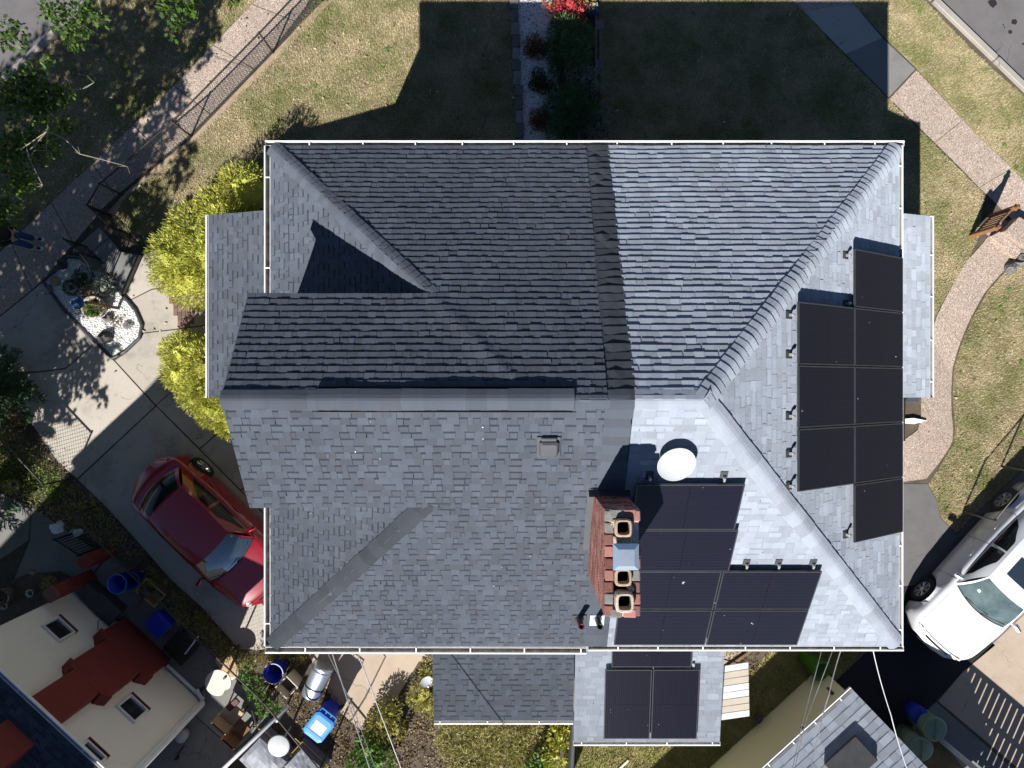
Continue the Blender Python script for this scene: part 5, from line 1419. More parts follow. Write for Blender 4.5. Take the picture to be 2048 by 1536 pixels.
# ================================================================ CARS
def grid(mb, rows, mi=0, flip=False):
    b = len(mb.v); n = len(rows[0])
    vs = [p for r in rows for p in r]; fs = []
    for i in range(len(rows) - 1):
        for j in range(n - 1):
            q = (i * n + j, i * n + j + 1, (i + 1) * n + j + 1, (i + 1) * n + j)
            fs.append(tuple(reversed(q)) if flip else q)
    mb.add(vs, fs, mi)
def lerp(a, b, t): return a + (b - a) * t
def interp(tab, x):
    for (x0, v0), (x1, v1) in zip(tab, tab[1:]):
        if x <= x1:
            t = (x - x0) / (x1 - x0); t = t * t * (3 - 2 * t) if False else t
            return v0 + (v1 - v0) * t
    return tab[-1][1]
def car(label, loc, ang, paint, L, W, deckf, deckr, roof_z, cabin, sunroof=False, wheels=(.33, .95), extra=None):
    """x forward. cabin=(rear base, rear roof edge, front roof edge, windshield base) in metres from the centre"""
    t = thing('parked_car', (0, 0, 0), label, 'car')
    h = L / 2; hw = W / 2; rb, rr, rf, fb = cabin
    zb = lambda x: interp([(-h, deckr - .16), (-h + .25, deckr), (rb, deckr + .02), (lerp(rb, fb, .5), deckr - .02), (fb, deckf + .02), (h - .55, deckf - .10), (h - .15, deckf - .2), (h, deckf - .33)], x)
    def wd(x):
        s_ = abs(x) / h
        return hw * (1 - .10 * s_ ** 3) * (1 - max(0, (s_ - .80) / .20) ** 2.6 * (.34 if x > 0 else .28))
    body = MB(); rows = []
    xs = [-h] + [-h + L * (k / 44) for k in range(1, 44)] + [h]
    wx = (h - wheels[1], -h + wheels[1])
    for i, x in enumerate(xs):
        w = wd(x); z = zb(x); row = []
        e = 1 - max(0, (abs(x) / h - .97) / .03) * .10
        arch = 0
        for q in wx:
            dd = abs(x - q)
            if dd < .40: arch = max(arch, math.sqrt(.40 ** 2 - dd ** 2))
        sill = max(.17, wheels[0] + arch * .98 if arch > 0 else .17)
        sill = min(sill, .72)
        prof = [(w * .86, sill - .0 if arch else .17), (w * .985, sill + .02 if arch else .22), (w * e, max(sill + .03, .46)), (w * .992 * e, .62 if z > .72 else z - .1), (w * .955 * e, z - .07), (w * .90 * e, z - .012), (w * .80 * e, z + .006), (w * .55 * e, z + .026), (w * .25 * e, z + .036), (0, z + .038)]
        prof = [(a, max(b, prof[0][1] + .004 * k)) for k, (a, b) in enumerate(prof)]
        row = [Vector((x, a, b)) for a, b in prof] + [Vector((x, -a, b)) for a, b in reversed(prof[:-1])]
        rows.append(row)
    # round the nose and tail in plan: pull the edges back
    for row in rows:
        for p in row:
            s_ = abs(p.y) / hw
            k = max(0, (abs(p.x) / h - .72) / .28)
            p.x -= math.copysign(.30 * s_ ** 2.6 * k ** 2, p.x) if p.x else 0
            low = max(0, (.75 - p.z)) if p.z < .3 else 0
            if abs(p.x) > h * .9: p.x -= math.copysign(low * .12, p.x)
    grid(body, rows)
    body.poly(list(reversed(rows[0]))); body.poly(rows[-1])
    b_ = body.build('body', mt[paint], t, True)
    mb = MB(); mb.bbox((0, 0, .26), (L * .82, W * .8, .16), .04); mb.build('chassis', mt['rubber'], t)
    # wheels: dark wells, tyres, rims
    for q in wx:
        for s_ in (-1, 1):
            c = Vector((q, s_ * (hw - .125), wheels[0])); Mx = Matrix.Rotation(math.pi / 2 * -s_, 3, 'X')
            mb = MB(); r_ = wheels[0]; mb.lathe(c, [(r_ * .62, -.1), (r_ * .96, -.105), (r_, -.07), (r_, .07), (r_ * .96, .105), (r_ * .66, .11), (r_ * .62, .07)], 28, M=Mx)
            w_ = mb.build('wheel', mt['rubber'], t, True)
            mb = MB(); mb.lathe(c, [(.001, .06), (r_ * .64, .045), (r_ * .68, .105), (r_ * .63, .112), (r_ * .60, .06)], 28, M=Mx)
            for k in range(7 if paint == 'white_car' else 5):
                a = 2 * math.pi * k / (7 if paint == 'white_car' else 5)
                for da in ((-.16, .16)):
                    p0 = Vector((.05 * math.cos(a), .05 * math.sin(a), .10)); p1 = Vector((r_ * .63 * math.cos(a + da), r_ * .63 * math.sin(a + da), .10))
                    mb.tube([c + Mx @ p0, c + Mx @ p1], .016, 5)
            mb.lathe(c, [(.06, .08), (.06, .112), (.001, .116)], 12, M=Mx)
            mb.build('rim', mt['alloy'], w_)
    # greenhouse
    wb = lambda x: wd(x) * .86; wr = hw * .615
    n = 12
    ts = [-1 + 2 * k / n for k in range(n + 1)]
    zr = lambda u, v: roof_z - .035 * v * v - .05 * (1 - u) ** 2 * (1 if u < 1 else 1)
    def rp(u, v):   # roof, u 0 rear..1 front
        x = lerp(rr, rf, u) - .05 * v * v * (1 if u > .5 else -1) * abs(2 * u - 1)
        bow = math.sin(math.pi * min(max(u, 0), 1)) * .035
        return Vector((x, v * (wr + .03 * math.sin(math.pi * u)), roof_z - .05 * v * v - .02 * abs(v) ** 6 + bow - .02))
    roof = MB(); grid(roof, [[rp(k / 10, v) for v in ts] for k in range(11)]); 
    def front(u, v):   # windshield, u 0 base..1 roof
        b0 = Vector((fb - .17 * v * v, v * wb(fb) * 1.0, zb(fb) + .045 - .03 * v * v)); r0 = rp(1, v)
        p = b0.lerp(r0, u); p.z += .03 * math.sin(math.pi * u); p.x += .03 * math.sin(math.pi * u); return p
    def rear(u, v):
        b0 = Vector((rb + .14 * v * v, v * wb(rb) * .97, zb(rb) + .045 - .03 * v * v)); r0 = rp(0, v)
        p = b0.lerp(r0, u); p.z += .035 * math.sin(math.pi * u); p.x -= .03 * math.sin(math.pi * u); return p
    def side(s_, u, w):   # u rear..front, w belt..roof
        xb = lerp(rb + .14, fb - .17, u); belt = Vector((xb, s_ * (wb(xb) + .02 * math.sin(math.pi * u)), zb(xb) + .0 + .015))
        r0 = rp(u, s_); p = belt.lerp(r0, w); p.y += s_ * .035 * math.sin(math.pi * w); return p
    N2 = 16
    for s_ in (-1, 1): grid(roof, [[side(s_, k / N2, w / 6) for w in range(7)] for k in range(N2 + 1)])
    grid(roof, [[front(u / 8, v) for v in ts] for u in range(9)]); grid(roof, [[rear(u / 8, v) for v in ts] for u in range(9)])
    rf_o = roof.build('roof', mt[paint], t, True)
    def off(f, args, d):
        p = f(*args); e = 1e-3
        if f is side: a, b = f(args[0], args[1] + e, args[2]) - p, f(args[0], args[1], args[2] + e) - p
        else: a, b = f(args[0] + e, args[1]) - p, f(args[0], args[1] + e) - p
        nn = a.cross(b).normalized()
        ctr = Vector((lerp(rb, fb, .5), 0, .9))
        if nn.dot(p - ctr) < 0: nn = -nn
        return p + nn * d
    vs_ = [-.93 + 1.86 * k / 14 for k in range(15)]
    mb = MB(); grid(mb, [[off(front, (.0 + .95 * u / 8, v), .006) for v in vs_] for u in range(9)]); ws = mb.build('windshield', mt['glass_teal' if paint == 'white_car' else 'glass_car'], t, True)
    mb = MB(); grid(mb, [[off(front, (.015 + .0 * u, v), .010 + .0) + Vector((.012 * u, 0, -.006 * u)) for v in vs_] for u in range(3)]); mb.build('cowl', mt['rubber'], t)
    mb = MB()
    for (v0, v1) in ((-.55, .25), (.1, .85)): mb.tube([off(front, (.03, v0), .02), off(front, (.14, v1), .022)], .009, 5)
    mb.build('wiper', mt['rubber'], ws)
    vr = [-.86 + 1.72 * k / 12 for k in range(13)]
    mb = MB(); grid(mb, [[off(rear, (.10 + .82 * u / 8, v), .006) for v in vr] for u in range(9)]); mb.build('rear_window', mt['glass_low'], t, True)
    for s_ in (-1, 1):
        for (u0, u1) in ((.17, .50), (.535, .90)):
            mb = MB()
            rws = []
            for k in range(9):
                u = lerp(u0, u1, k / 8); tp = .86
                if u0 < .3: tp *= min(1, .55 + (k / 8) * 1.1)
                else: tp *= min(1, 1.55 - (k / 8) * 1.15)
                rws.append([off(side, (s_, u, .06 + (tp - .06) * w / 5), .006) for w in range(6)])
            grid(mb, rws); mb.build('side_window', mt['glass_low'], t, True)
        # door mirror and handles
        mb = MB(); mxp = fb - .32; mb.bbox((mxp, s_ * (wb(mxp) + .13), zb(mxp) + .10), (.11, .22, .14), .035, .25 * -s_); mb.tube([(mxp, s_ * wb(mxp), zb(mxp) + .03), (mxp, s_ * (wb(mxp) + .1), zb(mxp) + .08)], .03, 6); mb.build('mirror', mt[paint], t, True)
        for xx in (lerp(rb, fb, .42), lerp(rb, fb, .72)):
            mb = MB(); mb.bbox((xx - .2, s_ * (wd(xx) * .985), zb(xx) - .13), (.2, .045, .035), .012); mb.build('door_handle', mt['alloy' if paint == 'white_car' else paint], t, True)
        mb = MB(); xl = h - .33; mb.rock((xl - .10, s_ * wd(xl) * .70, zb(xl) - .045), (.22, .12, .05), 3); mb.build('headlight', mt['lamp'], t, True)
        mb = MB(); xl = -h + .22; mb.rock((xl + .06, s_ * wd(xl) * .72, zb(xl) - .06), (.10, .12, .06), 5); mb.build('tail_light', mt['red_car'], t, True)
    # shut lines
    mb = MB()
    def line(p, r_=.004): mb.tube(p, r_, 4)
    for s_ in (-1, 1):
        for xx in (rb + .55, lerp(rb, fb, .52), fb - .25):
            w = wd(xx); z = zb(xx); line([(xx, s_ * w * .992, .3), (xx, s_ * w * 1.001, .46), (xx, s_ * w * .993, .62), (xx, s_ * w * .957, z - .07), (xx, s_ * w * .90, z - .010)])
        line([(fb + .1 + (h - .5 - fb) * k / 6, s_ * wd(fb + .1 + (h - .5 - fb) * k / 6) * .80, zb(fb + .1 + (h - .5 - fb) * k / 6) + .008) for k in range(7)], .0035)
    mb.build('shut_lines', mt['rubber'], b_)
    mb = MB(); ys_ = [-.62 + 1.24 * k / 14 for k in range(15)]
    def nose(y, xo): x_ = h - xo; k_ = max(0, (x_ / h - .72) / .28); return (x_ - .30 * (abs(y) / hw) ** 2.6 * k_ ** 2, y, zb(x_) + .034 - .03 * (abs(y) / hw) ** 2)
    mb.tube([nose(y, .20) for y in ys_], .012, 5); mb.build('bonnet_gap', mt['rubber'], b_)
    mb = MB(); mb.tube([nose(y * .55, .12) for y in ys_], .026, 6); mb.build('grille_bar', mt['rubber'], t)
    mb = MB(); mb.bbox((h - .05, 0, zb(h) - .08), (.08, W * .34, .12), .02); mb.build('grille', mt['rubber'], t)
    for s_ in (-1, 1):
        mb = MB(); mb.bbox((s_ * (h - .035), 0, .45), (.06, .5, .12), .01); mb.build('number_plate', mt['paper'], t)
    if sunroof:
        mb = MB(); grid(mb, [[rp(.42 + .36 * u / 6, -.62 + 1.24 * v / 8) + Vector((0, 0, .006)) for v in range(9)] for u in range(7)]); mb.build('sunroof', mt['glass_car'], t, True)
    mb = MB()
    for x_ in (-.15, .55):
        for s_ in (-1, 1): mb.bbox((x_ - .15, s_ * .36, .95), (.14, .44, .5), .06)
    mb.build('seats', mt['interior'], t)
    t.location = loc; t.rotation_euler = (0, 0, ang)
    return t
rc = car('red hatchback parked on the concrete drive, nose under the roof gutter', Vector((-577 * S, -283 * S, .02)), math.atan2(-.70, .715), 'red_car', 4.3, 1.76, .98, .98, 1.44, (-1.72, -1.15, .42, 1.02), wheels=(.32, .82))
wc = car('white sedan with sunroof parked beside the dark asphalt', Vector((936 * S, -362 * S, .02)), math.atan2(-.74, -.67), 'white_car', 4.95, 1.86, .96, 1.02, 1.46, (-1.75, -1.05, .45, 1.12), True, wheels=(.34, .98))

# ================================================================ NEIGHBOUR HOUSE (cream boards, red chimney)
A_, B_ = P(161, 1176), P(410, 1408)
wdir = (B_ - A_).normalized(); outn = Vector((-wdir.y, wdir.x, 0))
if outn.dot(Vector((1, 1, 0))) < 0: outn = -outn
WL = (B_ - A_).length; HE = 4.2
nh = thing('neighbour_house', (A_ + B_) / 2, 'cream boarded neighbour house with a red chimney in the bottom left corner', 'house')
def W3(u, o_, z): return A_ + wdir * u + outn * o_ + Z3 * z
def clap(mb, o_, uh, w, z0, z1, nrm, bh=.125):
    z = z0
    while z < z1 - .01:
        zt_ = min(z + bh, z1)
        a, b = o_ + nrm * .016 + Z3 * z, o_ + nrm * .002 + Z3 * zt_
        mb.add([a, a + uh * w, b + uh * w, b, o_ + Z3 * z, o_ + uh * w + Z3 * z], [(0, 1, 2, 3), (4, 5, 1, 0)])
        z = zt_
mb = MB(); back = -outn
mb.prism([W3(0, -.02, 0), W3(0, -15, 0), W3(WL, -15, 0), W3(WL, -.02, 0)], HE - .06)
clap(mb, W3(0, 0, .0), wdir, WL, .0, HE - .03, outn); clap(mb, W3(WL, 0, 0), -outn, 7, 0, HE - .03, wdir); clap(mb, W3(0, -7, 0), outn, 7, 0, HE - .03, -wdir)
mb.build('wall', mt['siding'], nh)
mb = MB(); mb.prism([W3(WL + .3, -4.7, 0), W3(WL + .3, -9, 0), W3(13, -9, 0), W3(13, -4.7, 0)], 4.5); mb.build('rear_wing', mt['siding'], nh)  # unseen block added beyond the corner to cast shade on the yard
def nwin(u, z, w, h):
    f = MB(); t_ = .05; sill = .05
    Mx = Matrix((wdir, outn, Z3)).transposed()
    for (du, dz, sw_, sh_) in ((0, h / 2 - t_ / 2, w, t_), (0, -h / 2 + t_ / 2, w, t_), (-w / 2 + t_ / 2, 0, t_, h - 2 * t_ - .002), (w / 2 - t_ / 2, 0, t_, h - 2 * t_ - .002)):
        f.bbox(W3(u + du, .03, z + dz), (sw_, .09, sh_), .008, M=Mx)
    o = f.build('window', mt['trim'], nh)
    mb = MB(); mb.box(W3(u, .012, z), (w - 2 * t_, .01, h - 2 * t_), M=Mx); mb.build('pane', mt['glass_dk'], o)
    mb = MB(); mb.bbox(W3(u, .055, z - h / 2 - .03), (w + .02, .10, .03), .006, M=Mx); mb.build('sill', mt['redpaint'], o)
nwin(.70, 1.72, .56, .60); nwin(3.2, 1.98, .56, .60); nwin(3.36, 3.82, .56, .56)
ch = MB(); Mx = Matrix((wdir, outn, Z3)).transposed()
cu = 2.12; 
def trap(u0, u1, z0, z1, u2, u3, dpt):
    vs = [W3(u0, .004, z0), W3(u1, .004, z0), W3(u3, .004, z1), W3(u2, .004, z1), W3(u0, dpt, z0), W3(u1, dpt, z0), W3(u3, dpt, z1), W3(u2, dpt, z1)]
    ch.add(vs, [(0, 1, 2, 3), (4, 5, 6, 7), (0, 1, 5, 4), (1, 2, 6, 5), (2, 3, 7, 6), (3, 0, 4, 7)])
trap(cu - .78, cu + .78, 0, 1.02, cu - .78, cu + .78, .26); trap(cu - .78, cu + .78, 1.022, 1.22, cu - .56, cu + .56, .258)
trap(cu - .56, cu + .56, 1.222, 2.45, cu - .56, cu + .56, .255); trap(cu - .56, cu + .56, 2.452, 2.62, cu - .38, cu + .38, .252)
trap(cu - .38, cu + .38, 2.622, HE - .07, cu - .38, cu + .38, .25)
ch.bbox(W3(cu, -.35, HE + .95), (.72, .5, 1.7), .02, M=Mx)
chn = ch.build('chimney', mt['redpaint'], nh)
for s_ in (-1, 1):
    for (z0, z1, a, b, dd) in ((1.03, 1.25, .80, .56, .30), (2.46, 2.65, .58, .38, .29)):
        vs = [W3(cu + s_ * a, .0, z0), W3(cu + s_ * a, dd, z0), W3(cu + s_ * b, dd, z1), W3(cu + s_ * b, .0, z1)]
        mb = MB(); mb.prism(vs, wdir * s_ * .05 + Z3 * .03); mb.build('shoulder_cap', mt['redpaint'], chn)
# roof: eave, low slope, then an unseen taller block shaped to shade the drive
e0, e1 = W3(-.55, .28, HE), W3(WL + .22, .28, HE)
s1 = .62; r0_, r1_ = e0 - outn * 3.2 + Z3 * s1 * 3.2 * .25, e1 - outn * 3.2 + Z3 * s1 * 3.2 * .25
mb = MB(); vv = (r0_ - e0).normalized()
shingles(mb, e0, wdir, vv, [e0, e1, r1_, r0_], seed=51)
mb.prism([e0 - Z3 * .12, e1 - Z3 * .12, r1_ - Z3 * .12, r0_ - Z3 * .12], .09, 1)
mb.prism([W3(.72, -2.0, HE + .2), W3(WL + .1, -2.0, HE + .2), W3(WL + .1, -15, HE + .2), W3(.72, -15, HE + .2)], 7.5 - HE - .2, 1)
nrf = mb.build('roof', [mt['sh_blue'], mt['sh_dark_band']], nh)
gutter(nrf, e0 + outn * .005 - Z3 * .01, e1 + outn * .005 - Z3 * .01, outn, 1.7, off=.4, w=.09)
mb = MB(); mb.bbox(W3(WL - .06, .05, HE / 2), (.16, .09, HE - .3), .015, M=Mx); mb.tube([W3(WL - .02, .28, HE - .12), W3(WL - .04, .08, HE - .35), W3(WL - .05, .08, .15), W3(WL - .4, .16, .06)], .05, 8); mb.tube([W3(cu + .82, .10, .06), W3(WL - .1, .10, .06)], .045, 8); mb.build('downspout', mt['white'], nh)
mb = MB(); pts_ = [W3(1.32 + .3 * math.sin(k * .5) * 0, .03, .25) for k in range(1)]
mb.tube([W3(1.25 - .26 * math.sin(k / 10 * math.pi), .03, .1 + .7 * k / 10) for k in range(11)], .008, 5); mb.build('cable', mt['black'], nh)

# red brick pillars of the neighbour entrance
for (px, py, h_, lb) in ((220, 1103, 1.05, 'short red pillar next to the black iron gate'), (181, 1153, 1.5, 'tall red pillar touching the cream house corner')):
    c = P(px, py); mb = MB(); mb.bbox(c + Z3 * h_ / 2, (.28, .28, h_), .02, .72); t = thing('red_pillar', c, lb, 'pillar'); mb.build('shaft', mt['redpaint'], t)
    mb = MB(); mb.bbox(c + Z3 * (h_ + .03), (.30, .30, .05), .015, .72); mb.build('cap', mt['redpaint'] if h_ < 1.2 else mt['brick'], t)

# ---------------------------------------------------------------- olive shed with pale shingle roof, bottom right
C1, C2 = P(1640, 1335), P(1640 - 620, 1335 + 565)
sd_ = (C2 - C1).normalized(); so = Vector((-sd_.y, sd_.x, 0))
if so.dot(Vector((-1, 1, 0))) < 0: so = -so
HS_ = 1.72
shd = thing('olive_shed', C1, 'pale olive boarded shed with pale shingle roof in the bottom right', 'shed')
def Q3(u, o_, z): return C1 + sd_ * u + so * o_ + Z3 * z
mb = MB(); mb.prism([Q3(0, -.02, 0), Q3(0, -4.2, 0), Q3(7, -4.2, 0), Q3(7, -.02, 0)], HS_ - .05)
clap(mb, Q3(0, 0, 0), sd_, 7, 0, HS_ - .02, so, .2); clap(mb, Q3(0, 0, 0), -so, 4.2, 0, HS_ - .02, -sd_, .2)
mb.build('wall', mt['olive'], shd)
s0, s1_ = Q3(-.12, .10, HS_), Q3(7, .10, HS_)
rise = .5; t0, t1_ = s0 - so * 2.6 + Z3 * 2.6 * rise, s1_ - so * 2.6 + Z3 * 2.6 * rise
mb = MB(); vv = (t0 - s0).normalized()
shingles(mb, s0, sd_, vv, [s0, s1_, t1_, t0], seed=61, e=.17, tabs=(.16, .30), hi=.014, lo=.010)
mb.prism([s0 - Z3 * .12, s1_ - Z3 * .12, t1_ - Z3 * .12, t0 - Z3 * .12], .09, 1)
b0, b1 = t0 - so * 2.6 - Z3 * 2.6 * rise, t1_ - so * 2.6 - Z3 * 2.6 * rise
mb.prism([b0 - Z3 * .12, b1 - Z3 * .12, t1_ - Z3 * .12, t0 - Z3 * .12], .118, 0)
srf = mb.build('roof', [mt['sh_light'], mt['sh_light_band']], shd)
gutter(srf, s0 + so * .005, s1_ + so * .005, so, .75, off=.35, w=.10)
nv = sd_.cross(vv); nv = nv if nv.z > 0 else -nv
skp = on_plane(1700, 1522, s0, nv, 0)
Ms = Matrix((sd_, vv, nv)).transposed()
mb = MB(); mb.bbox(skp + nv * .09, (.95, .62, .16), .02, M=Ms); sk = mb.build('skylight', mt['flash'], srf)
mb = MB(); 
for (px, py, z) in ((1666, 1386, 1.2), (1613, 1468, 1.35)):
    pass
def on_shed(px, py):
    cam = Vector((0, 0, D)); d = P(px, py) - cam; tt = (C1 - cam).dot(so) / d.dot(so); return cam + d * tt
for (px, py) in ((1666, 1388), (1614, 1466)):
    c = on_shed(px, py); mb = MB(); mb.bbox(c + so * .06, (.08, .1, .12), .02, math.atan2(sd_.y, sd_.x)); mb.tube([c + so * .1, c + so * .2 + Z3 * .02], .035, 10); mb.tube([c, c - Z3 * .3], .008, 5); mb.build('wall_lamp', mt['ventgrey'], shd)
c = P(1516, 1437, .15); mb = MB(); mb.bbox(c, (.16, .1, .3), .02, .8); mb.build('meter', mt['ventgrey'], shd)

# grey privacy fence whose gaps let sun through
f0, f1 = P(1866, 1462), P(2040, 1607)
t = thing('board_fence', f0, 'grey vinyl board fence with narrow gaps at the bottom right edge', 'fence')
d = (f1 - f0).normalized(); Lf = 5.2; ang = math.atan2(d.y, d.x)
n = int(Lf / .20)
for i in range(n):
    mb = MB(); mb.bbox(f0 + d * (.1 + i * .2) + Z3 * .86, (.165, .022, 1.55), .004, ang); mb.build('board', mt['greyvinyl'], t)
for z in (.25, 1.0, 1.70):
    mb = MB(); mb.bbox(f0 + d * Lf / 2 + Z3 * z + Vector((-d.y, d.x, 0)) * -.035, (Lf, .04, .1), .006, ang); mb.build('rail', mt['greyvinyl'], t)
for k in range(3):
    mb = MB(); mb.bbox(f0 + d * (k * 2.55) + Z3 * .92 + Vector((-d.y, d.x, 0)) * -.06, (.11, .11, 1.84), .01, ang); mb.build('post', mt['greyvinyl'], t)
    mb = MB(); mb.bbox(f0 + d * (k * 2.55) + Z3 * 1.86 + Vector((-d.y, d.x, 0)) * -.06, (.15, .15, .05), .015, ang); mb.build('post_cap', mt['greyvinyl'], t)

# ---------------------------------------------------------------- slatted awning over the side door
t = thing('slatted_awning', P(1466, 1375), 'white and cream slatted awning beside the pale rear wing', 'awning')
z0, z1 = 1.95, 2.25
for i in range(8):
    yy = 1324 + i * 13.6; a = P(1443 + (i % 2) - i * .4, yy + 8, z1); b = P(1496 + i * .3, yy, z0)
    dd = P(0, 12.2, 2.1) - P(0, 0, 2.1)
    mb = MB(); mb.prism([a, b, b + dd, a + dd], .025); o = mb.build('slat', [mt['white'], mt['beige']][1 if i in (1, 2, 5, 6) else 0], t)
mb = MB()
for k in range(2): a, b = P(1446 + k * 45, 1328, 2.16 - k * .2), P(1443 + k * 52, 1430, 2.16 - k * .2); mb.tube([a, b], .02, 6)
mb.build('frame', mt['stone'], t)
for k in (0, 1): mb = MB(); mb.tube([P(1494, 1330 + k * 92, 1.95), Vector((356 * S, P(1494, 1330 + k * 92, 1.95).y, 1.3))], .016, 6); mb.build('strut', mt['stone'], t)

# ================================================================ BINS AND YARD CLUTTER
def round_bin(nm, label, px, py, r, h, m, cat='bin', open_=True, rim=None, taper=.82):
    c = P(px, py); t = thing(nm, c, label, cat)
    mb = MB()
    if open_: mb.lathe(c, [(r * taper, 0), (r, h), (r + .018, h), (r + .02, h + .02), (r - .012, h + .02), (r * taper - .012, .03), (.001, .03)], 30)
    else: mb.lathe(c, [(r * taper, 0), (r, h), (.001, h)], 30)
    mb.build('body', mt[m], t, True)
    if rim: mb = MB(); mb.tube([c + Vector((math.cos(k * .2094) * (r + .012), math.sin(k * .2094) * (r + .012), h + .022)) for k in range(31)], .009, 5); mb.build('rim', mt[rim], t, True)
    return t, c
round_bin('blue_tub', 'open round blue bin on the mulch below the roof corner', 563, 1327, .235, .62, 'blue', rim='white')
round_bin('blue_tub', 'open round blue bin in the shaded neighbour yard', 262, 1154, .225, .62, 'blue', rim='blue_lid')
round_bin('blue_tub', 'second blue bin tucked behind the shaded open one', 280, 1152, .20, .42, 'blue')
t, c = round_bin('blue_barrel', 'blue barrel beside the pale green lidded bins', 1818, 1414, .22, .5, 'blue', 'barrel', False)
for (px, py, lb) in ((1832, 1428, 'pale green round lidded bin next to the blue barrel'), (1806, 1466, 'pale green round lidded bin against the shingle roof edge')):
    t, c = round_bin('lidded_bin', lb, px, py, .27, .78, 'palegreen', 'bin', False, taper=.9)
    mb = MB(); mb.lathe(c + Z3 * .78, [(.295, -.02), (.30, .015), (.26, .04), (.001, .055)], 30); ld = mb.build('lid', mt['palegreen'], t, True)
    mb = MB(); mb.bbox(c + Z3 * .85, (.5, .035, .035), .01, 1.5); mb.build('handle', mt['palegreen'], ld)
# green bin tipped on its side
c = P(1622, 1325, .26); t = thing('green_bin', P(1622, 1325), 'green wheelless bin with dark open mouth at the shed corner', 'bin')
tilt = Vector((.35, -.25, 1.0)).normalized(); q = Z3.rotation_difference(tilt).to_matrix()
mb = MB(); mb.lathe(c - tilt * .28, [(.17, 0), (.235, .62), (.25, .62), (.252, .65), (.222, .65), (.155, .03), (.001, .03)], 28, M=q); mb.build('body', mt['greenbin'], t, True)
mb = MB(); mb.tube([c + tilt * .36 + q @ Vector((math.cos(k * .25) * .25, math.sin(k * .25) * .25, 0)) for k in range(26)], .014, 6); mb.build('rim', mt['greenbin'], t, True)
# square planter
c = P(588, 1355); t = thing('square_planter', c, 'open square pale planter box beside the blue tub', 'planter')
mb = MB(); a1, a0, hh = .20, .16, .60; an = .78
def sq(a, z): return [c + Matrix.Rotation(an, 3, 'Z') @ Vector((x * a, y * a, z)) for x, y in ((-1, -1), (1, -1), (1, 1), (-1, 1))]
rg = [sq(a0, 0), sq(a1, hh), sq(a1 - .018, hh), sq(a0 - .02, .35)]
for k in range(3): mb.add(rg[k] + rg[k + 1], [(i, (i + 1) % 4, 4 + (i + 1) % 4, 4 + i) for i in range(4)])
mb.build('box', mt['beige'], t); mb = MB(); mb.poly(sq(a0 - .02, .38)); mb.build('soil', mt['earth'], t)
# metal drum lying on its side
da = P(654, 1322); db = P(627, 1383); c = (da + db) / 2; ax3 = (db - da).normalized(); c = Vector((c.x, c.y, .275))
t = thing('metal_drum', Vector((c.x, c.y, 0)), 'grey galvanised metal drum lying on the rear patio edge', 'drum')
q = Z3.rotation_difference(ax3).to_matrix(); hl = (db - da).length / 2
mb = MB(); mb.lathe(c - ax3 * hl, [(.23, 0), (.27, .012), (.272, .05), (.255, .07), (.252, .10), (.265, .115), (.265, .15), (.252, .165), (.250, hl * 1.25), (.246, hl * 2 - .03), (.22, hl * 2), (.001, hl * 2)], 36, M=q); mb.build('body', mt['steel'], t, True)
mb = MB(); mb.lathe(c - ax3 * hl, [(.251, hl * 1.30), (.257, hl * 1.31), (.257, hl * 1.38), (.250, hl * 1.39)], 36, M=q); mb.build('band', mt['black'], t, True)
# wheeled recycling bin
c = P(661, 1414); t = thing('recycling_bin', c, 'bright blue wheeled recycling bin with labelled lid on the rear patio edge', 'bin')
ax_ = math.atan2(-1, -1) + .12; Mz = Matrix.Rotation(ax_, 3, 'Z')   # +x towards the lid front
def rr_(cx, w, d, z, b=.05):
    return [c + Mz @ Vector((cx + x, y, z)) for x, y in ((-w / 2 + b, -d / 2), (w / 2 - b, -d / 2), (w / 2, -d / 2 + b), (w / 2, d / 2 - b), (w / 2 - b, d / 2), (-w / 2 + b, d / 2), (-w / 2, d / 2 - b), (-w / 2, -d / 2 + b))]
mb = MB(); rg = [rr_(0, .42, .40, .05), rr_(.03, .58, .50, .9), rr_(.03, .64, .56, .93), rr_(.03, .64, .56, .97)]
for k in range(3): mb.add(rg[k] + rg[k + 1], [(i, (i + 1) % 8, 8 + (i + 1) % 8, 8 + i) for i in range(8)])
mb.poly(rg[-1]); mb.poly(list(reversed(rg[0]))); mb.build('body', mt['blue'], t)
mb = MB(); mb.add(rr_(.045, .63, .56, .975, .07) + rr_(.045, .62, .55, 1.0, .07) + rr_(.04, .5, .44, 1.02, .05), [(8 * k + i, 8 * k + (i + 1) % 8, 8 * k + 8 + (i + 1) % 8, 8 * k + 8 + i) for k in range(2) for i in range(8)] + [tuple(range(16, 24))]); ld = mb.build('lid', mt['blue_lid'], t)
mb = MB(); mb.prism([c + Mz @ Vector((x, y, 1.021)) for x, y in ((-.08, -.15), (.17, -.15), (.17, .16), (-.08, .16))], .003); mb.build('label', mt['paper'], ld)
mb = MB(); mb.prism([c + Mz @ Vector((x, y, 1.026)) for x, y in ((-.02, -.03), (.12, -.06), (.10, .12), (-.05, .10))], .002); mb.build('sticker', mt['white'], ld)
mb = MB(); mb.prism([c + Mz @ Vector((x, y, 1.021)) for x, y in ((.20, -.23), (.206, -.23), (.206, .23), (.20, .23))], .004); mb.prism([c + Mz @ Vector((x, y, 1.0035)) for x, y in ((.305, -.2), (.33, -.2), (.33, .2), (.305, .2))], .006); mb.build('lid_groove', mt['blue'], ld)
mb = MB(); mb.tube([c + Mz @ Vector(p) for p in ((-.28, -.22, .96), (-.37, -.22, .98), (-.37, .22, .98), (-.28, .22, .96))], .016, 6)
for y in (-.07, .07): mb.tube([c + Mz @ Vector((-.28, y, .96)), c + Mz @ Vector((-.37, y, .98))], .011, 5)
mb.build('handle', mt['blue_lid'], t)
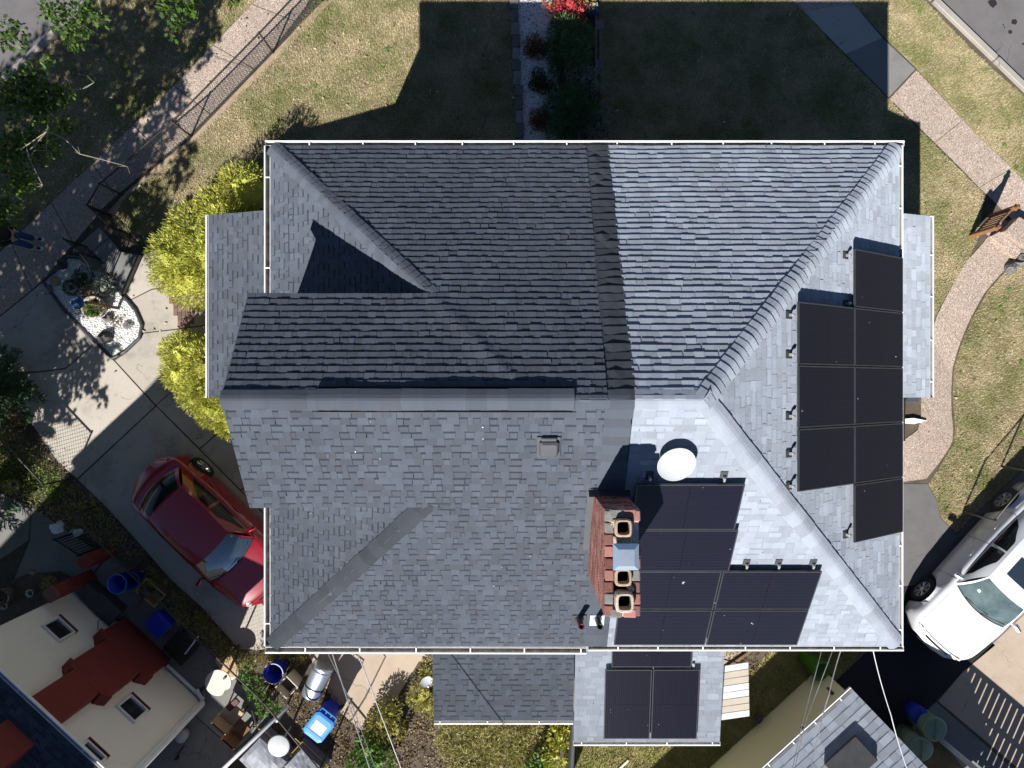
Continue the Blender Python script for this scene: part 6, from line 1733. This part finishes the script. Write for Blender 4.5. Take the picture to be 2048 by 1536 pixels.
for y in (-.22, .22):
    mb = MB(); mb.lathe(c + Mz @ Vector((-.2, y, .11)), [(.001, -.03), (.11, -.03), (.11, .03), (.001, .03)], 16, M=Mz @ Matrix.Rotation(math.pi / 2, 3, 'X')); mb.build('wheel', mt['rubber'], t)
# flat blue crate, yellow tub etc.
def crate(nm, label, px, py, size, m, rz, cat, lid=None, inset_=.03):
    c = P(px, py); t = thing(nm, c, label, cat)
    w, d, h = size; Mz = Matrix.Rotation(rz, 3, 'Z')
    def q(a, b, z): return [c + Mz @ Vector((x * a / 2, y * b / 2, z)) for x, y in ((-1, -1), (1, -1), (1, 1), (-1, 1))]
    mb = MB(); rg = [q(w * .88, d * .88, 0), q(w, d, h), q(w + .03, d + .03, h), q(w + .03, d + .03, h + .025), q(w - .03, d - .03, h + .025), q(w * .85, d * .85, .03)]
    for k in range(5): mb.add(rg[k] + rg[k + 1], [(i, (i + 1) % 4, 4 + (i + 1) % 4, 4 + i) for i in range(4)])
    mb.poly(rg[-1]); mb.build('body', mt[m], t)
    if lid: mb = MB(); mb.bbox(c + Z3 * (h + .035), (w + .02, d + .02, .04), .015, rz); mb.bbox(c + Z3 * (h + .06) + Mz @ Vector((w * .12, 0, 0)), (w * .5, d * .62, .02), .008, rz); mb.build('lid', mt[lid], t)
    return t, c
crate('blue_crate', 'flat lidded bright blue box in the neighbour yard by the fence', 332, 1238, (.44, .50, .38), 'blue', .75, 'box', 'blue_lid' if False else 'blue')
t, c = crate('yellow_tub', 'yellow plastic tub under the chain link fence', 310, 1180, (.62, .40, .22), 'yellow', -.72, 'tub')
mb = MB(); cc = P(303, 1178); mb.lathe(cc, [(.10, .03), (.12, .35), (.125, .36), (.001, .37)], 20); tag(mb.build('round_cover', mt['dkgrey'], smooth=True), 'small dark round drum standing in the yellow tub', 'drum')
t, c = crate('storage_box', 'grey storage box with pale lid against the cream house wall', 193, 1174, (.50, .34, .42), 'dkgrey', -.75, 'box', 'ventgrey')
t, c = crate('storage_box', 'long dark storage box against the cream house wall', 228, 1206, (.72, .42, .40), 'dkgrey', -.75, 'box', 'dkgrey')
c = P(372, 1288); t = thing('garden_cart', c, 'dark flat garden cart with a silver handle in the neighbour yard', 'cart')
mb = MB(); mb.bbox(c + Z3 * .3, (.62, .66, .06), .02, .8); mb.build('deck', mt['black'], t)
mb = MB(); mb.tube([P(397, 1272, .5), P(370, 1308, .5)], .02, 6); mb.build('handle', mt['rail'], t)
for a, b in ((-.22, -.24), (.22, -.24), (-.22, .24), (.22, .24)):
    mb = MB(); mb.lathe(c + Matrix.Rotation(.8, 3, 'Z') @ Vector((a, b, .12)), [(.001, -.03), (.12, -.03), (.12, .03), (.001, .03)], 14, M=Matrix.Rotation(.8, 3, 'Z') @ Matrix.Rotation(math.pi / 2, 3, 'X')); mb.build('wheel', mt['rubber'], t)
# beige table top half in the sun
c = P(446, 1358); t = thing('round_table', c, 'round beige table with a scalloped edge, half in shade', 'table')
mb = MB(); cc = P(437, 1365, .72); vs = []
for k in range(44):
    a = 2 * math.pi * k / 44; r_ = .315
    dq = (a - math.radians(-48) + math.pi) % (2 * math.pi) - math.pi
    r_ -= .075 * math.exp(-(dq / .28) ** 2); vs.append(cc + Vector((math.cos(a) * r_, math.sin(a) * r_, 0)))
mb.prism(vs, .03); mb.build('table_top', mt['beige'], t)
mb = MB(); mb.tube([Vector((cc.x, cc.y, .05)), cc], .035, 10); mb.lathe(Vector((cc.x, cc.y, .0)), [(.24, .015), (.22, .05), (.04, .07)], 20); mb.build('pedestal', mt['beige'], t, True)
mb = MB(); mb.bbox(cc + Vector((.17, .13, .05)), (.09, .05, .04), .01, .7); tag(mb.build('tape_dispenser', mt['dkgrey']), 'small dark object lying on the round beige table', 'object')
mb = MB(); mb.prism([P(*q) + Z3 * .045 for q in ((432, 1318), (462, 1305), (476, 1330), (474, 1352), (452, 1352))], .03); tag(mb.build('plywood_sheet', mt['card']), 'tan board lying behind the mesh beside the round beige table', 'board')
# two chairs
def chair(label, px, py, rz, m, h=.42, w=.46):
    c = P(px, py); t = thing('garden_chair', c, label, 'chair'); Mz = Matrix.Rotation(rz, 3, 'Z')
    mb = MB(); mb.bbox(c + Z3 * h, (w, w, .06), .02, rz); mb.build('seat', mt[m], t)
    mb = MB(); mb.bbox(c + Mz @ Vector((-w / 2 + .02, 0, 0)) + Z3 * (h + .24), (.05, w, .42), .02, rz); mb.build('backrest', mt[m], t)
    for a in (-1, 1):
        for b in (-1, 1): mb = MB(); mb.tube([c + Mz @ Vector((a * (w / 2 - .04), b * (w / 2 - .04), 0)), c + Mz @ Vector((a * (w / 2 - .04), b * (w / 2 - .04), h))], .02, 6); mb.build('leg', mt['black'], t)
    return t
chair('tan wooden chair with a dark cushion beside the grey barrier pipe', 476, 1412, .85, 'card')
mb = MB(); mb.bbox(P(466, 1409, .47), (.36, .16, .05), .02, .75); tag(mb.build('cushion', mt['redpipe']), 'dark cushion lying on the tan wooden chair', 'cushion')
chair('rusty brown chair next to the tan one', 492, 1443, .85, 'rust', .40, .42)
mb = MB(); mb.tube([P(505, 1420, .3), P(512, 1445, .42), P(507, 1455, .2)], .03, 6); mb.lathe(P(517, 1437, .02), [(.09, 0), (.11, .12), (.08, .14), (.001, .1)], 16); tag(mb.build('hose_coil', mt['dkgrey']), 'small dark pot with pale rim beside the rusty chair', 'pot')
mb = MB(); mb.tube([P(370, 1490), P(360, 1502, .03), P(356, 1510, .03)], .02, 6); mb.bbox(P(354, 1516, .04), (.14, .08, .06), .02, .7); tag(mb.build('broom', mt['black']), 'small black broom lying in the shaded neighbour yard', 'broom')
mb = MB(); mb.lathe(P(372, 1464, .0), [(.12, 0), (.14, .3), (.001, .31)], 20); tag(mb.build('white_pail', mt['dish'], smooth=True), 'white pail standing under the cream house corner', 'pail')
# barrier pipe
mb = MB(); mb.tube([P(576, 1412, .75), P(448, 1536, .75), P(380, 1602, .75)], .05, 10); t = tag(mb.build('barrier_pipe', mt['greyvinyl'], smooth=True), 'thick grey pipe rail running to the bottom edge past the brown decking', 'rail')
for q in ((573, 1415), (400, 1583)): mb = MB(); mb.tube([P(*q), P(*q) + Z3 * .75], .03, 8); mb.build('support', mt['greyvinyl'], t)
flat('deck', [(548, 1436), (625, 1500), (700, 1580), (560, 1640), (420, 1560)], .03, mt['wood_dark'])
# tarpaulin bundles with yellow rope
def bundle(label, px, py, size, rz, seed):
    c = P(px, py); t = thing('tarpaulin_bundle', c, label, 'tarpaulin'); Mz = Matrix.Rotation(rz, 3, 'Z'); w, d, h = size
    mb = MB(); n = 10; rows = []; g = random.Random(seed)
    for i in range(n + 1):
        row = []
        for j in range(n + 1):
            u, v = 2 * i / n - 1, 2 * j / n - 1; e = max(abs(u), abs(v))
            z = h * (1 - max(0, (e - .78) / .22) ** 1.5 * .9) + g.uniform(-.012, .012) + .05 * math.sin(u * 3 + seed) * (1 - e)
            row.append(c + Mz @ Vector((u * w / 2, v * d / 2, max(z, .0))))
        rows.append(row)
    grid(mb, rows); mb.build('sheet', mt['tarp'], t)
    mb = MB(); pth = [(-w / 2, -d / 2), (w / 2, -d / 2), (w / 2, d / 2), (-w / 2, d / 2), (-w / 2, -d / 2)]
    mb.tube([c + Mz @ Vector((x * .99, y * .99, h * .62 + .02)) for x, y in pth], .014, 5); mb.tube([c + Mz @ Vector((w / 2, y, h * .62 + .02 + .1 * (y > 0))) for y in (d / 2, d / 2 + .12, d / 2 + .2)], .012, 5)
    mb.build('rope', mt['rope'], t)
bundle('grey tarpaulin bundle tied with yellow rope behind the white round lid', 540, 1500, (.95, 1.1, .55), .82, 1)
bundle('grey tarpaulin bundle tied with yellow rope at the bottom edge below the blue bin', 618, 1516, (.75, .9, .5), .82, 2)
c = P(561, 1481); t = thing('round_stand', c, 'white round disc on a stand at the bottom edge under the wire', 'stand')
mb = MB(); cc = P(558, 1491, .95); mb.lathe(cc, [(.26, 0), (.265, .02), (.24, .03), (.001, .032)], 40); mb.build('top', mt['dish'], t, True)
mb = MB(); mb.tube([Vector((cc.x, cc.y, .02)), cc], .03, 8); mb.build('stem', mt['rail'], t)
# neighbour pots
def pot(label, px, py, r, h, m, plant=None, nm='flower_pot'):
    c = P(px, py); t = thing(nm, c, label, 'pot'); mb = MB(); mb.lathe(c, [(r * .75, 0), (r, h), (r * 1.06, h), (r * 1.06, h + .02), (r * .88, h + .02), (r * .8, h * .7), (.001, h * .7)], 22); mb.build('pot', mt[m], t, True)
    mb = MB(); mb.lathe(c + Z3 * h * .72, [(r * .8, 0), (.001, .015)], 14); mb.build('soil', mt['earth'], t)
    if plant: foliage('leaves', [(tuple(c + Z3 * (h + .08)), (r * .9, r * .9, .14))], 160, .09, .5, mt[plant], t)
pot('white pot with a pale blue white plant in the shaded yard', 160, 1062, .10, .25, 'dish'); 
mb = MB(); mb.rock(P(154, 1066, .35), (.10, .09, .05), 3); mb.rock(P(160, 1063, .36), (.08, .08, .05), 4); tag(mb.build('white_bag', mt['dish'], smooth=True), 'crumpled white bag resting on the white pot', 'bag')
pot('large pale ring pot at the left edge of the neighbour bed', 22, 1186, .20, .35, 'terracotta', 'lf_rust')
pot('small white round pot in the neighbour bed', 70, 1182, .09, .2, 'dish')
pot('white oval pot near the tall red pillar', 112, 1158, .10, .18, 'dish', 'lf_olive')
pot('small square pale pot under the cream wall', 20, 1206, .09, .22, 'dish')
boulder('rounded pale stone at the edge of the neighbour bed', 66, 1145, (.10, .06, .05), 'stone_tan', 11)
flat('planting_bed', [(0, 1170), (55, 1148), (120, 1142), (160, 1160), (170, 1180), (60, 1240), (-60, 1280), (-80, 1200)], .05, mt['earth'])
shrub('garden_plant', 'yellow green trailing plant beside the tall red pillar', [(100, 1170, .2, .15), (92, 1176, .15, .1)], 160, .08, .3, 'lf_olive', core=0)
pot('pinkish terracotta pot among the sunlit weeds at the left edge', 40, 968, .12, .25, 'beige', 'lf_olive')
mb = MB(); mb.rock(P(112, 1058, .03), (.18, .12, .05), 5); mb.rock(P(120, 1050, .03), (.12, .1, .05), 6); tag(mb.build('pebble_heap', mt['gravel']), 'little heap of white pebbles among the shaded weeds', 'pebbles')
# dark rail by rear bed and loose board
mb = MB(); mb.bbox(P(1141, 1500, .55) , (.10, 2.2, 1.1), .02, -.05); tag(mb.build('dark_screen', mt['flash']), 'dark upright screen panel beside the pale rear wing', 'panel')
mb = MB(); mb.bbox(P(1247, 1530, .04), (.35, .06, .03), .006, .75); tag(mb.build('loose_board', mt['beige']), 'short pale board lying on the rear grass', 'board')
c = P(1119, 1534); mb = MB(); mb.tube([c, c + Z3 * .5, c + Z3 * .6 + Vector((.05, 0, 0))], .012, 6); mb.bbox(c + Z3 * .62, (.12, .08, .05), .02); tag(mb.build('garden_tool', mt['redpaint']), 'red handled garden tool at the bottom edge by the dark screen', 'tool')
mb = MB(); mb.prism([P(*q) + Z3 * .0 for q in ((1440, 1338), (1500, 1296), (1503, 1300), (1443, 1343))], .10); tag(mb.build('timber_edging', mt['wood']), 'old timber edging by the slatted awning', 'edging')

# ================================================================ WIRES
def wire(label, pts, r=.011, m='wire', sag=0):
    mb = MB(); ps = []
    for a, b in zip(pts, pts[1:]):
        n = 12
        for k in range(n): t_ = k / n; p = a.lerp(b, t_); ps.append(p - Z3 * sag * 4 * t_ * (1 - t_))
    ps.append(pts[-1]); mb.tube(ps, r, 6); tag(mb.build('overhead_wire', mt[m], smooth=True), label, 'wire')
wire('pale twisted wire from the roof corner down past the blue bin', [P(661, 1296, 4.7), P(742, 1545, 5.2), P(800, 1720, 5.4)], .010, 'rail')
wire('thin dark wire beside the pale one over the rear patio', [P(652, 1298, 4.6), P(700, 1400, 4.75), P(760, 1560, 5.0)], .006)
wire('thin pale wire crossing the sunny rear patio', [P(712, 1298, 4.2), P(797, 1522, 4.3), P(893, 1785, 4.5), P(960, 1970, 4.7)], .011, 'rail')
wire('white wire from the pale roof corner to the bottom edge', [P(1745, 1295, 4.7), P(1782, 1430, 5.0), P(1822, 1560, 5.3)], .0085, 'white', .05)
wire('thick silver wire over the olive shed', [P(1684, 1294, 4.7), P(1658, 1390, 4.9), P(1640, 1460, 5.0), P(1618, 1560, 5.2)], .0085, 'rail', .03)
wire('thin black wire, left of the two crossing the olive shed wall', [P(1645, 1294, 4.6), P(1604, 1450, 4.9), P(1580, 1560, 5.1)], .007)
wire('thin black wire, right of the two crossing the olive shed wall', [P(1668, 1294, 4.6), P(1612, 1440, 4.9), P(1584, 1560, 5.1)], .007)
wire('black service wire whose shadow crosses the charcoal rear wing', [Vector((-250 * S, -370 * S, 4.4)), Vector((-95 * S, -700 * S, 5.4)), Vector((0, -900 * S, 6))], .016) if False else None

# ================================================================ PERSON
def skin(name, pts, edges, mat, parent, root=0, sub=2):
    me = bpy.data.meshes.new(name); me.from_pydata([p[:3] for p in pts], edges, []); me.update()
    o = bpy.data.objects.new(name, me); col.objects.link(o); o.parent = parent
    m = o.modifiers.new('skin', 'SKIN'); m.use_smooth_shade = True
    for i, p in enumerate(pts):
        v = me.skin_vertices[0].data[i]; rad = p[3] if isinstance(p[3], (tuple, list)) else (p[3], p[3]); v.radius = rad; v.use_root = (i == root)
    s_ = o.modifiers.new('sub', 'SUBSURF'); s_.levels = sub; s_.render_levels = sub
    me.materials.append(mat); return o
pr = P(72, 487) + Vector((0, 0, .022))
per = thing('person', pr, 'person in black top and blue jeans at the left edge holding a small controller', 'person', rz=-.12)
# local axes: x faces the house
pts = [(0, 0, .96, (.15, .12)), (0, 0, 1.12, (.11, .10)), (.0, 0, 1.32, (.11, .10)), (-.01, 0, 1.45, (.06, .06)), (.01, 0, 1.55, .055), (.03, 0, 1.63, .085), (.04, 0, 1.71, .10), (.035, 0, 1.79, .07)]
edges = [(0, 1), (1, 2), (2, 3), (3, 4), (4, 5), (5, 6), (6, 7)]
for s_ in (-1, 1):
    b = len(pts); pts += [(.0, s_ * .09, .90, .095), (.02, s_ * .10, .50, .062), (-.02, s_ * .105, .09, .042), (.13, s_ * .12, .035, .032)]
    edges += [(0, b), (b, b + 1), (b + 1, b + 2), (b + 2, b + 3)]
    b = len(pts); pts += [(-.01, s_ * .17, 1.39, .05), (.0, s_ * .26, 1.13, .042), (.20, s_ * .14, 1.10, .034), (.25, s_ * .095, 1.11, (.04, .022))]
    edges += [(2, b), (b, b + 1), (b + 1, b + 2), (b + 2, b + 3)]
    hb = b + 3
    for k in range(4):
        f = len(pts); yy = s_ * (.11 - .02 * k); pts += [(.285, yy, 1.12 - .004 * k, .0095), (.31 - .004 * k, yy - s_ * .01, 1.10, .0088), (.30, yy - s_ * .022, 1.078, .008)]
        edges += [(hb, f), (f, f + 1), (f + 1, f + 2)]
    f = len(pts); pts += [(.255, s_ * .06, 1.13, .0105), (.285, s_ * .035, 1.135, .0095)]; edges += [(hb, f), (f, f + 1)]
skin('body', pts, edges, mt['skin'], per)
mb = MB(); fz = 1.71
def loc_(p): return pr + Matrix.Rotation(-.12, 3, 'Z') @ Vector(p)
jp = [(0, 0, .98, .17), (0, 0, 1.14, .16), (0, 0, 1.33, .17), (-.01, 0, 1.47, .11)]; je = [(0, 1), (1, 2), (2, 3)]
for s_ in (-1, 1): b = len(jp); jp += [(-.01, s_ * .19, 1.41, .095), (0, s_ * .265, 1.13, .072), (.215, s_ * .135, 1.10, .05)]; je += [(2, b), (b, b + 1), (b + 1, b + 2)]
skin('jacket', jp, je, mt['jacket'], per)
tp = [(0, 0, .98, (.165, .135))]; te = []
for s_ in (-1, 1): b = len(tp); tp += [(0, s_ * .09, .88, .112), (.02, s_ * .10, .5, .088), (-.02, s_ * .105, .07, .075)]; te += [(0, b), (b, b + 1), (b + 1, b + 2)]
skin('trousers', tp, te, mt['jeans'], per)
for s_ in (-1, 1):
    o = skin('shoe', [(-.05, s_ * .105, .05, (.045, .048)), (.06, s_ * .11, .045, (.045, .042)), (.17, s_ * .125, .04, (.042, .034))], [(0, 1), (1, 2)], mt['jacket'], per, sub=1)
    mb = MB(); vs = [(-.11, -.05), (.0, -.05), (.12, -.055), (.20, -.04), (.225, 0), (.20, .045), (.12, .055), (0, .05), (-.11, .045)]
    mb.prism([Vector((x, s_ * .112 + y, .0)) for x, y in vs], .022); o2 = mb.build('sole', mt['white']); o2.parent = o
hp = [(-.02, 0, 1.76, .11), (-.045, 0, 1.70, .10), (-.04, 0, 1.63, .07), (.02, 0, 1.81, .085)]
skin('hair', hp, [(0, 1), (1, 2), (0, 3)], mt['hair'], per)
def loc_mesh(nm, fn, m, sm=True):
    mb = MB(); fn(mb); o = mb.build(nm, mt[m], None, sm); o.parent = per; return o
for s_ in (-1, 1):
    loc_mesh('eye', lambda mb: mb.rock((.128, s_ * .033, 1.715), (.012, .014, .009), 1), 'white'); loc_mesh('ear', lambda mb: mb.rock((.02, s_ * .098, 1.70), (.02, .012, .032), 2), 'skin')
loc_mesh('nose', lambda mb: mb.rock((.145, 0, 1.685), (.018, .015, .025), 3), 'skin'); loc_mesh('mouth', lambda mb: mb.rock((.128, 0, 1.645), (.010, .025, .006), 4), 'redpipe')
mb = MB(); cc = pr + Matrix.Rotation(-.12, 3, 'Z') @ Vector((.285, 0, 1.115)); mb.bbox(cc, (.10, .15, .03), .012, -.12); mb.tube([cc + Vector((.03, .05, .01)), cc + Vector((.04, .05, .05))], .006, 5); tag(mb.build('controller', mt['dkgrey']), 'small grey controller held by the person at the left edge', 'controller')

# specks, twigs and leaves blown onto the roof
mb = MB(); g = random.Random(8)
for _ in range(26):
    o_, n_, uh, vh, um, vm = g.choice([(ON, nN, X3, vN, (-3.5, 6.5), (.3, 5.2)), (OS, nS, X3, vS, (-3.8, 6.0), (.2, 5.3)), (OS, nS, X3, vS, (-3.8, 1.0), (.2, 5.3)), (OE, nE, Y3, vE, (-3, 3), (.1, 2.0))])
    u_, v_ = g.uniform(*um), g.uniform(*vm)
    if abs(u_) > 6.8 - v_ * .9: continue
    p = o_ + uh * u_ + vh * v_ + n_ * .03; a = g.uniform(0, 6.28); r_ = g.uniform(.006, .015)
    mb.poly([p + (uh * math.cos(a + k * 1.57) + vh * math.sin(a + k * 1.57)) * r_ * (1.6 if k % 2 else .7) for k in range(4)], 0 if g.random() < .45 else 1)
o = mb.build('roof_debris', [mt['paper'], mt['litter']]); tag(o, kind='stuff')

# lettering on the blue sack
fc = bpy.data.curves.new('lettering', 'FONT'); fc.body = 'OWN'; fc.size = .15; fc.extrude = .002; fc.align_x = 'CENTER'
fo = bpy.data.objects.new('lettering', fc); col.objects.link(fo); sk_ = [o for o in bpy.data.objects if o.name == 'blue_sack'][0]; fo.parent = sk_; fo.location = (0, -.02, .215); fo.rotation_euler = (0, 0, .25); fc.materials.append(mt['paper'])
me_ = bpy.data.meshes.new_from_object(fo); me_.name = 'lettering'; lt = bpy.data.objects.new('lettering', me_); col.objects.link(lt); lt.parent = sk_; lt.location = fo.location; lt.rotation_euler = fo.rotation_euler; bpy.data.objects.remove(fo)

# ================================================================ CAMERA, SUN, SKY
cam = bpy.data.cameras.new('camera'); cam.lens = 36 * F / 2048; cam.sensor_width = 36; cam.clip_end = 400; cam.clip_start = .1
co = bpy.data.objects.new('camera', cam); col.objects.link(co); co.location = (0, 0, D); co.rotation_euler = (0, 0, 0); scn.camera = co
sun = bpy.data.lights.new('sun', 'SUN'); sun.energy = 5.0; sun.angle = R(.53); sun.color = (1.0, .975, .93)
so_ = bpy.data.objects.new('sun', sun); col.objects.link(so_)
ldir = Vector((SUNX, SUNY, -1)).normalized()
so_.rotation_euler = ldir.to_track_quat('-Z', 'Y').to_euler()
w = bpy.data.worlds.new('World'); scn.world = w; w.use_nodes = True; nt = w.node_tree
sky = nt.nodes.new('ShaderNodeTexSky'); sky.sky_type = 'NISHITA'; sky.sun_disc = False
sky.sun_elevation = math.asin(-ldir.z); sky.sun_rotation = math.atan2(-ldir.x, -ldir.y)
sky.altitude = 1200; sky.air_density = .8; sky.dust_density = 0.0; sky.ozone_density = 3.0
bg = nt.nodes['Background']; bg.inputs[1].default_value = .05
nt.links.new(sky.outputs[0], bg.inputs[0])
vs_ = scn.view_settings; vs_.view_transform = 'Standard'; vs_.look = 'None'; vs_.exposure = .85; vs_.gamma = 1.0
scn.cycles.max_bounces = 6; scn.cycles.diffuse_bounces = 3; scn.cycles.transparent_max_bounces = 8
